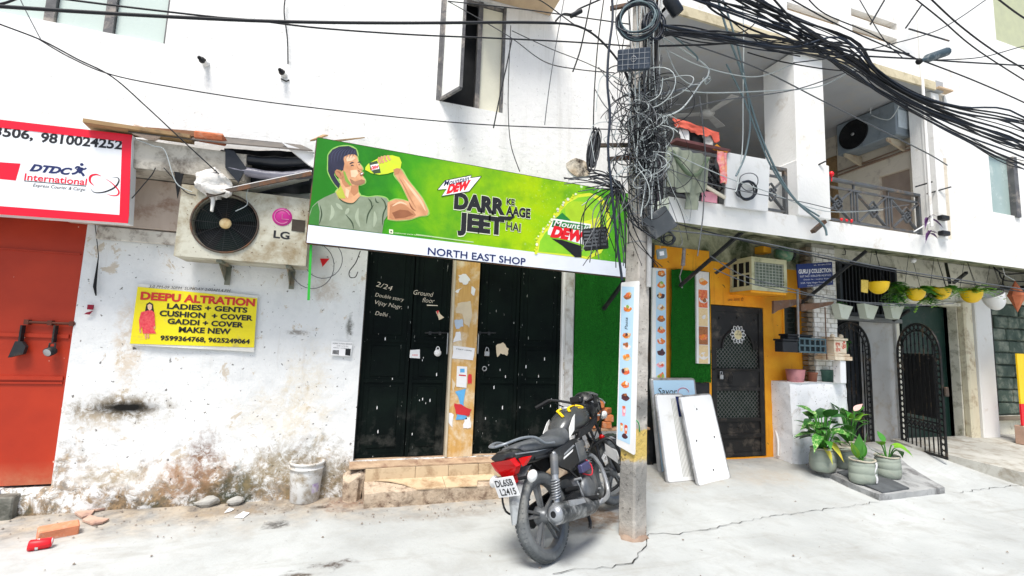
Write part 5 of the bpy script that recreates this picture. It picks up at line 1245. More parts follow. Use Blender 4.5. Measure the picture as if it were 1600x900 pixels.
# ceiling fan high in the balcony
FANM = mat('ceiling_fan_cream', (.62, .62, .60), rough=.4)
fcx = PZ(1105, 178, UZ-.3); ft = thing('ceiling_fan', 'pale ceiling fan hanging from the grey balcony ceiling', 'fan', fcx)
MB().tube([fcx+Vector((0, 0, .29)), fcx+Vector((0, 0, .04))], .012, 8).build('rod', FANM, ft); MB().lathe([(0, -.05), (.07, -.04), (.1, 0), (.08, .04), (0, .05)], 20, tuple(fcx)).build('motor', FANM, ft)
for k in range(3):
    a = 2*math.pi*k/3+.5; d_ = Vector((math.cos(a), math.sin(a), 0)); s_ = Vector((-d_.y, d_.x, 0)); MB().prism([fcx+d_*.1-s_*.04, fcx+d_*.52-s_*.06, fcx+d_*.52+s_*.06, fcx+d_*.1+s_*.04], (0, 0, .008)).build('blade', FANM, ft)
# ================================================================ motorcycle (built upright along +x, then parked)
MBK = mat('moto_black_plastic', (.006, .007, .008), (.014, .015, .018), sc=6, rough=.38, bump=.05, spec=.5, dirt=(.16, .16, .15), da=.22)
MGR = mat('moto_tank_graphite', (.05, .055, .058), (.10, .105, .105), sc=3, rough=.25, metal=.35, bump=.02)
MSL = mat('moto_silver', (.42, .44, .46), (.30, .32, .34), sc=8, rough=.35, metal=.5, bump=.05, dirt=(.12, .12, .12), da=.3)
MDG = mat('moto_dark_alloy', (.09, .10, .11), (.17, .18, .19), sc=8, rough=.4, metal=.4, bump=.1, dirt=(.25, .24, .22), da=.35)
ENG = mat('moto_engine_grey', (.09, .10, .11), (.18, .19, .2), sc=10, rough=.45, metal=.5, bump=.3, dirt=(.3, .28, .25), da=.35)
TYR = mat('tyre_rubber', (.05, .055, .058), (.20, .215, .22), sc=5, rough=.85, bump=.2, spec=.2, dirt=(.3, .3, .28), da=.4, dsc=3)
SEATM = mat('seat_vinyl', (.05, .056, .062), (.11, .12, .13), sc=7, rough=.5, bump=.15, bs=70, dirt=(.2, .21, .21), da=.3)
REDL = mat('red_lens', (.62, .003, .004), (.5, .002, .003), sc=14, rough=.22, bump=0, spec=.35)
LENS = mat('clear_lens', (.78, .79, .78), (.66, .67, .66), rough=.15, bump=.02, spec=.6)
YTAPE = mat('yellow_tape', (.88, .62, .01), (.8, .52, .01), rough=.5, bump=.05)
mo = thing('motorcycle', 'dusty black motorcycle with yellow tape on its tank parked beside the pole', 'motorcycle', (0, 0, 0))
def loft(secs, n=20, cap=True, smooth=True):
    """secs: (x, yc, zc, half width, half height, exponent)"""
    mb = MB(); vs = []
    for (x, yc, zc, hw, hh, ex) in secs:
        for k in range(n):
            a = 2*math.pi*k/n; c, s_ = math.cos(a), math.sin(a)
            vs.append((x, yc+hw*math.copysign(abs(c)**(2/ex), c), zc+hh*math.copysign(abs(s_)**(2/ex), s_)))
    fs = [(i*n+k, i*n+(k+1) % n, (i+1)*n+(k+1) % n, (i+1)*n+k) for i in range(len(secs)-1) for k in range(n)]
    mb.add(vs, [f[::-1] for f in fs], smooth)
    if cap: mb.add(vs[:n], [tuple(range(n))]); mb.add(vs[-n:], [tuple(range(n))[::-1]])
    return mb
def slab(pts, y0, y1, name, m_, par, rnd=0):
    """side silhouette in (x,z) given thickness from y0 to y1"""
    return MB().prism([(x, y0, z) for x, z in pts], (0, y1-y0, 0)).build(name, m_, par)
def wheel(c, r, wd, par, M=None, front=False):
    c = Vector(c); X_ = (lambda mb: mb.xf(M) if M is not None else mb)
    prof = []
    for k in range(15):
        a = math.pi*(k/14); prof.append((r-wd*.42+wd*.42*math.sin(a)**.8, -math.cos(a)*wd/2))
    prof = [(r-wd*.74, -wd*.34), (r-wd*.62, -wd*.46)]+prof[1:-1]+[(r-wd*.62, wd*.46), (r-wd*.74, wd*.34)]
    ty = X_(MB().lathe(prof, 48, c, (0, 1, 0))).build('wheel', TYR, par, 'front wheel' if front else 'rear wheel')
    tr = MB()
    for k in range(60):       # tread blocks
        a = 2*math.pi*k/60
        for sg in (-1, 1):
            for dd_, rr in ((.10, r+.0015), (.32, r-wd*.07)):
                p0 = Vector((math.cos(a), 0, math.sin(a))); p1 = Vector((math.cos(a+.07), 0, math.sin(a+.07)))
                q = [c+p0*rr+Vector((0, sg*wd*dd_, 0)), c+p0*(rr-wd*.05)+Vector((0, sg*wd*(dd_+.13), 0)), c+p1*(rr-wd*.05)+Vector((0, sg*wd*(dd_+.13), 0)), c+p1*rr+Vector((0, sg*wd*dd_, 0))]
                tr.prism(q, (p0+p1)*.0008)
    X_(tr).build('tread', TYR, ty, kind='stuff')
    ri = r-wd*.72
    rim = X_(MB().lathe([(ri-.02, -wd*.3), (ri+.004, -wd*.42), (ri+.012, -wd*.42), (ri+.012, wd*.42), (ri+.004, wd*.42), (ri-.02, wd*.3), (ri-.03, 0), (ri-.02, -wd*.3)], 40, c, (0, 1, 0))).build('rim', MDG, ty)
    for k in range(5):
        a = 2*math.pi*k/5+.3; d_ = Vector((math.cos(a), 0, math.sin(a))); t_ = Vector((-d_.z, 0, d_.x)); mb = MB()
        for s_ in (-1, 1): mb.prism([c+d_*.03+t_*.014*s_+Vector((0, -.014, 0)), c+d_*(ri-.008)+t_*(.036*s_)+Vector((0, -.014, 0)), c+d_*(ri-.008)+t_*(.022*s_)+Vector((0, -.014, 0)), c+d_*.06+t_*.002*s_+Vector((0, -.014, 0))], (0, .028, 0))
        X_(mb).build('spoke', MDG, ty)
    X_(MB().lathe([(0, -wd*.62), (.022, -wd*.6), (.045, -wd*.42), (.05, -wd*.2), (.07, wd*.1), (.07, wd*.42), (.035, wd*.6), (0, wd*.62)], 24, c, (0, 1, 0))).build('hub', MDG, ty)
    return ty
RC = (0, 0, .305)
wheel(RC, .305, .092, mo)
# swing arm, chain case, stand
MB().bar((0, -.095, .30), (.48, -.09, .36), .03, .045).bar((0, .095, .30), (.48, .09, .36), .03, .045).bar((.44, -.1, .36), (.44, .1, .36), .05, .05).build('swing_arm', MBK, mo)
slab([(-.08, .27), (.0, .22), (.5, .30), (.52, .40), (.0, .37), (-.07, .34)], .105, .135, 'chain_case', MBK, mo)
MB().tube([(-.02, -.13, .305), (-.02, .13, .305)], .014, 8).build('axle', MSL, mo)
MB().tube([(.50, .12, .28), (.52, .22, .12), (.54, .30, .0)], .012, 7).box((.51, .27, -.004), (.58, .33, .008)).build('side_stand', MBK, mo)
MB().tube([(.42, .12, .22), (.40, .14, .12), (.36, .15, .09)], .014, 7).tube([(.42, -.12, .22), (.40, -.14, .12), (.36, -.15, .09)], .014, 7).bar((.42, -.12, .2), (.42, .12, .2), .02, .02).build('centre_stand', MBK, mo)
# shocks
for s_ in (-1, 1):
    a, b = Vector((.0, s_*.135, .335)), Vector((.12, s_*.145, .70)); d_ = b-a
    sh = MB().tube([a, a+d_*.35], .016, 8).tube([a+d_*.5, a+d_*.98], [.026, .027], 12).tube([a+d_*.02, a+d_*.3], .022, 10).build('shock_absorber', MSL, mo)
    hel = [a+d_*(.18+.36*k/64)+(Vector((math.cos(k*.75), math.sin(k*.75), 0))*.031) for k in range(65)]
    MB().tube(hel, .0055, 5).build('spring', MSL, sh)
    MB().tube([a+d_*.62, a+d_*.99], .031, 12).build('sleeve', MDG, sh)
    MB().sphere(b, (.02, .02, .02), 8, 6).build('mount', MSL, sh)
# frame
fr = MB()
for s_ in (-1, 1):
    fr.tube(spline([(.98, s_*.03, .86), (.95, s_*.08, .55), (.86, s_*.10, .22), (.55, s_*.11, .20), (.48, s_*.11, .45), (.45, s_*.10, .66)], 6), .014, 7)
    fr.tube(spline([(.98, s_*.03, .82), (.6, s_*.09, .72), (.3, s_*.11, .68), (-.08, s_*.10, .72)], 6), .014, 7)
    fr.tube([(.48, s_*.11, .40), (.16, s_*.12, .68)], .012, 7)
fr.build('frame', MBK, mo)
# engine
en = loft([(.42, 0, .36, .06, .09, 3), (.46, 0, .35, .12, .12, 3), (.62, 0, .34, .125, .13, 3), (.74, 0, .34, .11, .11, 3), (.78, 0, .35, .06, .06, 3)]).build('engine', ENG, mo)
MB().lathe([(0, .035), (.07, .032), (.092, .012), (.095, 0)], 26, (.52, -.122, .34), (0, -1, 0)).build('clutch_cover', ENG, en); MB().lathe([(0, .03), (.06, .028), (.08, .0)], 24, (.64, .12, .34), (0, 1, 0)).build('magneto_cover', ENG, en)
cy = MB(); ax_ = Vector((.78, 0, .63)).normalized()
for k in range(9): c0 = Vector((.70, 0, .44))+Vector((.03, 0, .155)).normalized()*(.022*k); cy.obox(c0, (.075, 0, -.014), (0, .085, 0), (0, 0, .005), ch=.002)
cy.obox((.715, 0, .52), (.05, 0, 0), (0, .06, 0), (.02, 0, .10)); cy.build('cylinder', ENG, en)
MB().box((.66, -.07, .63), (.79, .07, .69), ch=.015).build('cylinder_head', ENG, en)
MB().tube(spline([(.60, -.05, .62), (.50, -.06, .62), (.42, -.05, .62)], 5), .028, 10).lathe([(.03, -.03), (.035, 0), (.03, .05)], 12, (.56, -.09, .60), (0, -1, 0)).build('carburettor', MSL, en)
for k in range(6): MB().tube([(.45+.06*k, -.128-(.01 if k % 2 else 0), .26+.03*(k % 3)), (.45+.06*k, -.150, .26+.03*(k % 3))], .008, 6).build('bolt', MSL, en)
MB().tube(spline([(.58, -.07, .60), (.66, -.13, .50), (.62, -.14, .42), (.5, -.13, .46)], 6), .006, 5).build('fuel_hose', mat('red_hose', (.6, .02, .04), rough=.4), en)
MB().tube(spline([(.40, -.14, .28), (.34, -.17, .33), (.30, -.175, .46)], 5), .009, 6).tube([(.30, -.16, .46), (.30, -.22, .465)], .011, 6).build('kick_lever', MSL, en)
MB().tube([(.36, -.12, .3), (.36, -.26, .3)], .010, 6).tube([(.36, -.18, .3), (.36, -.28, .3)], .019, 8).build('foot_peg', BLK, mo); MB().tube([(.36, .12, .3), (.36, .28, .3)], .015, 8).build('foot_peg', BLK, mo)
MB().tube([(.16, -.15, .42), (.16, -.26, .43)], .018, 8).build('pillion_peg', BLK, mo)
MB().tube([(.4, -.13, .24), (.52, -.2, .22), (.56, -.21, .24)], .008, 6).build('brake_pedal', MSL, mo)
# exhaust
ex = MB().tube(spline([(.76, -.04, .56), (.86, -.07, .52), (.90, -.10, .38), (.84, -.13, .22), (.66, -.16, .20), (.46, -.18, .23)], 8), .019, 10).build('exhaust', MSL, mo)
MB().tube(spline([(.50, -.18, .225), (.40, -.185, .24), (.22, -.19, .275), (-.02, -.20, .32), (-.14, -.205, .345)], 6), [.028]*3+[.042]*3+[.060]*4+[.070]*15, 20).build('muffler', mat('burnt_muffler', (.02, .024, .028), (.12, .13, .14), sc=9, rough=.35, metal=.6, bump=.2, dirt=(.45, .46, .46), da=.45, dsc=9), ex)
MB().lathe([(.022, .05), (.03, .052), (.06, .02), (.066, -.02), (.063, -.05)], 22, (-.12, -.204, .341), Vector((-.97, -.03, .17))).build('end_cap', MSL, ex)
MB().disc((-.165, -.205, .350), Vector((-.97, -.03, .17)), .034, 16).build('outlet', BLK, ex)
MB().prism([(-.02, -.262, .35), (.22, -.255, .31), (.22, -.245, .34), (.0, -.250, .39)], (0, .006, 0)).build('heat_shield', MSL, ex)
# seat, tank, panels, tail
loft([(-.22, 0, .815, .06, .02, 2.6), (-.18, 0, .81, .105, .035, 2.8), (-.05, 0, .80, .125, .045, 2.8), (.12, 0, .79, .14, .05, 2.8), (.22, 0, .772, .145, .055, 2.8), (.32, 0, .757, .145, .062, 2.8), (.45, 0, .775, .125, .08, 2.6), (.52, 0, .79, .08, .06, 2.4)]).build('seat', SEATM, mo)
tank = loft([(.46, 0, .80, .06, .05, 2.4), (.50, 0, .82, .10, .08, 2.4), (.60, 0, .85, .125, .105, 2.4), (.74, 0, .865, .145, .12, 2.5), (.86, 0, .865, .14, .11, 2.6), (.95, 0, .86, .09, .08, 2.4), (.985, 0, .86, .04, .04, 2)]).build('fuel_tank', MGR, mo)
MB().lathe([(0, .012), (.035, .01), (.042, 0), (.042, -.01)], 18, (.72, 0, .985), (0, 0, 1)).build('filler_cap', MSL, tank)
for s_ in (-1, 1):
    slab([(.44, .76), (.54, .80), (.62, .92), (.57, .90), (.47, .83)], s_*.128, s_*.134, 'tank_decal', LENS, tank)
    slab([(.56, .73), (.76, .745), (.94, .80), (.99, .87), (.93, .845), (.78, .80), (.60, .79)], s_*.138, s_*.160, 'tank_shroud', MBK, mo)
def tape(pts): MB().tube(spline(pts, 6), .014, 6, flat=.45).build('yellow_tape', YTAPE, tank)
tape([(.54, -.06, .925), (.60, .0, .958), (.66, .05, .975), (.70, .02, .985)]); tape([(.62, -.09, .952), (.68, -.05, .978), (.74, -.055, .985), (.80, -.04, .984), (.82, .0, .985)]); tape([(.76, -.10, .958), (.82, -.11, .945), (.86, -.08, .96), (.83, -.04, .98)])
for s_ in (-1, 1):
    slab([(.10, .72), (.16, .60), (.30, .53), (.47, .56), (.58, .68), (.50, .74), (.3, .73)], s_*.118, s_*.145, 'side_panel', MBK, mo)
    sp_ = slab([(.24, .63), (.40, .655), (.42, .67), (.25, .645)], s_*.1455, s_*.1475, 'side_decal', LENS, mo)
    slab([(.26, .655), (.46, .69), (.44, .70), (.27, .668)], s_*.1455, s_*.147, 'side_decal', MSL, mo)
MB().box((.46, -.15, .54), (.62, -.10, .72), ch=.02).build('air_box', MDG, mo); MB().box((.45, -.165, .47), (.60, -.12, .535), ch=.008).build('violet_panel', mat('dusk_blue_panel', (.06, .06, .14), rough=.4), mo)
tail = loft([(.2, 0, .715, .115, .04, 3), (.0, 0, .735, .115, .055, 3), (-.16, 0, .765, .105, .06, 3), (-.28, 0, .79, .085, .045, 3), (-.36, 0, .80, .06, .02, 2.5)]).build('tail_cowl', MBK, mo)
for s_ in (-1, 1): slab([(-.3, .802), (-.05, .765), (.12, .742), (-.05, .757), (-.3, .793)], s_*.108, s_*.118, 'tail_stripe', MSL, tail)
MB().prism([(-.285, -.085, .775), (-.285, .085, .775), (-.245, .095, .715), (-.235, .05, .66), (-.235, -.05, .66), (-.245, -.095, .715)], (-.065, 0, .0)).jitter(.001, 3).build('tail_light', REDL, mo)
MB().prism([(-.22, -.10, .76), (-.12, -.117, .745), (-.19, -.10, .70)], (-.05, .0, 0)).build('tail_light_side', REDL, mo)
MB().box((-.29, -.035, .60), (-.23, .035, .658), ch=.008).build('plate_lamp', REDL, mo)
# grab rail
for s_ in (-1, 1):
    MB().tube(spline([(.16, s_*.145, .775), (.02, s_*.155, .80), (-.08, s_*.15, .86), (-.2, s_*.125, .885), (-.33, s_*.07, .88), (-.36, 0, .875)], 7), .016, 8, flat=.6).build('grab_rail', mat('rail_grey', (.20, .23, .26), (.3, .33, .36), rough=.35, metal=.4), mo)
# rear fender, plate, indicators
gd = MB().grid(lambda u, v: Vector((-.12-.27*v+.02*v*v, (u-.5)*(.16-.12*v*v), .68-.05*v-.27*v*v)) + Vector((.02*abs(u-.5)*2, 0, 0)), 8, 12)
gd.build('rear_mudguard', mat('dusty_mudguard', (.16, .18, .19), (.3, .32, .33), sc=6, rough=.6, bump=.1, dirt=(.03, .03, .03), da=.4), mo)
PLW = mat('number_plate_white', (.78, .79, .80), rough=.35, bump=0)
pM = Matrix.Translation((-.335, .01, .60)) @ Matrix.Rotation(R(-12), 4, 'Y')
pl_ = MB().box((-.004, -.09, -.068), (.004, .09, .068), pM).build('number_plate', PLW, mo, 'white number plate')
for s_, zz in (('DL6SB', .008), ('L2415', -.055)):
    a, b = pM @ Vector((-.0055, .076 if zz > 0 else .06, zz)), pM @ Vector((-.0055, -.076, zz)); text(s_, pl_, INK, a, b, .046, bold=.012, upv=pM.to_3x3() @ Vector((0, 0, 1)))
for s_ in (-1, 1):
    a = MB().tube([(-.25, s_*.05, .625), (-.25, s_*.14, .63)], .012, 7).build('indicator', BLK, mo)
    MB().lathe([(0, -.035), (.022, -.03), (.034, -.005), (.034, .012), (.02, .03), (0, .034)], 14, (-.25, s_*.17, .632), (-1, 0, 0), sx=1.0, sy=1.35).build('indicator_lens', LENS, a)
# saree guard bars on the far side
MB().tube(spline([(.15, .16, .62), (-.1, .2, .6), (-.16, .2, .4), (.1, .2, .3), (.3, .17, .34)], 6), .008, 6).build('leg_guard', MBK, mo)
# front assembly, steered
HX, HZ = 1.02, .86
S = Matrix.Translation((HX, 0, HZ)) @ Matrix.Rotation(R(-16), 4, Vector((-.42, 0, .9)).normalized()) @ Matrix.Translation((-HX, 0, -HZ))
FC_ = (1.28, 0, .297)
fw = wheel(FC_, .297, .082, mo, S, True)
fk = MB()
for s_ in (-1, 1):
    fk.tube([(1.28, s_*.085, .30), (1.13, s_*.085, .63)], .024, 10).tube([(1.13, s_*.085, .63), (1.0, s_*.085, .93)], .016, 10)
fk.box((.97, -.11, .80), (1.06, .11, .83), ch=.008).box((.94, -.10, .93), (1.03, .10, .955), ch=.008)
fk.xf(S).build('front_fork', MBK, mo)
def FX(mb): return mb.xf(S)
g_ = MB().grid(lambda u, v: Vector((1.28+.345*math.cos(R(25+125*v)), (u-.5)*.12, .30+.345*math.sin(R(25+125*v))-.02*abs(u-.5)*2)), 6, 16); FX(g_).build('front_mudguard', MGR, mo)
hb = MB().tube(spline([(.80, -.36, 1.00), (.90, -.30, 1.04), (.97, -.12, 1.0), (.98, 0, .97), (.97, .12, 1.0), (.90, .30, 1.04), (.80, .36, 1.00)], 6), .012, 8); FX(hb).build('handlebar', MBK, mo)
for s_ in (-1, 1):
    FX(MB().tube([(.885, s_*.29, 1.04), (.775, s_*.375, .99)], .019, 10)).build('grip', BLK, mo)
    FX(MB().tube(spline([(.92, s_*.27, 1.04), (.90, s_*.34, 1.02), (.84, s_*.42, 1.0)], 4), .007, 6)).build('lever', MSL, mo)
hd = loft([(.95, 0, .95, .05, .05, 2.4), (.98, 0, .955, .10, .10, 2.6), (1.05, 0, .96, .12, .12, 2.6), (1.12, 0, .95, .115, .105, 2.5), (1.18, 0, .94, .09, .08, 2.4), (1.20, 0, .935, .05, .05, 2.2)]); FX(hd).build('headlight_fairing', MBK, mo)
FX(loft([(1.02, 0, 1.04, .07, .01, 3), (1.10, 0, 1.055, .09, .02, 3), (1.18, 0, 1.03, .08, .015, 3)])).build('visor', MDG, mo)
for s_ in (-1, 1): FX(MB().prism([(1.0, s_*.113, 1.0), (1.10, s_*.118, 1.03), (1.16, s_*.10, .97), (1.09, s_*.119, .95)], (0, s_*.006, 0))).build('headlight_side', MSL, mo)
FX(MB().lathe([(0, .015), (.06, .012), (.085, 0)], 20, (1.19, 0, .94), (1, 0, -.08))).build('headlight', LENS, mo)
FX(MB().box((.93, -.07, 1.0), (1.02, .07, 1.05), ch=.01)).build('instrument_cluster', MBK, mo)
for s_ in (-1, 1): FX(MB().tube([(1.06, s_*.12, .86), (1.06, s_*.17, .86)], .01, 6).lathe([(0, -.03), (.03, -.01), (.03, .012), (0, .03)], 12, (1.06, s_*.20, .86), (1, 0, 0), sx=1, sy=1.4)).build('front_indicator', LENS, mo)
# cables in front of the tank
for k, (a, b) in enumerate((((.90, -.2, 1.04), (.72, -.1, .56)), ((.90, .2, 1.04), (.8, .06, .6)), ((.92, -.1, 1.0), (.95, -.08, .55)))): MB().tube(spline([a, Vector(a).lerp(Vector(b), .4)+Vector((.16, -.04, .02)), b], 8), .006, 5).build('control_cable', BLK, mo)
# crash guard with red reflector
cg = MB()
for s_ in (-1, 1): cg.tube(spline([(.90, s_*.06, .60), (.95, s_*.20, .64), (.96, s_*.27, .55), (.95, s_*.27, .38), (.90, s_*.22, .26), (.84, s_*.10, .21)], 7), .014, 8)
cg.build('crash_guard', MBK, mo)
MB().lathe([(0, .012), (.024, .01), (.026, 0)], 14, (.96, -.15, .655), (-1, -.3, 0)).build('reflector', REDL, mo)
MB().prism([(.92, -.27, .52), (.96, -.16, .6), (.97, -.14, .5), (.93, -.25, .42)], (.004, 0, 0)).build('number_patch', LENS, mo)
mo.scale = (.97, .97, .97); mo.location = (1.44, -1.67, .004); mo.rotation_euler = (R(-17), R(-3.4), R(37))
# ================================================================ the concrete pole
def polem():
    d = ND('pole_concrete'); P = d.pos; z = d.sep(P)[2]
    n = d.noise(P, 6, 7, .65); n2 = d.noise(P, 24, 8, .72)
    c = d.mix(d.ramp(n, [(.35, 0), (.7, 1)]), (.56, .53, .48), (.38, .35, .31))
    zz = d.math('ADD', z, d.math('MULTIPLY', d.math('SUBTRACT', n, .5), .16))
    yl = d.ramp(d.math('MULTIPLY', zz, .2), [(.0, 0), (.118, 0), (.122, 1), (.168, 1), (.172, 0)])
    c = d.mix(d.math('MULTIPLY', yl, .9), c, (.62, .44, .10))
    gr = d.ramp(d.math('MULTIPLY', zz, .2), [(.0, 0), (.07, .6), (.112, .6), (.12, 0), (.18, 0), (.19, .7), (.215, .7), (.225, 0)])
    c = d.mix(gr, c, (.12, .13, .13))
    c = d.mix(d.ramp(n2, [(.60, 0), (.64, .95)]), c, (.09, .08, .07))
    c = d.mix(d.math('MULTIPLY', d.ramp(z, [(.0, 1), (.12, 0)]), .6), c, (.3, .18, .11))
    b = d.bump(n, .5, .02); d.bump(n2, .8, .012, b)
    return d.out(c, .9, 0, .25)
POLE_M = polem()
PB = Vector((2.222, -1.43, 0)); LEAN = Vector((.075, 0, 5.2))-Vector((0, 0, 0))
pole = thing('utility_pole', 'weathered square concrete utility pole with yellow band rising through a tangle of cables', 'utility pole', PB)
vr = Vector((.84, -.54, 0)).normalized(); tc = Vector((-.54, -.84, 0)).normalized(); th = R(38.7)
T1 = (vr*math.cos(th)+tc*math.sin(th)).normalized()     # along the left (poster) face, towards the near corner
T2 = (vr*math.sin(th)-tc*math.cos(th)).normalized()     # along the right face, away from the near corner
def pc(z, u, v):   # u, v in -1..1 over the square section, z metres up
    h = (.082-.004*z); return PB+Vector((LEAN.x*z/5.2, 0, z))+T1*(u*h)-T2*(-v*h)
mb = MB()
def ring_(z):
    pts = []; c = .82
    for (a, b) in ((-1, -1), (1, -1), (1, 1), (-1, 1)):
        nxt = {(-1, -1): (1, 0), (1, -1): (0, 1), (1, 1): (-1, 0), (-1, 1): (0, -1)}[(a, b)]; prv = {(-1, -1): (0, 1), (1, -1): (-1, 0), (1, 1): (0, -1), (-1, 1): (1, 0)}[(a, b)]
        k = 1-c
        pts.append((a+prv[0]*k, b+prv[1]*k)); pts.append((a+nxt[0]*k, b+nxt[1]*k))
    return [pc(z, a, b) for a, b in pts]
zs_ = [-.1+.1*k for k in range(86)]
vs = []
for z in zs_:
    for p in ring_(z): vs.append(p+Vector((nz(p*7), nz(p*7+Vector((4, 0, 0))), 0))*.006)
mb.add(vs, [(i*8+k, i*8+(k+1) % 8, (i+1)*8+(k+1) % 8, (i+1)*8+k) for i in range(len(zs_)-1) for k in range(8)])
sh_ = mb.build('shaft', POLE_M, pole)
MB().lathe([(.13, -.03), (.12, .008), (.108, .02), (.08, .03)], 9, (PB.x, PB.y, .0)).jitter(.025, 9).build('mortar_collar', mat('collar_mortar', (.34, .26, .20), (.22, .15, .11), rough=.95, bump=.6), pole)
GRN = mat('green_tie', (.02, .3, .08), rough=.5)
pw = lambda z: pc(z, 0, -1)
for z in (2.38, 2.62, 3.0, 3.35, 3.9):
    MB().add([], []).tube(ring_(z)+[], .006, 5, closed=True).build('wire_tie', STEEL, pole)
MB().tube(spline([pc(.93, .1, -1.05), pc(.93, .9, -1.12), pc(.90, 1.25, -.9), pc(.83, 1.1, -.5)], 5), .005, 5).build('green_tie', GRN, pole)
# steel conduit running up the right face
MB().tube([pc(2.0, 1.3, .4)+Vector((0, 0, 0)), pc(8, 1.3, .4)], .022, 8).build('conduit', mat('grey_conduit', (.45, .46, .46), (.35, .36, .36), rough=.5, dirt=(.2, .15, .1), da=.4), pole)
MB().tube([pc(2.5, 1.8, .9), pc(8, 1.6, .9)], .014, 8).build('conduit', BLKM, pole)
# cross bars near the wire mess
for i, (z, L_) in enumerate(((3.25, .36), (3.12, .28), (4.55, .3))):
    MB().bar(pc(z, 0, -1.15)-vr*L_*.8, pc(z, 0, -1.15)+vr*L_*.6+Vector((0, 0, .03*(i-1))), .03, .03).build('cross_bar', RUSTY, pole)
# ---------------------------------------------------------------- menu boards
def board_plane(O, ux, uz, nrm):
    def Q(u, v, d=0): return O+ux*u+uz*v+nrm*d
    return Q
FOOD = [mat('food_'+n_, c, c2, sc=40, rough=.5, bump=0) for n_, c, c2 in (('red', (.62, .04, .02), (.8, .3, .1)), ('orange', (.85, .30, .03), (.7, .15, .02)), ('brown', (.25, .07, .02), (.45, .18, .06)), ('cream', (.8, .62, .35), (.7, .5, .25)), ('dark', (.03, .015, .02), (.12, .04, .05)), ('pink', (.8, .2, .3), (.85, .5, .5)), ('green', (.12, .35, .03), (.4, .5, .1)), ('white', (.8, .78, .75), (.7, .65, .6)))]
def blobp(Q, u, v, rx, rz, m_, par, d, n=10, nm='food_print', rg=random):
    ph = rg.random()*6; pts = [Q(u+rx*math.cos(a)*(1+.18*math.sin(3*a+ph)), v+rz*math.sin(a)*(1+.18*math.cos(2*a+ph)), d) for a in [2*math.pi*k/n for k in range(n)]]
    nn = (Q(0, 0, 1)-Q(0, 0, 0)).normalized()
    return MB().prism(pts, -nn*.0006).build(nm, m_, par)
def food(Q, u, v, s_, kinds, par, seed):
    rg = random.Random(seed); blobp(Q, u, v, s_, s_*.62, FOOD[kinds[0]], par, .002, rg=rg)
    for i, k in enumerate(kinds[1:]*2): blobp(Q, u+rg.uniform(-.55, .55)*s_, v+rg.uniform(-.1, .55)*s_, s_*rg.uniform(.28, .48), s_*rg.uniform(.25, .42), FOOD[k], par, .0030+.0009*i, 8, rg=rg)
SKY_ = mat('menu_pale_blue', (.42, .62, .78), (.50, .70, .84), sc=2, rough=.4, bump=.02)
def glassp(Q, u, v, s_, m_, par):   # tall drink
    nn = (Q(0, 0, 1)-Q(0, 0, 0)).normalized(); MB().prism([Q(u-s_*.35, v-s_, .002), Q(u+s_*.35, v-s_, .002), Q(u+s_*.5, v+s_*.7, .002), Q(u-s_*.5, v+s_*.7, .002)], -nn*.0006).build('drink_print', m_, par)
    blobp(Q, u, v+s_*.8, s_*.45, s_*.3, FOOD[0], par, .003, 7); blobp(Q, u+s_*.1, v, s_*.25, s_*.4, FOOD[7], par, .0032, 7)
n1_ = (-T2).normalized(); n1_ = Vector((T1.y, -T1.x, 0)); n1_ = n1_ if n1_.dot(CAM-PB) > 0 else -n1_
O_ = pc(.70, -1, -1)+n1_*.02+T1*(-.02); topz = 2.06
Qp = board_plane(O_, T1, (pc(2.0, -1, -1)-pc(.7, -1, -1)).normalized(), n1_)
Wb, Hb = .185, 1.34
mp = thing('pole_menu_board', 'tall narrow light blue food menu board tied to the concrete pole', 'menu board', (PB.x-.1, PB.y-.05, .7))
rr = rounded(Wb/2, Hb/2, Wb/2, Hb/2, .012, 3); MB().prism([Qp(a, b-.045*(1-min(1, b*9))*(a/Wb-.0), .0) for a, b in rr], -n1_*.012).build('board', WHT, mp)
MB().prism([Qp(.012, .05, .0012), Qp(Wb-.045, .03, .0012), Qp(Wb-.045, Hb-.05, .0012), Qp(.012, Hb-.035, .0012)], -n1_*.0008).build('blue_print', SKY_, mp)
def qtext(s_, par, m_, Q, u0, v0, u1, v1, h, upv, d=.003, **k): return text(s_, par, m_, Q(u0, v0, d), Q(u1, v1, d), h, upv=upv, **k)
items = [(.92, (0, 3, 1)), (.86, (1, 7, 6, 1)), (.765, (2, 3, 1, 4)), (.70, (7, 0, 2)), (.645, (1, 3)), (.58, (0, 3, 4)), (.51, (0, 7, 1)), (.455, (4, 4, 2))]
items = [(1.215, (2, 3, 1, 0)), (1.11, (1, 7, 6, 0)), (.89, (1, 3, 0, 4)), (.80, (7, 0, 2)), (.71, (3, 1, 1)), (.60, (0, 3, 4)), (.49, (0, 7, 1)), (.39, (4, 4, 2))]
for i, (v, ks) in enumerate(items): food(Qp, .078, v, .042, ks, mp, i)
qtext('Pasta', mp, INK, Qp, .085, .94, .085, 1.04, .03, -T1, shear=.3)
glassp(Qp, .07, .28, .04, FOOD[5], mp); glassp(Qp, .05, .15, .032, FOOD[3], mp); glassp(Qp, .095, .14, .034, FOOD[0], mp); food(Qp, .085, .085, .03, (4, 4), mp, 40)
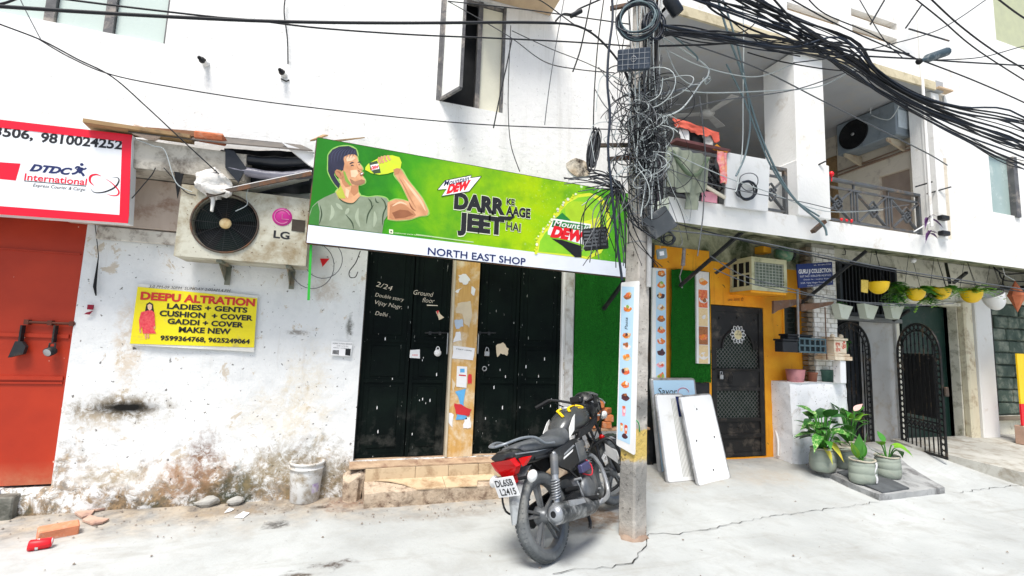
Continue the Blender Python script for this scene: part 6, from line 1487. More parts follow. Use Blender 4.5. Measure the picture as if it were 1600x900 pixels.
def menu(x0, x1, z0, z1, y, lab, nm, blue, n, sets, cap=False):
    t = thing(nm, lab, 'menu board', ((x0+x1)/2, y, z0)); Q = board_plane(Vector((x0, y, z0)), Vector((1, 0, 0)), Vector((0, 0, 1)), Vector((0, -1, 0)))
    MB().box((x0, y, z0), (x1, y+.03, z1), ch=.004).build('board', WHT, t); w_ = x1-x0; h = z1-z0
    if blue: MB().box((x0+.05, y-.0012, z0+.03), (x1-.004, y-.0002, z1-.035)).build('blue_print', SKY_, t)
    for i in range(n):
        v = h*(n-i-.5)/n; ks = sets[i % len(sets)]
        if blue: food(Q, w_*.62, v, .055, ks, t, i+60)
        else:
            MB().box((x0+.03, y-.0016, z0+v-.11), (x1-.03, y-.0004, z0+v+.11)).build('photo_print', FOOD[ks[0]], t)
            food(Q, w_*.5, v-.02, .065, ks[1:], t, i+90)
    return t
a, b = PY(1019, 597, -.12), PY(1041, 420, -.12)
t_ = menu(a.x, b.x, a.z, b.z, -.12, 'light blue menu board with white edge on the wall just behind the pole', 'wall_menu_board', True, 10, [(2, 3, 1), (1, 6, 3), (4, 3, 1), (3, 2, 7), (2, 1), (0, 4, 3), (0, 7, 1), (4, 4), (5, 7, 0), (3, 6, 0)])
a, b = PY(1089, 568, -.08), PY(1106, 425, -.08)
menu(a.x, b.x+.02, a.z, b.z, -.08, 'white menu strip with burger and snack photos left of the iron mesh door', 'snack_menu_strip', False, 5, [(7, 1, 3), (0, 7, 0, 2), (3, 3, 7), (2, 0, 1), (3, 7, 3)])
# ---------------------------------------------------------------- boards leaning on the wall
def lean_board(BLp, BRp, TLp, y_t, th_, name, m_, lab, rad=.03, extra=None):
    BL, BR = PG(*BLp), PG(*BRp); TL = PY(*TLp, y_t); ux = (BR-BL); W = ux.length; ux.normalize(); uz = (TL-BL); uz -= ux*uz.dot(ux)*.55; H = uz.length; uz.normalize(); n_ = ux.cross(uz); n_.normalize()
    if n_.dot(CAM-BL) < 0: n_ = -n_
    t = thing(name, lab, 'board', BL); Q = board_plane(BL, ux, uz, n_); rr = rounded(W/2, H/2, W/2, H/2, rad, 4)
    MB().prism([Q(a, b) for a, b in rr], -n_*th_).build('panel', m_, t)
    MB().tube([Q(a, b, -th_*.5) for a, b in rr], th_*.62, 5, closed=True).build('rim', mat('dull_alu_rim', (.5, .5, .5), (.3, .3, .3), rough=.4, metal=.4, dirt=(.1, .1, .1), da=.4), t)
    return t, Q, W, H, uz
WB1 = mat('dusty_white_sheet', (.78, .79, .78), (.70, .71, .70), sc=2, rough=.45, bump=.05, dirt=(.55, .55, .5), da=.2)
t, Q, W, H, uz = lean_board((1034, 738), (1100, 732), (1020, 594), -.17, .05, 'leaning_lightbox', SKY_, 'pale blue lightbox sign with black script leaning at the back of the white boards', .01)
qtext('Savor', t, INK, Q, .05, H-.16, W*.55, H-.165, .075, uz, shear=.2); MB().tube([Q(W*.7+.08*math.cos(a), H-.14+.05*math.sin(a), .004) for a in [R(q) for q in range(0, 200, 15)]], .003, 4).build('print', REDI, t)
t, Q, W, H, uz = lean_board((1044, 754), (1088, 750), (1029, 617), -.34, .03, 'leaning_white_board', WB1, 'white board with grey ribbed stripe leaning on the lightbox behind the plain board')
for k in range(9): MB().prism([Q(W*(.55+.05*k), .04, .0015), Q(W*(.55+.05*k)+.006, .04, .0015), Q(W*(.52+.05*k)+.006, H-.04, .0015), Q(W*(.52+.05*k), H-.04, .0015)], Vector((0, .001, 0))).build('ribbed_stripe', mat('grey_rib', (.34, .34, .30), rough=.6), t)
MB().prism([Q(W*.72, H-.24, .003), Q(W*.88, H-.24, .003), Q(W*.86, H-.02, .003), Q(W*.70, H-.02, .003)], Vector((0, .001, 0))).build('blue_sticker', NAVY, t)
t, Q, W, H, uz = lean_board((1092, 759), (1141, 747), (1069, 620), -.42, .03, 'leaning_white_board', WB1, 'plain white board with five bolt holes leaning in front of the other boards')
for u, v in ((.42, .84), (.20, .48), (.78, .49), (.52, .13)): MB().disc(Q(W*u, H*v, .002), (CAM-PB), .011, 8).build('bolt_hole', BLK, t)
# ---------------------------------------------------------------- boxes on the pole
def obox_thing(c, ux, uz, w_, h, d, name, m_, lab, cat):
    ux = Vector(ux).normalized(); uz = Vector(uz); uz = (uz-ux*uz.dot(ux)).normalized(); n_ = ux.cross(uz); n_ = n_ if n_.dot(CAM-Vector(c)) > 0 else -n_
    t = thing(name, lab, cat, Vector(c)-uz*h/2); MB().obox(Vector(c)-n_*d/2, ux*w_/2, uz*h/2, n_*d/2, ch=.008).build('body', m_, t)
    return t, (lambda u, v, dd=0: Vector(c)+ux*u+uz*v+n_*dd), n_
BX = mat('navy_black_box', (.018, .028, .045), (.04, .055, .08), sc=5, rough=.35, bump=.1, dirt=(.2, .22, .25), da=.3)
c = PY(990, 92, -1.72)
t, Q, n_ = obox_thing(c, vr+Vector((0, 0, -.03)), (.12, -.35, 1), .26, .17, .05, 'tiled_junction_box', BX, 'dark junction box with a square grid lid high on the concrete pole', 'junction box')
for k in range(1, 6): MB().prism([Q(-.13+.26*k/6-.0015, -.08, .0015), Q(-.13+.26*k/6+.0015, -.08, .0015), Q(-.13+.26*k/6+.0015, .08, .0015), Q(-.13+.26*k/6-.0015, .08, .0015)], n_*.001).build('lid_groove', STEEL, t)
for k in range(1, 4): MB().prism([Q(-.125, -.085+.17*k/4-.0015, .002), Q(.125, -.085+.17*k/4-.0015, .002), Q(.125, -.085+.17*k/4+.0015, .002), Q(-.125, -.085+.17*k/4+.0015, .002)], n_*.001).build('lid_groove', STEEL, t)
MB().tube([Q(.022*math.cos(a), .022*math.sin(a), .003) for a in [R(q*36) for q in range(10)]], .002, 4, closed=True).build('lid_emblem', STEEL, t)
c = PY(1031, 348, -1.62); obox_thing(c, vr+Vector((0, 0, .62)), (-.5, 0, 1), .22, .20, .09, 'steel_meter_box', mat('slate_box', (.05, .06, .07), (.10, .11, .12), sc=3, rough=.4, metal=.3, bump=.1, dirt=(.25, .25, .24), da=.3), 'dark slate box hanging askew on the right side of the concrete pole', 'box')
c = PY(930, 372, -1.45)
t, Q, n_ = obox_thing(c, vr+Vector((0, 0, .10)), (-.03, 0, 1), .20, .18, .06, 'louvred_box', BLKM, 'black slotted box hanging from cables in front of the green banner', 'box')
for r_ in range(5):
    for k in range(3): MB().box((-.028, -.003, -.008), (.028, .003, .008), Matrix.Translation(Q(-.062+.062*k, .06-.03*r_, .003)) @ Matrix.Rotation(math.atan2(vr.y, vr.x), 4, 'Z')).build('slot', mat('slot_grey', (.10, .11, .12), rough=.4), t)
c = PY(1034, 396, -1.50); t, Q, n_ = obox_thing(c, vr+Vector((0, 0, .15)), (-.1, -.0, 1), .085, .085, .05, 'small_camera_unit', mat('grey_unit', (.18, .22, .22), (.25, .3, .3), rough=.5), 'small grey device with white square hanging below the slate box', 'device')
MB().prism([Q(a, b, .002) for a, b in ((-.018, -.018), (.018, -.018), (.018, .018), (-.018, .018))], n_*.001).build('label_square', WPAPER, t)
# black tubular joint at top of picture beside the pole
a, b = PY(1050, -12, -1.7), PY(1060, 24, -1.7); a = PY(1043, -5, -1.7); b = PY(1060, 22, -1.7)
solo(MB().tube([a, a.lerp(b, .1), a.lerp(b, .9), b], [.05, .058, .058, .05], 12), 'cable_joint', mat('joint_black', (.01, .014, .02), rough=.4, bump=.05), 'thick black cable joint sleeve at the top right of the pole', 'cable joint')
# ================================================================ cables
CB = [mat('cable_black', (.010, .012, .016), rough=.5, bump=0, spec=.3), mat('cable_blue_black', (.016, .024, .04), rough=.45, bump=0, spec=.3), mat('cable_grey', (.10, .11, .12), rough=.5, bump=0), mat('cable_pale', (.45, .50, .50), rough=.5, bump=0), mat('cable_teal_grey', (.12, .18, .20), rough=.5, bump=0)]
def wpx(px, r_px, mi, lab, y=-1.6, y2=None, grp=None, name='cable', sp=7):
    """overhead wire through picture places, its distance changing evenly from y to y2"""
    n_ = len(px); y2 = y if y2 is None else y2
    pts = [PY(a, b, y+(y2-y)*i/max(1, n_-1)) for i, (a, b) in enumerate(px)]
    d_ = sum((p-CAM).length for p in pts)/n_
    return wire_solo(pts, r_px*d_/FPX, CB[mi], lab, name=name, grp=grp, sp=sp)
wpx([(-60, 6), (120, 18), (300, 28), (450, 34), (620, 36), (800, 35), (870, 36)], 2.0, 0, 'thickest black cable crossing the whole upper wall above both windows')
wpx([(868, 36), (900, 40), (925, 52), (950, 75), (975, 110), (992, 160), (1000, 210)], 1.5, 0, 'black cable curving down into the pole tangle from the thick wall cable')
wpx([(80, -4), (190, 10), (330, 26), (400, 32), (500, 44), (640, 54), (780, 60), (900, 66), (985, 72)], 1.1, 0, 'black cable running just under the thickest wall cable to the pole')
wpx([(-20, 30), (0, 38), (65, 63), (120, 92), (175, 120), (230, 168), (290, 224), (342, 272)], .8, 0, 'thin wire sloping down from top left to the white board over the fan unit', y=-1.2, y2=-.5)
wpx([(62, 62), (110, 90), (175, 117), (280, 138), (400, 157), (520, 172), (640, 185), (760, 195), (880, 200), (985, 203)], .8, 0, 'thin wire crossing the white wall below the big open window', y=-.9, y2=-1.5)
wpx([(30, -5), (42, 20), (64, 62)], .5, 2, 'faint grey wire at the top left corner', y=-1.2)
wpx([(-10, 8), (10, 4), (30, -4)], 1.2, 0, 'short black cable at the extreme top left', y=-1.2)
wpx([(700, 2), (760, 8), (830, 16), (900, 26), (985, 38)], .8, 0, 'thin wire from the open window top to the coil on the pole', y=-.4, y2=-1.5)
wpx([(700, 2), (750, 30), (800, 60), (850, 96), (900, 108), (960, 114)], .7, 0, 'thin wire sagging from the open window to the grid lidded box', y=-.4, y2=-1.5)
wpx([(800, 48), (860, 76), (920, 100), (965, 125), (990, 160)], .6, 0, 'hairline wire slanting right of the open window towards the pole', y=-1.0, y2=-1.4)
wpx([(800, 60), (792, 100), (780, 155), (771, 200)], 1.0, 0, 'stiff black wire end hanging beside the open window', y=-.4)
wpx([(798, 40), (795, 110), (794, 170), (798, 225), (812, 268)], .7, 0, 'wire dropping right of the open window down to the banner', y=-.3, y2=-.5)
wpx([(882, -5), (872, 50), (862, 110), (855, 160), (851, 195)], .7, 2, 'loose thin wire hanging far left of the pole', y=-1.3)
wpx([(924, -5), (915, 40), (906, 80), (895, 112)], 1.1, 0, 'short black cable end dangling left of the coil', y=-1.4)
wpx([(944, -5), (935, 60), (930, 120), (928, 160), (927, 205)], .9, 0, 'wire that carries the flat cable coil left of the pole', y=-1.4)
wpx([(956, -8), (957, 30), (951, 80), (949, 130), (953, 180), (950, 230), (955, 290), (961, 350), (967, 400), (972, 438)], 1.9, 1, 'thick dark cable hanging straight down in front of the banner end', y=-1.8)
wpx([(965, -6), (962, 40), (972, 100), (968, 150), (955, 190), (950, 225)], .6, 2, 'thin grey wire swinging beside the thick hanging cable')
wpx([(446, -5), (444, 20), (449, 60), (450, 100)], .8, 0, 'thin cable feeding the dome camera on the white wall', y=-.06)
wpx([(1030, 72), (1100, 70), (1180, 68), (1300, 84), (1430, 92), (1520, 98), (1700, 108)], 1.0, 0, 'taut black cable running right from the pole to the dark crossarm lamp')
wpx([(830, -4), (850, 4), (900, 40), (925, 48)], .8, 0, 'thin wire above the tensioned clamp left of the pole', y=-1.5)
mb_ = wpx([(868, 33), (880, 22), (895, 22), (905, 14), (925, 5), (950, -6)], 1.2, 0, 'looped stay wire with a metal clamp left of the coil', y=-1.5)
a, b = PY(892, 25, -1.5), PY(908, 17, -1.5); solo(MB().tube([a, b], .02, 8), 'wire_clamp', BLKM, 'dark metal clamp gripping the looped stay wire', 'clamp')
# the thick bundle to the right
G_ = 'cables of the thick bundle sagging to the right'; rg = random.Random(11)
for k in range(27):
    x0 = rg.uniform(1050, 1250); s_ = rg.uniform(-1, 1); xm, ym = 1318+rg.uniform(-16, 16), 84+26*s_
    if k < 12: st_ = [(1034+rg.uniform(-4, 10), rg.uniform(38, 62)), (1130+rg.uniform(-20, 20), 58+rg.uniform(-12, 10)), (1230, 72+rg.uniform(-12, 14))]
    else: st_ = [(x0, -8), (x0+(xm-x0)*.45, -8+(ym+8)*.42+rg.uniform(-4, 4))]
    px = st_+[(xm, ym), (1370, 126+19*s_), (1430+rg.uniform(-6, 6), 162+17*s_), (1500, 192+26*s_), (1600, 226+42*s_+rg.uniform(-8, 8)), (1720, 262+rg.uniform(-40, 60))]
    wpx(px, rg.uniform(.45, 1.15), rg.choice([0, 0, 1]), 'dark cable in the thick bundle sagging across the right house', y=-1.6-.1*rg.random(), y2=-1.9, grp=G_, sp=5)
for k, px in enumerate(([(1205, -6), (1250, 40), (1310, 70), (1420, 84)], [(1228, -6), (1300, 34), (1370, 66), (1432, 92)], [(1260, -5), (1290, 22), (1360, 52), (1432, 92)], [(1340, -6), (1380, 60), (1410, 90)])): wpx(px, [1.2, .8, .7, .5][k], 0, ['cable from the top edge bending to the crossarm, lowest of four', 'cable joining the crossarm lamp from the top edge, second lowest', 'thin cable joining the crossarm lamp from above the parapet vents', 'hairline cable falling steeply to the crossarm lamp'][k], y=-2.0)
for k, px in enumerate(([(1450, -6), (1500, 40), (1560, 84), (1640, 130)], [(1425, -6), (1470, 30), (1530, 80), (1640, 150)], [(1540, 0), (1470, 45), (1380, 72), (1300, 90), (1240, 98)], [(1445, 96), (1520, 125), (1600, 160), (1680, 200)], [(1445, 94), (1530, 90), (1600, 72), (1660, 60)], [(1555, -5), (1600, 28), (1660, 60)])):
    wpx(px, [.8, .7, .6, .7, .5, .8][k], 0, ['thin cable slanting down at the top right, nearer the corner', 'thin cable slanting down at the top right, lower of the pair', 'thin cable rising from the bundle to the top right window', 'thin cable leaving the crossarm down to the right edge', 'faint cable leaving the crossarm up to the right edge', 'short cable crossing the olive window at the top right'][k], y=-2.0)
for k, px in enumerate(([(1028, 40), (1080, 42), (1170, 65), (1260, 84), (1330, 100)], [(1030, 44), (1100, 58), (1190, 78), (1290, 88), (1340, 96)], [(1095, -6), (1120, 20), (1190, 52), (1270, 76), (1330, 92)], [(1098, -6), (1140, 30), (1180, 62), (1196, 76), (1250, 88)], [(1150, -6), (1220, 30), (1300, 78), (1360, 118)], [(1110, -6), (1160, 22), (1230, 50), (1320, 92)], [(1160, -4), (1230, 26), (1290, 62), (1340, 100)], [(1040, 46), (1085, 84), (1090, 95)], [(1035, 60), (1055, 110), (1075, 130), (1092, 132)], [(1168, 82), (1220, 96), (1290, 108), (1345, 112)], [(940, 66), (965, 92), (985, 125), (1000, 150)], [(935, 105), (960, 135), (985, 152)], [(975, 60), (968, 110), (975, 160), (985, 200)], [(985, 110), (990, 150), (980, 190), (985, 230)], [(930, 140), (945, 165), (970, 190), (990, 205)])):
    wpx(px, [1.0, .8, 1.2, .8, 1.1, .9, 1.0, 1.2, .6, .8, .8, .7, .7, .8, .7][k], [0, 1, 0, 0, 1, 0, 0, 4, 3, 0, 0, 2, 0, 2, 2][k], 'slack cable of the web between the pole top and the thick bundle' if k in (0, 1, 2, 3, 4, 5, 6, 9) else 'slack cable dropping close beside the upper pole', y=-1.55, grp='slack cables round the pole top')
# grey-green drops in front of the balcony
for k, px in enumerate(([(1120, -6), (1140, 60), (1158, 110), (1172, 160), (1190, 215), (1215, 270), (1245, 315), (1285, 350), (1292, 368)], [(1128, -6), (1152, 70), (1165, 130), (1172, 190), (1165, 240), (1150, 275)], [(1160, -6), (1162, 60), (1161, 150), (1160, 230), (1152, 290), (1148, 300)], [(1135, 100), (1160, 150), (1182, 205), (1205, 260), (1240, 310), (1280, 338)], [(1180, -6), (1186, 20), (1170, 45), (1130, 55), (1060, 50)], [(1093, 150), (1096, 175), (1102, 240), (1100, 300), (1098, 340), (1090, 400)])):
    wpx(px, [1.5, 1.3, .8, 1.2, .8, .9][k], [4, 4, 3, 4, 0, 2][k], ['teal grey cable sweeping from the top down to the slab edge at the column', 'teal grey cable bowing down to the coil on the white panel', 'pale thin cable hanging vertically to the coil on the white panel', 'teal grey cable joining the sweep beside the column foot', 'black cable loop hanging from the top edge towards the pole', 'grey cable hanging down past the laundry to the orange board'][k], y=-1.35 if k != 5 else -1.2)
for k, px in enumerate(([(1030, 148), (1065, 140), (1095, 130)], [(1240, 100), (1180, 120), (1100, 105), (1045, 80)], [(1340, 105), (1280, 135), (1200, 142), (1110, 145), (1060, 140)], [(1325, 112), (1250, 138), (1180, 150), (1120, 158), (1040, 178)], [(1030, 55), (1100, 100), (1106, 118), (1095, 130), (1065, 170), (1030, 185)], [(1060, 62), (1180, 105), (1290, 160), (1380, 205), (1450, 240), (1480, 258)], [(1035, 260), (1120, 290), (1250, 315), (1330, 330), (1420, 320)], [(1040, 235), (1130, 275), (1200, 300), (1290, 330), (1380, 328)], [(1046, 360), (1150, 372), (1290, 400), (1420, 425), (1600, 452)], [(1040, 345), (1200, 385), (1400, 425), (1610, 458)], [(1110, 400), (1160, 430), (1230, 450), (1320, 470), (1440, 476)], [(1115, 420), (1180, 445), (1290, 465), (1400, 478), (1490, 474)])):
    wpx(px, [2.0, .7, .8, .8, 1.1, .8, .6, .6, .9, .8, .7, .6][k], [2, 3, 3, 2, 3, 2, 2, 3, 2, 0, 2, 2][k], ['rusty arm cable running from the pole to the knotted wires', 'pale wire looping right from the pole below the coil', 'pale wire from the bundle to the knotted wires, upper', 'grey wire from the bundle to the pole, lower', 'pale thick wire dropping from the pole around the knot', 'thin cable cutting diagonally across the column and air conditioner', 'thin wire sagging across the balcony railing', 'pale wire sagging to the corner of the railing', 'thin wire running along the front of the balcony slab', 'second wire below the slab edge reaching the right border', 'wire drooping past the window air conditioner to the yellow bowls', 'wire just below the other one under the blue shop sign'][k], y=[-1.5, -1.5, -1.6, -1.6, -1.5, -1.5, -1.3, -1.3, -1.15, -1.15, -.9, -.9][k], y2=[-1.3, -1.5, -1.4, -1.4, -1.5, -1.2, -1.1, -1.1, -1.15, -1.15, -.9, -.9][k])
# coils
def coil(c, rx, rz, ux, uz, n_t, spread, r_w, name, lab, cat, mi, seed, prt='loop'):
    rg = random.Random(seed); t = thing(name, lab, cat, Vector(c)-Vector(uz).normalized()*rz); ux, uz = Vector(ux).normalized(), Vector(uz).normalized(); nn = ux.cross(uz)
    for k in range(n_t):
        a, b = rx*(1+rg.uniform(-spread, spread)), rz*(1+rg.uniform(-spread, spread)); o = nn*rg.uniform(-.03, .03)+ux*rg.uniform(-.01, .01)+uz*rg.uniform(-.012, .012)
        MB().tube([Vector(c)+o+ux*a*math.cos(q)+uz*b*math.sin(q)+nn*.012*math.sin(q*2+k) for q in [2*math.pi*i/30 for i in range(30)]], r_w, 5, closed=True).build(prt, CB[rg.choice(mi)], t)
    return t
s1 = HSC(PY(997, 30, -1.75))
coil(PY(997, 30, -1.75), 29*s1, 29*s1, vr, (0, 0, 1), 20, .15, .0055, 'cable_coil', 'large round coil of black cable hung at the top of the pole', 'cable coil', [0, 1, 1, 4], 3)
coil(PY(1020, 42, -1.6), 18*s1, 24*s1, vr+Vector((.3, .5, 0)), (0, 0, 1), 10, .2, .0055, 'cable_coil', 'smaller dark coil behind the large coil on the right of the pole', 'cable coil', [0, 1], 4)
coil(PY(928, 234, -1.4), 7*s1, 28*s1, (1, .2, .25), (.12, 0, 1), 18, .35, .0045, 'cable_coil', 'flat narrow coil of black cable hanging above the banner', 'cable coil', [0, 0, 2], 5)
coil(PY(1167, 297, -1.02), 19*s1*1.15, 16*s1*1.15, (1, 0, .1), (.1, 0, 1), 6, .08, .007, 'cable_coil', 'dark cable coil hanging in front of the white balcony panel', 'cable coil', [1, 0, 2], 6)
coil(PY(1172, 282, -1.04), 21*s1*1.15, 16*s1*1.15, (1, 0, .1), (.1, 0, 1), 1, .05, .005, 'cable_loop', 'single grey wire loop above the coil on the white panel', 'cable loop', [2], 8)
coil(PY(1044, 372, -1.5), 9*s1, 9*s1, vr, (0, 0, 1), 5, .25, .005, 'cable_coil', 'small black wire coil under the askew slate box', 'cable coil', [0, 1], 9)
coil(PY(1104, 125, -1.4), 7*s1, 5*s1, (1, 0, .3), (0, 0, 1), 4, .4, .005, 'wire_knot', 'knotted grey wires hanging in front of the balcony ceiling', 'wire knot', [2, 3], 10)
# the tangle round the pole: nobody could count these
rg = random.Random(21); tg, tg2, tg3 = MB(), MB(), MB(); TG = (tg, tg2, tg3)
def arc(c, a, b, ux, uz, a0, L_, r_, w_, mb):
    mb.tube([c+ux*a*math.cos(a0+L_*i/18)+uz*b*math.sin(a0+L_*i/18)+Vector((0, w_*math.sin(i*.5), 0)) for i in range(19)], r_, 4, cap=False)
for k in range(190):     # loops and arcs wound round the shaft, bulging out to both sides
    big = k % 3 == 0
    c = PB+Vector((rg.gauss(-.02, .13 if big else .075), -.17+rg.uniform(-.1, .06), rg.uniform(2.75, 3.75) if big else rg.gauss(3.3, .2)))
    ux = (vr+Vector((0, rg.uniform(-.7, .7), rg.uniform(-.5, .5)))).normalized(); uz = Vector((rg.uniform(-.5, .5), rg.uniform(-.3, .3), 1)).normalized()
    arc(c, rg.uniform(.05, .24 if big else .14), rg.uniform(.05, .22 if big else .13), ux, uz, rg.random()*6, rg.uniform(2.2, 5.8), rg.uniform(.0024, .0052), .02, TG[(0, 0, 2, 1)[k % 4]])
for k in range(26):     # long slack strands reaching out and back
    a = PB+Vector((rg.uniform(-.1, .15), -.16, rg.uniform(2.8, 3.7))); b = a+Vector((rg.choice([-1, 1, -1])*rg.uniform(.25, .5), rg.uniform(-.1, .05), rg.uniform(-.5, .1))); m1 = a.lerp(b, .5)+Vector((0, 0, rg.uniform(.05, .18))); e_ = b+Vector((rg.uniform(-.1, .2), 0, rg.uniform(-.3, -.05)))
    TG[k % 3].tube(spline([a, m1, b, e_], 8), rg.uniform(.0024, .0042), 4, cap=False)
for k in range(44):     # strands running up along the shaft
    a = PB+Vector((rg.uniform(-.12, .18), -.15+rg.uniform(-.06, .06), rg.uniform(2.4, 3.1))); b = a+Vector((rg.uniform(-.08, .1), 0, rg.uniform(.8, 2.4))); TG[k % 3].tube(spline([a, a.lerp(b, .3)+Vector((rg.gauss(0, .05), 0, 0)), a.lerp(b, .65)+Vector((rg.gauss(0, .05), 0, 0)), b], 7), rg.uniform(.003, .006), 4, cap=False)
for mb, nm, mt_ in ((tg, 'cable_tangle', CB[0]), (tg2, 'pale_cable_tangle', CB[3]), (tg3, 'grey_cable_tangle', CB[2])):
    o = solo(mb, nm, mt_, 'dense tangle of %s wires wrapped round the upper concrete pole' % ('black' if mb is tg else 'pale' if mb is tg2 else 'mid grey'), 'cable tangle', loc=PB+Vector((0, 0, 2.6))); o['kind'] = 'stuff'
def rnd_pt(c, r_): return Vector(c)+Vector((rg.gauss(0, r_[0]), rg.gauss(0, r_[1]), rg.gauss(0, r_[2])))
# sheaf of cut wires fanning out in front of the banner
sh1, sh2 = MB(), MB(); hub = PY(968, 290, -1.62)
for k in range(56):
    if k < 24: e_ = PY(rg.uniform(905, 985), rg.uniform(370, 425), -1.7+rg.uniform(-.1, .15)); mid = hub.lerp(e_, .5)+Vector((rg.uniform(-.16, .14), 0, rg.uniform(.02, .12)))
    elif k < 44: e_ = PY(rg.uniform(880, 940), rg.uniform(262, 300), -1.6+rg.uniform(-.15, .15)); mid = hub.lerp(e_, .5)+Vector((0, 0, rg.uniform(-.02, .05)))
    else: e_ = PY(rg.uniform(1000, 1035), rg.uniform(330, 420), -1.6); mid = hub.lerp(e_, .5)+Vector((rg.uniform(-.1, .02), 0, rg.uniform(-.12, 0)))
    (sh1 if k % 3 else sh2).tube(spline([rnd_pt(hub, (.02, .02, .02)), mid, e_], 9), rg.uniform(.003, .0055), 4, cap=False)
for mb, nm, mt_, q in ((sh1, 'wire_sheaf', CB[0], 'black'), (sh2, 'grey_wire_sheaf', CB[2], 'grey')):
    o = solo(mb, nm, mt_, 'sheaf of %s cut wires fanning out over the right end of the green banner' % q, 'wire sheaf', loc=hub); o['kind'] = 'stuff'
# ================================================================ things on and under the left wall
def cam_dome(p, lab, s_=1):
    c = PY(*p, -.02); t = thing('security_camera', lab, 'camera', c)
    MB().lathe([(0, 0), (.05*s_, 0), (.05*s_, .015), (.03*s_, .03), (.03*s_, .07)], 14, (c.x, -.02, c.z), (0, -1, 0)).build('base', WHT, t)
    MB().sphere((c.x-.02*s_, -.10, c.z-.01), (.045*s_, .045*s_, .05*s_), 12, 8).build('housing', BLKM, t)
    MB().lathe([(0, .012), (.02*s_, .01), (.03*s_, 0)], 12, (c.x-.035*s_, -.145, c.z-.015), (-.3, -1, -.3)).build('lens', BLK, t); return t
cam_dome((322, 100), 'black and white security camera on the upper wall below the pane windows', .6); cam_dome((444, 118), 'small dome camera hanging from a cable left of the open window', .6)
a = PY(444, 124, -.03); solo(MB().tube([(a.x-.03, -.03, a.z), (a.x+.02, -.03, a.z-.015), (a.x+.045, -.03, a.z+.005)], .006, 6), 'camera_bracket', BLKM, 'bent black bracket just under the dome camera', 'bracket')
# exposed plaster scar near the pole
c = PY(905, 262, -.03); mb = MB().disc((0, 0, 0), (0, -1, 0), .14, 18); mb.v = [Vector((v.x*1.1, 0, v.z*.75))*(1+.3*nz(v*9)) for v in mb.v]; mb = MB().prism([v+c+Vector((0, .012, 0)) for v in mb.v], (0, -.012, 0)); mb.build('plaster_scar', mat('scar_ochre', (.45, .33, .2), (.74, .70, .6), sc=6, rough=.95, bump=.5, dirt=(.03, .02, .015), da=.75, dsc=9), LH)
# thin strap hanging at the banner end, pennants, hook, wire loops
sm_ = MB().prism([PY(484, 380, -.47), PY(488, 380, -.47), PY(484, 469, -.45), (PY(480, 469, -.45))], (0, .004, 0)); solo(sm_, 'green_strap', mat('bright_green_strap', (.02, .42, .03), rough=.5), 'narrow bright green strap hanging from the left end of the banner', 'strap')
solo(MB().prism([PY(500, 404, -.04), PY(515, 404, -.04), PY(504, 417, -.05)], (0, .003, 0)), 'red_pennant', REDI, 'small red triangle pennant hanging on the wall left of the doors', 'pennant')
solo(MB().tube(spline([PY(563, 392, -.05), PY(556, 410, -.06), PY(546, 424, -.07), (PY(547, 433, -.07)), PY(555, 433, -.07), PY(559, 425, -.07)], 6), .005, 6), 'wall_hook', BLKM, 'thin black hook hanging at the top left of the black doors', 'hook')
for k, (cx, cy, rx, ry) in enumerate(((488, 415, 34, 36), (505, 405, 30, 30))): solo(MB().tube([PY(cx+rx*math.cos(q), cy+ry*math.sin(q), -.14-.03*k) for q in [R(-60+14*i) for i in range(17)]], .0035, 5), 'wire_loop', CB[2], ['wider loose grey wire loop below the banner corner', 'inner loose wire loop below the banner corner'][k], 'wire')
for k, px in enumerate(([(148, 345), (154, 400), (148, 448), (150, 462)],)): solo(MB().tube([PY(a, b, -.03) for a, b in px], [.003, .003, .012, .005], 6), 'dangling_cord', BLK, 'dark cord with a thick end hanging beside the orange door', 'rope')  # thin dark cord hanging on the wall
solo(MB().box((-.02, -.012, -.02), (.02, .0, .02)).prism([(-.035, -.012, -.06), (-.02, -.012, -.045), (.02, -.012, -.03), (.0, -.012, -.062)], (0, .008, 0)).xf(Matrix.Translation(PY(142, 480, -.02))), 'red_rag', mat('dark_red_rag', (.25, .01, .03), rough=.9), 'little dark red rag tag on the wall beside the orange door', 'rag')
for k, (px, l_) in enumerate((((205, 345), 0),)): pass
for k, px in enumerate(([(206, 310), (225, 288), (238, 272), (243, 262)], [(256, 262), (272, 280), (290, 300), (306, 305)], [(207, 216), (240, 228), (258, 236), (275, 285), (300, 300)], [(390, 290), (385, 305), (386, 320), (368, 330)])): solo(MB().tube(spline([PY(a, b, -.38-.02*k) for a, b in px], 6), .004, 5), 'loose_wire', CB[0 if k < 2 else 3], ['black wire stub at the corner of the courier sign', 'black wire crossing the beige band left of the fan unit', 'pale wire drooping from the ledge to the white rag', 'pale wire hanging over the fan unit front'][k], 'wire')
solo(MB().prism([PY(272, 268, -.36), PY(287, 270, -.36), PY(277, 310, -.36)], (0, .01, 0)), 'black_wedge', BLK, 'black pointed strip hanging below the cement ledge', 'strip')
# the soot hole in the wall
c = PY(204, 638, -.005); hole = MB().lathe([(0, -.05), (.05, -.045), (.075, -.01), (.085, .012)], 16, (c.x, .02, c.z), (0, -1, 0), sx=1); hole.v = [Vector((c.x+(v.x-c.x)*1.8, v.y, c.z+(v.z-c.z)*.75)) for v in hole.v]
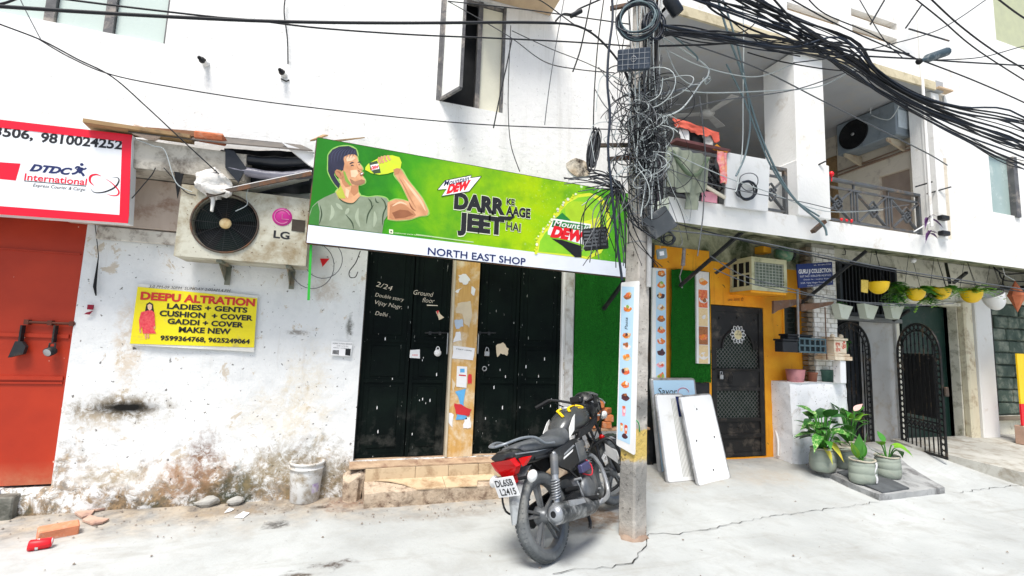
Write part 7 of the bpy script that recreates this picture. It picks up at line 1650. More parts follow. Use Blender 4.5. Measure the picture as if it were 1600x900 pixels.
# bucket
bc = PG(473, 790)+Vector((0, .14, 0)); BKM = mat('paint_bucket_white', (.74, .75, .74), (.62, .62, .60), sc=6, rough=.5, bump=.1, dirt=(.30, .24, .16), da=.5, dsc=9, speck=(.1, .08, .06))
bk = thing('paint_bucket', 'dirty white paint bucket with ribbed rim standing at the wall foot', 'bucket', bc)
B0 = bc+Vector((0, 0, -.0))
MB().lathe([(0, 0), (.115, 0), (.122, .01), (.138, .26), (.140, .285), (.150, .287), (.150, .300), (.143, .302), (.143, .325), (.151, .327), (.151, .345), (.144, .348), (.132, .345), (.128, .29), (.118, .26)], 30, tuple(B0)).build('body', BKM, bk)
mb = MB().lathe([(0, .285), (.06, .29), (.10, .28), (.13, .27)], 20, tuple(B0)); mb.jitter(.03, 14); mb.build('rubble_fill', mat('mortar_fill', (.5, .47, .40), (.3, .27, .22), rough=.95, bump=.6), bk)
MB().lathe([(.1285, .09), (.1350, .17)], 10, tuple(B0), a0=R(-62), a1=R(-30)).build('purple_label', mat('purple_label', (.28, .12, .45), (.7, .7, .7), sc=18, rough=.5), bk)
# stones, brick, can, chips
STN = mat('grey_rock', (.42, .42, .39), (.28, .27, .25), sc=8, rough=.95, bump=.6, bs=30)
for (px, py, r_, lab) in ((326, 786, (.09, .06, .04), 'largest grey stone at the wall foot left of the bucket'), (369, 785, (.07, .045, .03), 'pale flat stone just left of the bucket')): c = PG(px, py); rock(c+Vector((0, -.05, .025)), r_, STN, lab, seed=px)
for k, (pts, lab) in enumerate((([(350, 803), (358, 795), (366, 797), (361, 800)], 'upper white paper scrap beside the stones'), ([(366, 810), (380, 801), (390, 803), (380, 811)], 'lower white paper scrap beside the stones'))): solo(MB().prism([PG(*q)+Vector((0, 0, .006)) for q in pts], (0, 0, .004)), 'paper_scrap', WPAPER, lab, 'paper')
TBR = mat('brown_tile_back', (.52, .38, .30), (.38, .24, .18), sc=9, rough=.9, bump=.3, dirt=(.15, .08, .08), da=.3)
for k, (pts, lab) in enumerate((([(116, 805), (145, 792), (148, 800), (142, 808), (128, 812)], 'largest broken tile piece near the orange door'), ([(145, 800), (170, 790), (164, 798), (150, 801)], 'upper thin broken tile piece'), ([(128, 816), (140, 808), (152, 812), (170, 815), (160, 820), (144, 823)], 'lower broken tile piece with red edge'))):
    mb = MB().prism([PG(*q)+Vector((0, 0, .008)) for q in pts], (0, 0, .014)); mb.jitter(.004, 20, k); solo(mb, 'tile_fragment', TBR, lab, 'tile piece')
c = PG(86, 840)+Vector((0, .03, .035)); M_ = Matrix.Translation(c) @ Matrix.Rotation(R(28), 4, 'Z') @ Matrix.Rotation(R(4), 4, 'X')
mb = MB().box((-.11, -.055, -.037), (.11, .055, .037), M_, ch=.008); mb.jitter(.006, 18); solo(mb, 'loose_brick', mat('salmon_brick', (.68, .27, .15), (.56, .20, .10), sc=8, rough=.9, bump=.5, dirt=(.7, .5, .4), da=.4), 'salmon coloured loose brick lying on the lane at the left', 'brick')
c = PG(62, 858)+Vector((0, .0, .033)); ax = Vector((.95, .28, 0)).normalized(); cn = thing('drink_can', 'crushed red and white drink can lying beside the loose brick', 'can', c-Vector((0, 0, .033)))
mb = MB().lathe([(0, -.06), (.026, -.06), (.033, -.05), (.033, .045), (.026, .058), (0, .06)], 20, tuple(c), tuple(ax)); mb.jitter(.008, 22); mb.build('body', REDI, cn)
MB().lathe([(0, .061), (.025, .062), (.029, .056)], 18, tuple(c), tuple(ax)).build('lid', WHT, cn); mb = MB().lathe([(.0345, -.02), (.0345, -.006)], 18, tuple(c), tuple(ax)); mb.jitter(.003, 22); mb.build('white_band', WHT, cn)
# brick pile on the ledge
c0 = PY(928, 662, -.05); zl = .593
pile = [(923, 0, 0, 'bottom left'), (945, 0, 12, 'bottom right'), (926, 1, -8, 'second row left'), (947, 1, 20, 'second row right broken'), (929, 2, 5, 'third row left'), (943, 2, -14, 'third row right'), (935, 3, 6, 'topmost')]
OB = mat('orange_brick', (.62, .22, .07), (.52, .15, .05), sc=9, rough=.9, bump=.6, bs=35, dirt=(.62, .45, .33), da=.4)
for px, row, rot, w_ in pile:
    x = PY(px, 650, -.0).x; M_ = Matrix.Translation((x, -.03+.01*nz(Vector((px, row, 0))), zl+.036+.074*row)) @ Matrix.Rotation(R(rot+55), 4, 'Z'); mb = MB().box((-.085, -.05, -.035), (.085, .05, .035), M_, ch=.008); mb.jitter(.010, 16, px); solo(mb, 'brick', OB, f'orange brick, {w_} of the pile on the turf bay ledge', 'brick', 'bricks piled on the turf bay ledge')
# ================================================================ right house fittings
# black angle braces
def strut(a, ya, b, yb, lab, w_=.035, m_=None): return solo(MB().bar(PY(*a, ya), PY(*b, yb), w_, w_), 'iron_brace', m_ or BLKM, lab, 'brace')
strut((1062, 447), -.1, (1160, 362), -.85, 'black iron brace rising from the turf strip to the balcony slab'); strut((1250, 475), -.14, (1354, 392), -.85, 'black iron brace crossing the white brick pillar'); strut((1118, 427), -.2, (1150, 405), -.3, 'short black arm in front of the window air conditioner')
strut((943, 483), -.03, (975, 440), -.45, 'black brace under the right end of the banner'); strut((1395, 501), -.05, (1420, 485), -.35, 'short brace beside the slatted window')
strut((1478, 412), -.1, (1484, 442), -.6, 'black hanger strip above the third yellow bowl'); strut((1490, 442), -.1, (1510, 426), -.5, 'thin diagonal brace above the yellow bowls')
# window air conditioner
WA = mat('olive_cream_enamel', (.58, .56, .36), (.46, .46, .28), sc=4, rough=.5, bump=.15, dirt=(.2, .2, .1), da=.35); WAX0, WAX1, WZ0, WZ1, WYF = 4.55, 5.11, 2.24, 2.65, -.36
wa = thing('window_air_conditioner', 'olive cream window air conditioner box sticking out above the iron mesh door', 'air conditioner', (4.8, -.18, WZ0))
mb = MB().box((WAX0, WYF, WZ1-.02), (WAX1, .0, WZ1)).box((WAX0, WYF, WZ0), (WAX1, .0, WZ0+.02)).box((WAX1-.02, WYF+.001, WZ0+.02), (WAX1, -.001, WZ1-.02)).box((WAX0+.03, -.03, WZ0+.02), (WAX1-.02, -.01, WZ1-.02))
for z in (WZ0+.021, WZ1-.055): mb.box((WAX0+.001, WYF+.001, z), (WAX0+.025, -.001, z+.034))
for y_ in (WYF+.002, -.04): mb.box((WAX0+.002, y_, WZ0+.056), (WAX0+.024, y_+.035, WZ1-.056))
mb.box((WAX0, WYF, WZ0+.02), (WAX0+.045, WYF+.02, WZ1-.02)).box((WAX1-.05, WYF, WZ0+.02), (WAX1-.021, WYF+.02, WZ1-.02)).box((WAX0+.046, WYF, WZ1-.06), (WAX1-.051, WYF+.02, WZ1-.021)).box((WAX0+.046, WYF, WZ0+.021), (WAX1-.051, WYF+.02, WZ0+.055)); mb.build('casing', WA, wa)
for yv in (WYF+.12, WYF+.23): MB().box((WAX0+.004, yv-.008, WZ0+.055), (WAX0+.020, yv+.008, WZ1-.056)).build('side_bar', WA, wa)
MB().box((WAX0+.003, WYF+.04, (WZ0+WZ1)/2-.01), (WAX0+.018, -.045, (WZ0+WZ1)/2+.01)).build('side_bar', WA, wa)
MB().box((WAX0+.03, WYF+.03, WZ0+.025), (WAX0+.04, -.04, WZ1-.025)).build('dark_interior', BLK, wa); MB().box((WAX0+.05, WYF+.03, WZ0+.05), (WAX1-.05, WYF+.035, WZ1-.05)).build('condenser', mat('condenser_green', (.12, .16, .12), (.2, .24, .18), sc=30, rough=.7), wa)
GW = mat('grille_wire', (.55, .56, .48), rough=.4, metal=.3)
for k in range(9): x = WAX0+.07+(WAX1-WAX0-.14)*k/8; MB().box((x-.003, WYF+.004, WZ0+.055), (x+.003, WYF+.010, WZ1-.06)).build('grille_wire', GW, wa)
for k in range(8): z = WZ0+.075+(WZ1-WZ0-.15)*k/7; MB().box((WAX0+.05, WYF-.002, z-.003), (WAX1-.05, WYF+.003, z+.003)).build('grille_wire', GW, wa)
MB().box((WAX0, -.34, WZ0-.03), (WAX1, .0, WZ0-.002)).build('shelf', ORANGE, wa)
# green drum above it
c = PY(1222, 397, -.25); c2_ = PY(1243, 399, -.33); GDm = mat('green_drum', (.05, .14, .08), (.09, .22, .13), rough=.5, bump=.1, dirt=(.3, .3, .2), da=.4); t = thing('green_motor', 'old green motor drum lying on the ledge above the window air conditioner', 'motor', c); ax = (c2_-c).normalized()
MB().lathe([(0, -.10), (.05, -.09), (.085, -.05), (.09, .09), (.07, .11), (0, .11)], 18, tuple(c), tuple(ax)).build('drum', GDm, t); MB().lathe([(.03, .11), (.05, .112), (.05, .15), (0, .15)], 12, tuple(c), tuple(ax)).build('hub', BLKM, t)
for k in range(8): a = R(45*k); u = ax.orthogonal().normalized(); v = ax.cross(u); p = c+ax*.13+(u*math.cos(a)+v*math.sin(a))*.055; MB().sphere(p, .012, 6, 4).build('lug', BLKM, t)
c = PY(1192, 390, -.1); solo(MB().box((c.x-.05, -.16, c.z-.05), (c.x+.08, -.01, c.z+.04), ch=.005), 'orange_block', ORANGE, 'small orange painted block beside the green motor drum', 'block')
# small device bracket on the orange board
solo(MB().tube([PY(1069, 388, -.22), PY(1067, 415, -.2)], [.02, .024], 8).tube([PY(1067, 415, -.2), PY(1062, 432, -.12), PY(1066, 450, -.1)], .008, 6), 'tube_lamp_holder', mat('speckled_grey', (.4, .38, .4), (.2, .18, .2), sc=30, rough=.5), 'speckled grey lamp holder hanging in front of the orange board', 'lamp holder')
# blue shop sign
y_ = -.36; tq = [PY(1245, 413, y_), PY(1300, 409, y_), PY(1302, 445, y_), PY(1248, 450, y_)]; sgn = thing('blue_shop_sign', 'small navy blue shop sign with white lettering beside the white brick pillar', 'sign', tq[3])
MB().prism([tq[3], tq[2], tq[1], tq[0]], (0, .015, 0)).build('panel', mat('sign_navy', (.012, .03, .16), (.01, .025, .12), rough=.4), sgn)
yy = y_-.0015
for s_, a, b, h in (('M.: 9716917734', (1272, 415.5), (1298, 413.5), 1.8), ('GURU JI COLLECTION', (1248, 427.5), (1299, 425), 6.2), ('GST NO. 07BLDPB1453P1ZC', (1250, 433.5), (1299, 431), 2.8), ('Deals In : Ladies Suits', (1256, 438), (1296, 436), 2.0), ('2/24, Vijay Nagar Double Story', (1251, 443.5), (1300, 441), 2.2), ('Delhi-110009', (1262, 447.5), (1284, 446), 2.0)): tx(s_, sgn, WPAPER, a, b, h, yy, bold=.02 if h > 4 else .0)
MB().tube([PY(1246, 452, -.34), PY(1248, 551, -.34)], .014, 8).build('post', mat('pipe_grey', (.3, .29, .28), (.2, .2, .2), rough=.5), sgn)
# shelf brackets, crates, temple planter
RBK = mat('rusty_bracket', (.22, .11, .06), (.12, .08, .06), rough=.8, bump=.4, metal=.1, dirt=(.3, .28, .24), da=.35)
for k, (pts, yy, lab) in enumerate((([(1209, 470), (1252, 467), (1252, 474), (1216, 485), (1209, 490)], -.25, 'rusty tapered shelf bracket left of the grey post'), ([(1252, 475), (1304, 471), (1300, 476), (1268, 484), (1252, 486)], -.3, 'rusty tapered shelf bracket right of the grey post'))): solo(MB().prism([PY(a, b, yy) for a, b in pts], (0, .03, 0)), 'shelf_bracket', RBK, lab, 'bracket')
def crate(px0, px1, pyt, pyb, y, m_, lab, lattice, dep=.13):
    a, b = PY(px0, pyb, y), PY(px1, pyt, y); t = thing('plastic_crate', lab, 'crate', ((a.x+b.x)/2, y+dep/2, a.z)); x0, x1, z0, z1 = a.x, b.x, a.z, b.z
    if lattice:
        for z in (z0, z0+(z1-z0)*.42, z1-.025): MB().box((x0, y, z), (x1, y+.015, z+.022)).build('rail', m_, t)
        n_ = 5
        for k in range(n_+1): x = x0+(x1-x0-.02)*k/n_; MB().box((x, y+.002, z0+.003), (x+.02, y+.013, z1-.003)).build('slat', m_, t)
        MB().box((x0+.003, y+.02, z0), (x1-.003, y+dep, z0+.02)).box((x0+.003, y+.03, z0+.02), (x1-.003, y+.04, z1-.03)).build('tray', mat('crate_dark', (.015, .03, .04), rough=.6), t)
    else:
        MB().box((x0, y, z0), (x1, y+dep, z1-.02), ch=.008).build('body', m_, t); MB().box((x0-.01, y-.012, z1-.019), (x1+.01, y+dep+.01, z1+.005), ch=.004).build('rim', m_, t)
    return t
crate(1224, 1247, 531, 550, -.38, mat('crate_black', (.012, .014, .018), rough=.55), 'solid black plastic crate on the shelf left of the grey post', False)
crate(1249, 1291, 529, 551, -.38, mat('crate_teal_grey', (.07, .12, .14), (.05, .09, .11), rough=.5), 'dark teal lattice crate on the shelf right of the grey post', True)
crate(1232, 1268, 524, 530, -.34, mat('crate_black', (0, 0, 0)), 'thin black tray stacked on top of the crates', False)
# temple shaped planter
TPM = mat('cream_stone_planter', (.76, .68, .54), (.62, .52, .38), sc=8, rough=.8, bump=.4, dirt=(.45, .28, .15), da=.35); y_ = -.42; bl_, tr_ = PY(1306, 563, y_), PY(1331, 524, y_)
tp = thing('tulsi_planter', 'cream temple shaped planter box with red lettering on the masonry block post', 'planter', (bl_.x+.15, y_+.15, bl_.z)); cx = (bl_.x+tr_.x)/2; z0 = bl_.z; H_ = tr_.z-bl_.z; w_ = (tr_.x-bl_.x)/2
for (z_, h_, k) in ((0, .16, 1.0), (.16, .10, .88), (.26, .52, .72), (.78, .09, .82), (.87, .05, .6)): MB().box((cx-w_*k, y_+.15-w_*k, z0+H_*z_), (cx+w_*k, y_+.15+w_*k, z0+H_*(z_+h_)-.002), ch=.006).build('tier', TPM, tp)
for dx in (-.5, .5): MB().sphere((cx+w_*dx, y_+.15-w_*.4, z0+H_*.95), .028, 8, 6).build('finial', TPM, tp)
yy = y_+.15-w_*.72-.002; RL2 = mat('planter_red_ink', (.6, .05, .02), rough=.6, bump=0)
text('शुभ', tp, RL2, (cx-w_*.6, yy, z0+H_*.55), (cx-w_*.05, yy, z0+H_*.55), .05, bold=.01); text('लाभ', tp, RL2, (cx-w_*.6, yy, z0+H_*.33), (cx-w_*.05, yy, z0+H_*.33), .05, bold=.01); text('ॐ', tp, RL2, (cx+w_*.1, yy, z0+H_*.42), (cx+w_*.6, yy, z0+H_*.42), .09, bold=.01)
a = PY(1311, 600, -.36); solo(MB().box((cx-.05, -.40, 1.135), (cx+.05, -.30, z0-.003), ch=.006).jitter(.006, 14), 'planter_post', WBLK, 'short white painted post carrying the temple shaped planter', 'post')
solo(MB().box((cx-.24, -.46, z0-.03), (cx+.2, -.14, z0-.002), ch=.005) if False else MB().tube([PY(1289, 480, -.34), PY(1292, 562, -.34)], .008, 6), 'brown_rod', RBK, 'thin brown rod standing beside the temple shaped planter', 'rod')
# pots on the masonry block
def pot(px, py_b, hpx, wt, wb, y, m_, lab, name='plant_pot', cat='pot', rim=True, n=20, zfix=None):
    c = PY(px, py_b, y); d_ = WSC(c); H = hpx*HSC(c); rt_, rb_ = wt*d_/2, wb*d_/2
    if zfix is not None: c.z = zfix
    pr = [(0, 0), (rb_, 0), (rt_*.97, H*.85), (rt_*1.05, H*.86), (rt_*1.05, H), (rt_*.93, H), (rt_*.88, H*.8), (0, H*.78)] if rim else [(0, 0), (rb_, 0), (rb_*1.03, H*.05), (rt_, H), (rt_*.94, H), (rb_*.9, H*.2), (0, H*.18)]
    return solo(MB().lathe(pr, n, tuple(c)), name, m_, lab, cat), c, H, rt_
pot(1243, 598, 20, 33, 26, -.16, mat('faded_pink_plastic', (.50, .22, .22), (.38, .15, .17), rough=.6, dirt=(.2, .1, .1), da=.4), 'faded pink basin on top of the masonry block', 'pink_basin', 'basin', rim=False, zfix=1.125)
pot(1270, 597, 16, 17, 12, -.18, mat('brown_clay', (.30, .12, .07), (.22, .08, .05), rough=.8), 'brown clay pot between the pink basin and the green pot', zfix=1.125)
pot(1293, 597, 20, 22, 17, -.16, mat('green_grey_plastic', (.08, .18, .14), (.05, .12, .1), rough=.6), 'dark green pot on the right end of the masonry block', zfix=1.125)
c = PY(1253, 722, -.16)
solo(MB().tube([PY(1216, 712, -.1), PY(1216, 690, -.1), PY(1212, 672, -.03)], .014, 6), 'white_pipe_stub', WHT, 'small white drain pipe between the orange wall and the masonry block', 'pipe')
# ---------------------------------------------------------------- leaves
LFD = mat('leaf_dark', (.022, .11, .018), (.012, .07, .012), sc=8, rough=.4, bump=.1); LFM = mat('leaf_mid', (.06, .24, .025), (.035, .16, .02), sc=8, rough=.4, bump=.1); LFL = mat('leaf_lime', (.20, .42, .03), (.12, .32, .02), sc=8, rough=.4, bump=.1)
def varieg():
    d = ND('leaf_variegated'); n = d.noise(d.obj, 34, 5, .7); n2 = d.noise(d.obj, 6, 3)
    c = d.mix(d.ramp(n, [(.50, 0), (.58, 1)]), (.04, .20, .025), (.36, .52, .20)); c = d.mix(d.ramp(n2, [(.5, 0), (.7, .6)]), c, (.03, .15, .02)); return d.out(c, .4, 0, .4)
LFV = varieg(); LFY = mat('leaf_yellowing', (.66, .50, .05), (.30, .38, .05), sc=9, rough=.5, bump=.1); LFP = mat('leaf_pink', (.75, .38, .36), (.8, .55, .5), sc=6, rough=.5)
def leaf_mb(base, d_, L_, W, droop=.4, fold=.18, n=8, tw=0):
    d_ = Vector(d_).normalized(); sd_ = d_.cross(Vector((0, 0, 1)))
    if sd_.length < .05: sd_ = Vector((1, 0, 0))
    sd_.normalize(); sd_ = (Matrix.Rotation(tw, 3, d_) @ sd_); mb = MB(); vs = []
    for i in range(n+1):
        t = i/n; w_ = W*math.sin(math.pi*min(1, t*1.02+.02)**.75)*(1-.15*t)+.0008; c = Vector(base)+d_*L_*t+Vector((0, 0, -droop*L_*t*t)); upn = sd_.cross(d_)
        vs += [c-sd_*w_+upn*fold*w_, c, c+sd_*w_+upn*fold*w_]
    fs = []
    for i in range(n): fs += [(3*i, 3*i+1, 3*i+4, 3*i+3), (3*i+1, 3*i+2, 3*i+5, 3*i+4)]
    return mb.add(vs, fs, True)
SOIL = mat('soil', (.08, .055, .035), (.15, .11, .07), rough=1, bump=.6)
CAN = mat('cut_canister_green', (.30, .34, .29), (.20, .24, .20), sc=4, rough=.6, bump=.2, dirt=(.36, .36, .30), da=.45, dsc=5)
CANP = mat('canister_rim_pale', (.45, .42, .34), (.35, .33, .26), rough=.8, bump=.3, dirt=(.2, .16, .12), da=.4)
# kerb slab under the pots
ka, kb, kc = PG(1262, 731), PG(1375, 783), PG(1475, 770); kd = Vector((kc.x+.35, -.62, 0)); ke = Vector((6.62, -.05, 0))
zt = .06; mb = MB(); pts = []
for a, b, n_ in ((ka, kb, 10), (kb, kc, 10), (kc, kd, 4), (kd, ke, 4), (ke, ka, 6)):
    for k in range(n_): q = a.lerp(b, k/n_); q = Vector((q.x+.02*nz(q*6), q.y+.02*nz(q*6+Vector((3, 0, 0))), 0)); pts.append(q)
top = [Vector((q.x, q.y, ground_h(q.x, q.y)+zt+.008*nz(q*8))) for q in pts]; bot = [Vector((q.x, q.y, -.05)) for q in pts]; N = len(pts)
cN = sum(top, Vector())/N
mb.add(top+[cN], [(i, (i+1) % N, N) for i in range(N)], True); mb.add(bot+top, [(i, (i+1) % N, N+(i+1) % N, N+i) for i in range(N)])
slabm = mat('kerb_slab_concrete', (.40, .41, .41), (.26, .27, .27), sc=3, rough=.9, bump=.7, bs=16, dirt=(.11, .11, .11), da=.5, dsc=5, world=True)
struct(mb, 'kerb_slab', slabm)
def sz(x, y): return ground_h(x, y)+zt
tl_ = [PZ(a, b, .19) for a, b in ((1308, 735), (1378, 758), (1420, 752), (1350, 730))]
solo(MB().prism([Vector((p.x, p.y, sz(p.x, p.y)+.004)) for p in tl_], (0, 0, .015)), 'slate_sheet', mat('dark_slate_sheet', (.10, .11, .12), (.06, .065, .07), rough=.6), 'thin dark slate sheet lying under the two front planters', 'sheet')
def canister(px, pyb, wpx_, hpx, lab, zb=None, pale=False, spill=False, sy=1.25):
    p = PZ(px, pyb, .18)
    for _ in range(6): p = PZ(px, pyb, sz(p.x, p.y)+.012)
    d_ = WSC(p)*1.2; r_ = wpx_*d_/2; H = hpx*HSC(p)*.84; p = p+Vector((0, r_*.7, 0)); t = thing('canister_planter', lab, 'planter', p)
    m_ = CANP if pale else CAN
    mb = MB().lathe([(0, 0), (r_*.80, 0), (r_*.94, H*.06), (r_, H*.2), (r_*1.0, H*.42), (r_*.97, H*.45), (r_*1.0, H*.48), (r_*.98, H*.72), (r_*.93, H*.76), (r_*.96, H*.8), (r_*.86, H), (r_*.82, H), (r_*.86, H*.8), (r_*.80, H*.7)], 26, tuple(p), sy=.82); mb.jitter(.008, 9, px); mb.build('pot', m_, t)
    mb = MB().lathe([(0, H*.80), (r_*.5, H*.82), (r_*.86, H*.78)], 16, tuple(p), sy=.82); mb.jitter(.02, 16); mb.build('soil', SOIL, t)
    mb = MB().tube([p+Vector((r_*.9*math.cos(q), r_*.74*math.sin(q), H*.98)) for q in [2*math.pi*i/20 for i in range(20)]], .010, 6, closed=True); mb.jitter(.012, 12, px); mb.build('torn_rim', CANP, t)
    if spill:
        mb = MB().grid(lambda u, v: p+Vector((r_*1.012*math.sin(R(8+18*u+4*math.sin(v*9))), -r_*.83*math.cos(R(8+18*u)), H*(.1+.85*v))), 3, 8); mb.build('paint_spill', WPAPER, t)
    return t, p+Vector((0, 0, H*.82)), r_
def plant(root, lab, specs, cat='plant', stem=None, name='potted_plant'):
    """specs: (direction, length, width, droop, material, base offset, twist)"""
    t = thing(name, lab, cat, root)
    for (dr_, L_, W, dp, m_, off, tw) in specs:
        b = root+Vector(off); s0 = root+Vector((off[0]*.2, off[1]*.2, 0)); MB().tube(spline([s0, s0.lerp(b, .6)+Vector((0, 0, .02)), b], 4), .007, 5).build('stem', stem or LFM, t)
        leaf_mb(b, dr_, L_, W, dp, tw=tw).build('leaf', m_, t)
    return t
t, r0, rr0 = canister(1300, 739, 44, 42, 'green canister planter at the left back under the big spotted leaves')
rg = random.Random(4); sp = []
for k in range(34):
    a = rg.uniform(0, 2*math.pi); el = rg.uniform(-.1, .9); h = rg.uniform(.08, .42); dr_ = (math.cos(a), math.sin(a)*.8-.15, el); sp.append((dr_, rg.uniform(.18, .30), rg.uniform(.05, .078), rg.uniform(.2, .8), rg.choice([LFV, LFV, LFD, LFM, LFD]), (math.cos(a)*.1, math.sin(a)*.08-.02, h), rg.uniform(-.5, .5)))
sp += [((.1, -.8, -.2), .17, .05, .9, LFY, (.03, -.05, .12), .2), ((-.3, -.8, -.1), .15, .04, .9, LFY, (-.05, -.06, .06), -.3), ((-1, -.5, -.1), .3, .06, .5, LFV, (-.12, -.08, .22), 0), ((1, -.6, -.2), .36, .065, .5, LFV, (.12, -.1, .28), .2), ((-.9, -.3, .3), .28, .05, .5, LFD, (-.15, -.02, .36), 0)]
plant(r0, 'large plant with pale spotted green leaves and two yellowing ones beside the masonry block', sp)
t, r1, _ = canister(1331, 735, 34, 36, 'green canister planter half hidden behind the big spotted leaves')
t, r2, _ = canister(1345, 722, 50, 36, 'pale crumpled sack planter behind the front canister', pale=True)
sp = []
for k in range(22): a = rg.uniform(0, 2*math.pi); sp.append(((math.cos(a), math.sin(a)*.7, rg.uniform(.1, 1.2)), rg.uniform(.14, .26), rg.uniform(.03, .055), rg.uniform(.1, .7), rg.choice([LFL, LFM, LFL, LFV, LFM]), (math.cos(a)*.1, math.sin(a)*.08, rg.uniform(.1, .42)), rg.uniform(-.5, .5)))
sp.append(((.6, -.3, .7), .15, .04, .1, LFP, (.10, 0, .40), .6))
plant(r2, 'bushy lime green plant with one pink leaf behind the spotted plant', sp)
t, r3, _ = canister(1364, 759, 48, 44, 'foremost canister planter with white paint streaks', spill=True)
plant(r3, 'young plant with four upright broad leaves in the foremost planter', [((-.12, -.1, 1), .27, .06, .02, LFM, (-.03, 0, .06), .2), ((.15, -.1, 1), .29, .065, .02, LFM, (.02, 0, .07), -.5), ((-.3, .1, .9), .2, .045, .05, LFL, (-.04, .02, .05), .4), ((.3, .1, .8), .2, .045, .1, LFM, (.04, .02, .05), -.2)])
t, r4, _ = canister(1403, 750, 46, 40, 'right hand canister planter with pale torn rim')
plant(r4, 'small plant with drooping lime leaves in the right hand planter', [((.8, -.3, .3), .2, .055, .7, LFL, (.1, -.02, .13), .1), ((-.6, -.3, .5), .2, .05, .3, LFL, (-.08, 0, .16), .1), ((.2, -.6, .2), .2, .06, .8, LFL, (.02, -.04, .17), .2), ((.9, .2, .1), .15, .05, .8, LFM, (.16, 0, .1), .3), ((-.9, .2, .6), .16, .012, .1, LFM, (-.1, 0, .05), .1), ((.1, .3, .6), .2, .05, .3, LFM, (0, .03, .18), .2)])
# ---------------------------------------------------------------- hanging bowls
YB = mat('yellow_plastic', (.88, .58, .01), (.80, .50, .01), sc=3, rough=.4, bump=.02, dirt=(.5, .3, .05), da=.15)
def frond(base, d_, L_, m_, mb, sp_=.4):
    d_ = Vector(d_).normalized(); sd_ = d_.cross(Vector((0, 0, 1))).normalized()
    for i in range(1, 9):
        t = i/9; c = Vector(base)+d_*L_*t+Vector((0, 0, -sp_*L_*t*t))
        for s_ in (-1, 1):
            q = leaf_mb(c, sd_*s_+d_*.6+Vector((0, 0, rg.uniform(-.2, .3))), .075*(1.25-t*.7), .019, .2, n=3); mb.add(q.v, q.f, True)
def bowl(px, py, wpx_, hpx, y, lab, plab, trail, tilt=0, m_=None, cat='hanging bowl', hang=True, nfr=20):
    c = PY(px, py+hpx/2, y); d_ = WSC(c)*1.15; r_ = wpx_*d_/2; H = hpx*HSC(c)*1.1; t = thing('hanging_bowl', lab, cat, c, 'hanging bowls under the balcony')
    pr = [(0, 0)]+[(r_*math.sin(R(a)), H*.86*(1-math.cos(R(a)))) for a in (15, 30, 45, 60, 75, 88)]+[(r_*1.04, H*.9), (r_*1.04, H), (r_*.95, H), (r_*.9, H*.8), (0, H*.75)]
    mb = MB().lathe(pr, 26, (0, 0, 0)); mb.xf(Matrix.Translation(c) @ Matrix.Rotation(R(tilt), 4, 'Y')); mb.build('bowl', m_ or YB, t)
    if hang:
        top_ = Vector((c.x+.02, min(-.4, y+.05), 2.96 if y > -.8 else 2.78))
        for k in range(3): a = 2*math.pi*k/3; MB().tube([c+Vector((r_*math.cos(a), r_*math.sin(a), H)), top_], .003, 4).build('hanger', BLK, t)
    if plab:
        pt = thing('trailing_plant', plab, 'plant', c+Vector((0, 0, H*.8))); 
        for k in range(nfr):
            a = rg.uniform(0, 2*math.pi); mb = MB(); frond(c+Vector((r_*.5*math.cos(a), r_*.5*math.sin(a), H*.85)), (math.cos(a), math.sin(a), rg.uniform(.2, 1.3)), rg.uniform(.12, trail), None, mb, rg.uniform(.3, 1.1)); mb.build('frond', rg.choice([LFM, LFL, LFL]), pt)
    return t
bowl(1373, 451, 31, 17, -.62, 'yellow hanging bowl in front of the slatted window', None, .15)
bowl(1431, 462, 30, 17, -.62, 'second yellow hanging bowl right of the slatted window', 'fern like plant spilling from the second yellow bowl', .28)
bowl(1471, 460, 30, 17, -.62, 'third yellow hanging bowl over the entrance', 'bushy trailing plant in the third yellow bowl', .26)
bowl(1519, 465, 33, 17, -.62, 'fourth yellow hanging bowl near the white pilaster', 'long feathery fronds spilling from the fourth yellow bowl', .36)
bowl(1560, 472, 34, 24, -.62, 'white hanging bowl tipped on its side near the right edge', None, .2, tilt=-28, m_=WHT)
c = PY(1352, 448, -.66); solo(MB().prism([PY(1346, 437, -.66), PY(1357, 438, -.66), PY(1356, 458, -.66), PY(1346, 456, -.66)], (0, .006, 0)), 'yellow_card', mat('yellow_patterned', (.80, .60, .12), (.55, .38, .05), sc=40, rough=.6), 'patterned yellow card hanging left of the first yellow bowl', 'card')
# trailing mass between bowls
for (px, py, n_, lab) in ((1400, 452, 24, 'leafy trailing plant hanging between the first and second bowls'), (1452, 462, 18, 'trailing greenery between the second and third bowls')):
    c = PY(px, py, -.55); pt = thing('trailing_plant', lab, 'plant', c)
    for k in range(n_): a = rg.uniform(0, 2*math.pi); mb = MB(); frond(c+Vector((rg.uniform(-.08, .08), 0, rg.uniform(-.1, .1))), (math.cos(a), math.sin(a)*.5, rg.uniform(-.6, .5)), rg.uniform(.1, .22), None, mb, .8); mb.build('frond', rg.choice([LFM, LFL]), pt)
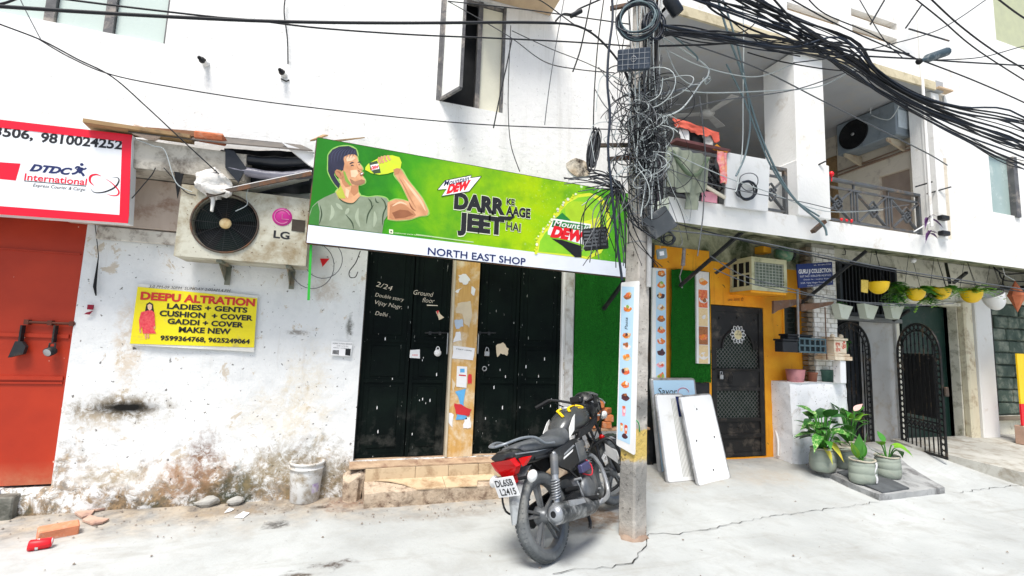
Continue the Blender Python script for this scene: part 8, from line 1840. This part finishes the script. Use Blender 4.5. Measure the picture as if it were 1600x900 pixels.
# white trough planters on the window ledge
TRM = mat('pale_trough', (.66, .70, .60), (.55, .60, .50), sc=3, rough=.5, bump=.05, dirt=(.4, .38, .25), da=.3)
for k, (px, lab) in enumerate(((1318, 'pale tapered planter at the left of the slatted window'), (1358, 'pale tapered planter at the middle of the slatted window'), (1398, 'pale tapered planter at the right of the slatted window'))):
    y_ = -.28; pts = [PY(px-8, 474, y_), PY(px+15, 479, y_), PY(px+7, 499, y_), PY(px-3, 497, y_)]; t = thing('trough_planter', lab, 'planter', pts[3], 'pale planters on the slatted window')
    mb = MB(); q = [p+Vector((0, .1, 0)) for p in pts]; mb.add(pts+q, [(3, 2, 1, 0), (4, 5, 6, 7), (0, 4, 7, 3), (1, 2, 6, 5), (3, 7, 6, 2)]); mb.build('trough', TRM, t)
    if k != 1:
        pt = thing('ledge_plant', ['small green sprig in the left pale planter', '', 'thin twiggy plant in the right pale planter'][k], 'plant', pts[0]+Vector((.12, .09, 0)))
        for i in range(9): a = rg.uniform(0, 6.28); leaf_mb(pts[0]+Vector((.16, .08, .01)), (math.cos(a), math.sin(a)*.5, rg.uniform(.3, 1)), rg.uniform(.07, .14), .022, .6).build('leaf', LFM if k == 0 else LFD, pt)
c = PY(1321, 533, .0); pt = thing('gate_plant', 'green sprig growing through the top of the closed arched gate', 'plant', c)
for i in range(12): a = rg.uniform(0, 6.28); leaf_mb(c, (math.cos(a), -.4, math.sin(a)*.8), rg.uniform(.07, .14), .024, .5).build('leaf', LFM, pt)
# hanging lamp shade and other things at the right edge
c = PY(1588, 462, -.7); mb = MB(); r_ = .20; t = thing('fabric_lamp', 'orange fabric lantern hanging at the right edge under the balcony', 'lantern', c-Vector((0, 0, .25)))
mb.lathe([(0, -.24), (.085, -.03), (.10, .0), (.075, .06), (0, .22)], 6, tuple(c), smooth=False); mb.jitter(.012, 8); mb.build('shade', mat('terracotta_cloth', (.50, .16, .07), (.40, .11, .05), rough=.9, bump=.3), t); MB().tube([c+Vector((0, 0, .22)), PY(1570, 430, -.7), PY(1564, 408, -.75)], .004, 5).build('cord', PVCW, t)
solo(MB().box((9.75, -.55, 2.62), (12.5, -.02, 2.66)).jitter(.01, 3), 'black_awning_sheet', TARP, 'black plastic awning sheet over the stone niche at the right edge', 'awning')
for k in range(4): wire_solo([PY(1545+8*k, 412+6*k, -.5), PY(1570, 418+10*k, -.5), PY(1610, 412+14*k, -.5)], .010, BLK, ['upper black hose under the right slab', 'second black hose under the right slab', 'third black hose under the right slab', 'lowest black hose under the right slab'][k], 'hose', 'hose')
c = PY(1598, 590, -.5); b_ = PY(1598, 665, -.5); sg = thing('edge_banner', 'narrow red and yellow upright sign cut by the right edge', 'sign', (b_.x+.1, -.5, b_.z)); zm_ = (c.z*.45+b_.z*.55)
MB().box((b_.x, -.5, zm_), (b_.x+.3, -.48, c.z+.35)).build('yellow_part', YB, sg); MB().box((b_.x, -.5, b_.z), (b_.x+.3, -.48, zm_-.002)).build('red_part', REDI, sg)
g_ = PG(1596, 692); solo(MB().box((b_.x, -.52, .29), (b_.x+.25, -.40, b_.z-.005), ch=.01), 'clay_post', mat('clay_post', (.5, .33, .25), rough=.85, bump=.3), 'stub of brownish post under the red and yellow sign', 'post')
c = PY(1427, 407, -.7); solo(MB().sphere(c, .035, 10, 6), 'white_bulb', WHT, 'white bulb hanging above the second yellow bowl', 'bulb')
for k, px in enumerate((1319, 1368)): c = PY(px, 398, -.3); solo(MB().tube([c+Vector((0, 0, .09)), c+Vector((.03, 0, .05)), c+Vector((.02, 0, .0)), c+Vector((-.03, 0, .0))], .006, 5), 'ceiling_hook', BLKM, ['left iron hook above the slatted window', 'right iron hook above the slatted window'][k], 'hook')
# ================================================================ laundry and clutter on the balcony
y_ = -1.0
def cloth(pts4, m_, lab, name, cat, folds=6, amp=.03, nu=24, nv=18, y=-1.0, sagb=.0, ragg=0):
    A, B, C_, D = [PY(a, b, y) for a, b in pts4]
    def f(u, v):
        p = (D.lerp(C_, u)).lerp(A.lerp(B, u), v); k = (1-v*.5)
        return p+Vector((.01*nz(Vector((u*5, v*5, 3))), amp*k*math.sin(u*folds*math.pi+2*nz(Vector((u*2, v*2, 0))))-.02, -sagb*math.sin(u*math.pi)*(1-v)+ragg*nz(Vector((u*7, v, 1)))*(1-v)))
    mb = MB().grid(f, nu, nv); n_ = len(mb.v); mb.v += [v+Vector((0, .006, 0)) for v in mb.v]; mb.f += [tuple(i+n_ for i in g[::-1]) for g in mb.f]; mb.sm *= 2
    return solo(mb, name, m_, lab, cat)
SAGE = mat('sage_canvas', (.30, .33, .26), (.22, .25, .19), sc=3, rough=.85, bump=.2, dirt=(.45, .46, .38), da=.25)
cloth([(1040, 228), (1108, 246), (1100, 300), (1040, 288)], SAGE, 'sage green cloth draped wide over the balcony railing behind the pole', 'draped_cloth', 'cloth', 7, .035, y=-1.02, sagb=.06)
cloth([(1072, 290), (1092, 292), (1088, 330), (1068, 326)], SAGE, 'narrow tail of sage green cloth hanging below the slab edge', 'cloth_tail', 'cloth', 2, .03, 8, 12, y=-1.0)
mb = MB().tube(spline([PY(1050, 236, -1.06), PY(1072, 268, -1.08), PY(1090, 272, -1.08), PY(1106, 248, -1.06)], 8), .02, 8); solo(mb, 'cloth_roll', mat('dark_sage', (.10, .15, .09), (.16, .2, .13), rough=.9), 'dark green rolled hem sagging across the sage cloth', 'cloth')
cloth([(1050, 184), (1122, 208), (1122, 222), (1052, 196)], mat('coral_sheet', (.66, .13, .08), (.55, .09, .06), sc=4, rough=.7, bump=.2), 'coral red sheet hung at the top of the balcony clutter', 'coral_sheet', 'sheet', 5, .015, y=-.7, ragg=.05)
cloth([(1060, 203), (1074, 205), (1076, 222), (1062, 220)], WPAPER, 'white paper sheet pinned under the coral sheet', 'white_cloth', 'cloth', 2, .01, 6, 6, y=-.68)
cloth([(1096, 208), (1114, 215), (1112, 228), (1098, 226)], mat('mottled_white', (.7, .7, .68), (.45, .4, .36), sc=20, rough=.8), 'mottled white cloth under the right end of the coral sheet', 'white_cloth', 'cloth', 2, .01, 6, 6, y=-.68)
cloth([(1074, 204), (1098, 212), (1098, 228), (1076, 224)], BLK, 'black garment between the white cloths on the balcony', 'black_garment', 'cloth', 3, .01, 8, 6, y=-.66)
a, b = PY(1052, 220, -.95), PY(1136, 238, -.95); plank(a, b, .10, .03, 'maroon_board', mat('maroon_board', (.16, .06, .06), (.1, .04, .04), rough=.7), 'long maroon board resting on the railing above the sage cloth', 'board')
cloth([(1118, 226), (1136, 238), (1134, 240), (1112, 234)], mat('saffron', (.8, .32, .03), rough=.8), 'saffron cloth strip at the end of the maroon board', 'saffron_cloth', 'cloth', 2, .01, 6, 4, y=-.97)
cloth([(1119, 236), (1134, 240), (1133, 288), (1124, 286)], mat('pink_floral', (.75, .05, .18), (.85, .55, .45), sc=22, rough=.8, dirt=(.8, .35, .05), da=.5, dsc=14), 'bright pink and orange floral cloth hanging left of the white panel', 'floral_cloth', 'cloth', 3, .02, 10, 12, y=-1.0)
c = PY(1114, 285, -.9); t = thing('dark_lattice_basket', 'dark lattice basket tilted behind the balcony railing', 'basket', c)
for k in range(5):
    d1 = Vector((.7, 0, .7)); d2 = Vector((.7, 0, -.7))
    MB().bar(c-d1*.15+d2*(.06*k-.12), c+d1*.15+d2*(.06*k-.12), .012, .02, (0, 1, 0)).build('slat', BLKM, t); MB().bar(c-d2*.12+d1*(.07*k-.14)+Vector((0, .012, 0)), c+d2*.12+d1*(.07*k-.14)+Vector((0, .012, 0)), .012, .02, (0, 1, 0)).build('slat', BLKM, t)
cloth([(1096, 298), (1118, 303), (1119, 319), (1094, 314)], mat('rose_pink_cloth', (.75, .35, .42), (.62, .25, .32), rough=.85), 'rose pink cloth low on the balcony left of the white panel', 'pink_cloth', 'cloth', 2, .015, 8, 8, y=-.95)
solo(MB().box((2.97, -.66, 3.04), (3.68, -.60, 3.60)).jitter(.03, 4), 'dark_bundle', mat('dark_bundle', (.03, .028, .035), (.08, .07, .09), sc=9, rough=.9), 'dark heap of clothes behind the railing next to the pole', 'clothes')
solo(MB().bar(PY(1090, 284, -1.0), PY(1133, 309, -1.0), .02, .03), 'cream_stick', mat('cream_stick', (.66, .62, .5), rough=.6), 'cream stick leaning diagonally across the balcony clutter', 'stick')
a, b = PY(1135, 240, -.97), PY(1202, 328, -.97); p4 = [PY(1137, 238, -.97), PY(1203, 250, -.97), PY(1200, 330, -.97), PY(1133, 322, -.97)]
mb = MB().prism([p4[3], p4[2], p4[1], p4[0]], (0, .02, 0)); solo(mb, 'white_panel', WB1, 'white panel fixed to the railing behind the dark cable coil', 'panel')  # plain white panel on the railing, nothing displayed on it
c = PY(1222, 300, -.55); pt = thing('balcony_plant', 'green plant with red flowers behind the short railing section', 'plant', c-Vector((0, 0, .2)))
for i in range(40): a = rg.uniform(0, 6.28); leaf_mb(c+Vector((rg.uniform(-.15, .15), rg.uniform(-.05, .05), rg.uniform(-.22, .2))), (math.cos(a), -.5, math.sin(a)), rg.uniform(.05, .1), .02, .4).build('leaf', rg.choice([LFD, LFM, LFD, LFL]), pt)
for i in range(5): MB().sphere(c+Vector((rg.uniform(.0, .15), -.08, rg.uniform(-.1, .2))), .025, 6, 4).build('flower', REDI, pt)
c = PY(1299, 272, -.86); solo(MB().sphere(c, (.03, .03, .035), 8, 6).tube([c, c-Vector((0, 0, .09))], .008, 5), 'red_tassel', REDI, 'small red tassel tied to the railing by the column', 'tassel')
for k in range(3): c = PY(1315+8*k, 343+1.2*k, -.935); solo(MB().sphere(c, (.02, .012, .022), 6, 4).jitter(.008, 30), 'red_flower_sticker', REDI, ['left red flower decoration under the railing', 'middle red flower decoration under the railing', 'right red flower decoration under the railing'][k], 'decoration')
PUR = mat('purple_leaf', (.10, .03, .14), (.06, .02, .09), rough=.5)
for (px, py, n_, lab) in ((1450, 342, 10, 'upper purple leaved plant at the corner of the balcony'), (1452, 365, 16, 'lower purple leaved plant hanging from the slab corner')):
    c = PY(px, py, -.98); pt = thing('purple_plant', lab, 'plant', c)
    for i in range(n_): a = rg.uniform(-.6, 3.6); leaf_mb(c, (math.cos(a), -.3, math.sin(a)*.7+.1), rg.uniform(.10, .2), .016, .8).build('leaf', PUR, pt)
for k, (px, py) in enumerate(((1472, 341), (1473, 365))): c = PY(px, py, -.95); solo(MB().box((c.x-.07, c.y-.05, c.z-.03), (c.x+.07, c.y+.02, c.z+.03), ch=.01), 'wall_lamp', BLKM, ['upper small black lamp on the corner wall', 'lower small black lamp on the corner wall'][k], 'lamp')
for k, (a, b) in enumerate((((1448, 303), (1486, 292)), ((1430, 292), (1457, 284)), ((1257, 268), (1290, 252)))): solo(MB().bar(PY(*a, -.86), PY(*b, -1.0), .012, .016), 'iron_rod', BLKM, ['lower iron rod sticking out at the railing corner', 'upper iron rod sticking out at the railing corner', 'iron rod sticking out beside the column'][k], 'rod')
# bracket on slab edge near column
solo(MB().bar(PY(1270, 362, -1.0), PY(1288, 346, -1.0), .05, .04), 'rusty_clip', RUSTY, 'rusty clip on the slab edge below the white column', 'clip')
a, b = PY(1428, 362, -1.0), PY(1452, 348, -1.0); solo(MB().tube([a, b], .008, 6), 'white_spout', WHT, 'white drain spout poking out by the purple plant', 'spout')
# far street pole and tube lamp in front of the right-hand wall
fp = thing('street_pole', 'slim white painted street pole standing before the right house corner', 'utility pole', (0, 0, 0)); fp_b = PY(1446, 200, -1.0)
fp.location = (fp_b.x, fp_b.y, FZ1+.0)
MB().tube([Vector((fp_b.x, -1.0, FZ1+.1)), Vector((fp_b.x, -1.0, 8.3))], .018, 10).build('shaft', W_R, fp)
for k, (a, b) in enumerate((((1420, 45), (1483, 64)), ((1415, 44), (1440, 8)), ((1360, 38), (1382, 0)))): solo(MB().bar(PY(*a, -1.1), PY(*b, -1.1), .014, .014), 'crossarm', BLKM, ['dark crossarm on the slim white pole', 'short slanting rod left of the slim white pole', 'dark slanting rod over the parapet vents'][k], 'rod')
a, b = PY(1436, 96, -2.0), PY(1479, 81, -2.0); t = thing('street_lamp', 'dark tube shaped street lamp hung where thin cables meet', 'street lamp', a.lerp(b, .5)); MB().tube([a, a.lerp(b, .25), a.lerp(b, .3), b], [.015, .02, .04, .042], 10).build('lamp_tube', mat('lamp_teal_black', (.02, .04, .05), (.05, .08, .1), rough=.4, dirt=(.3, .33, .35), da=.3), t); MB().sphere(a, .03, 8, 6).build('cable_junction', BLK, t)
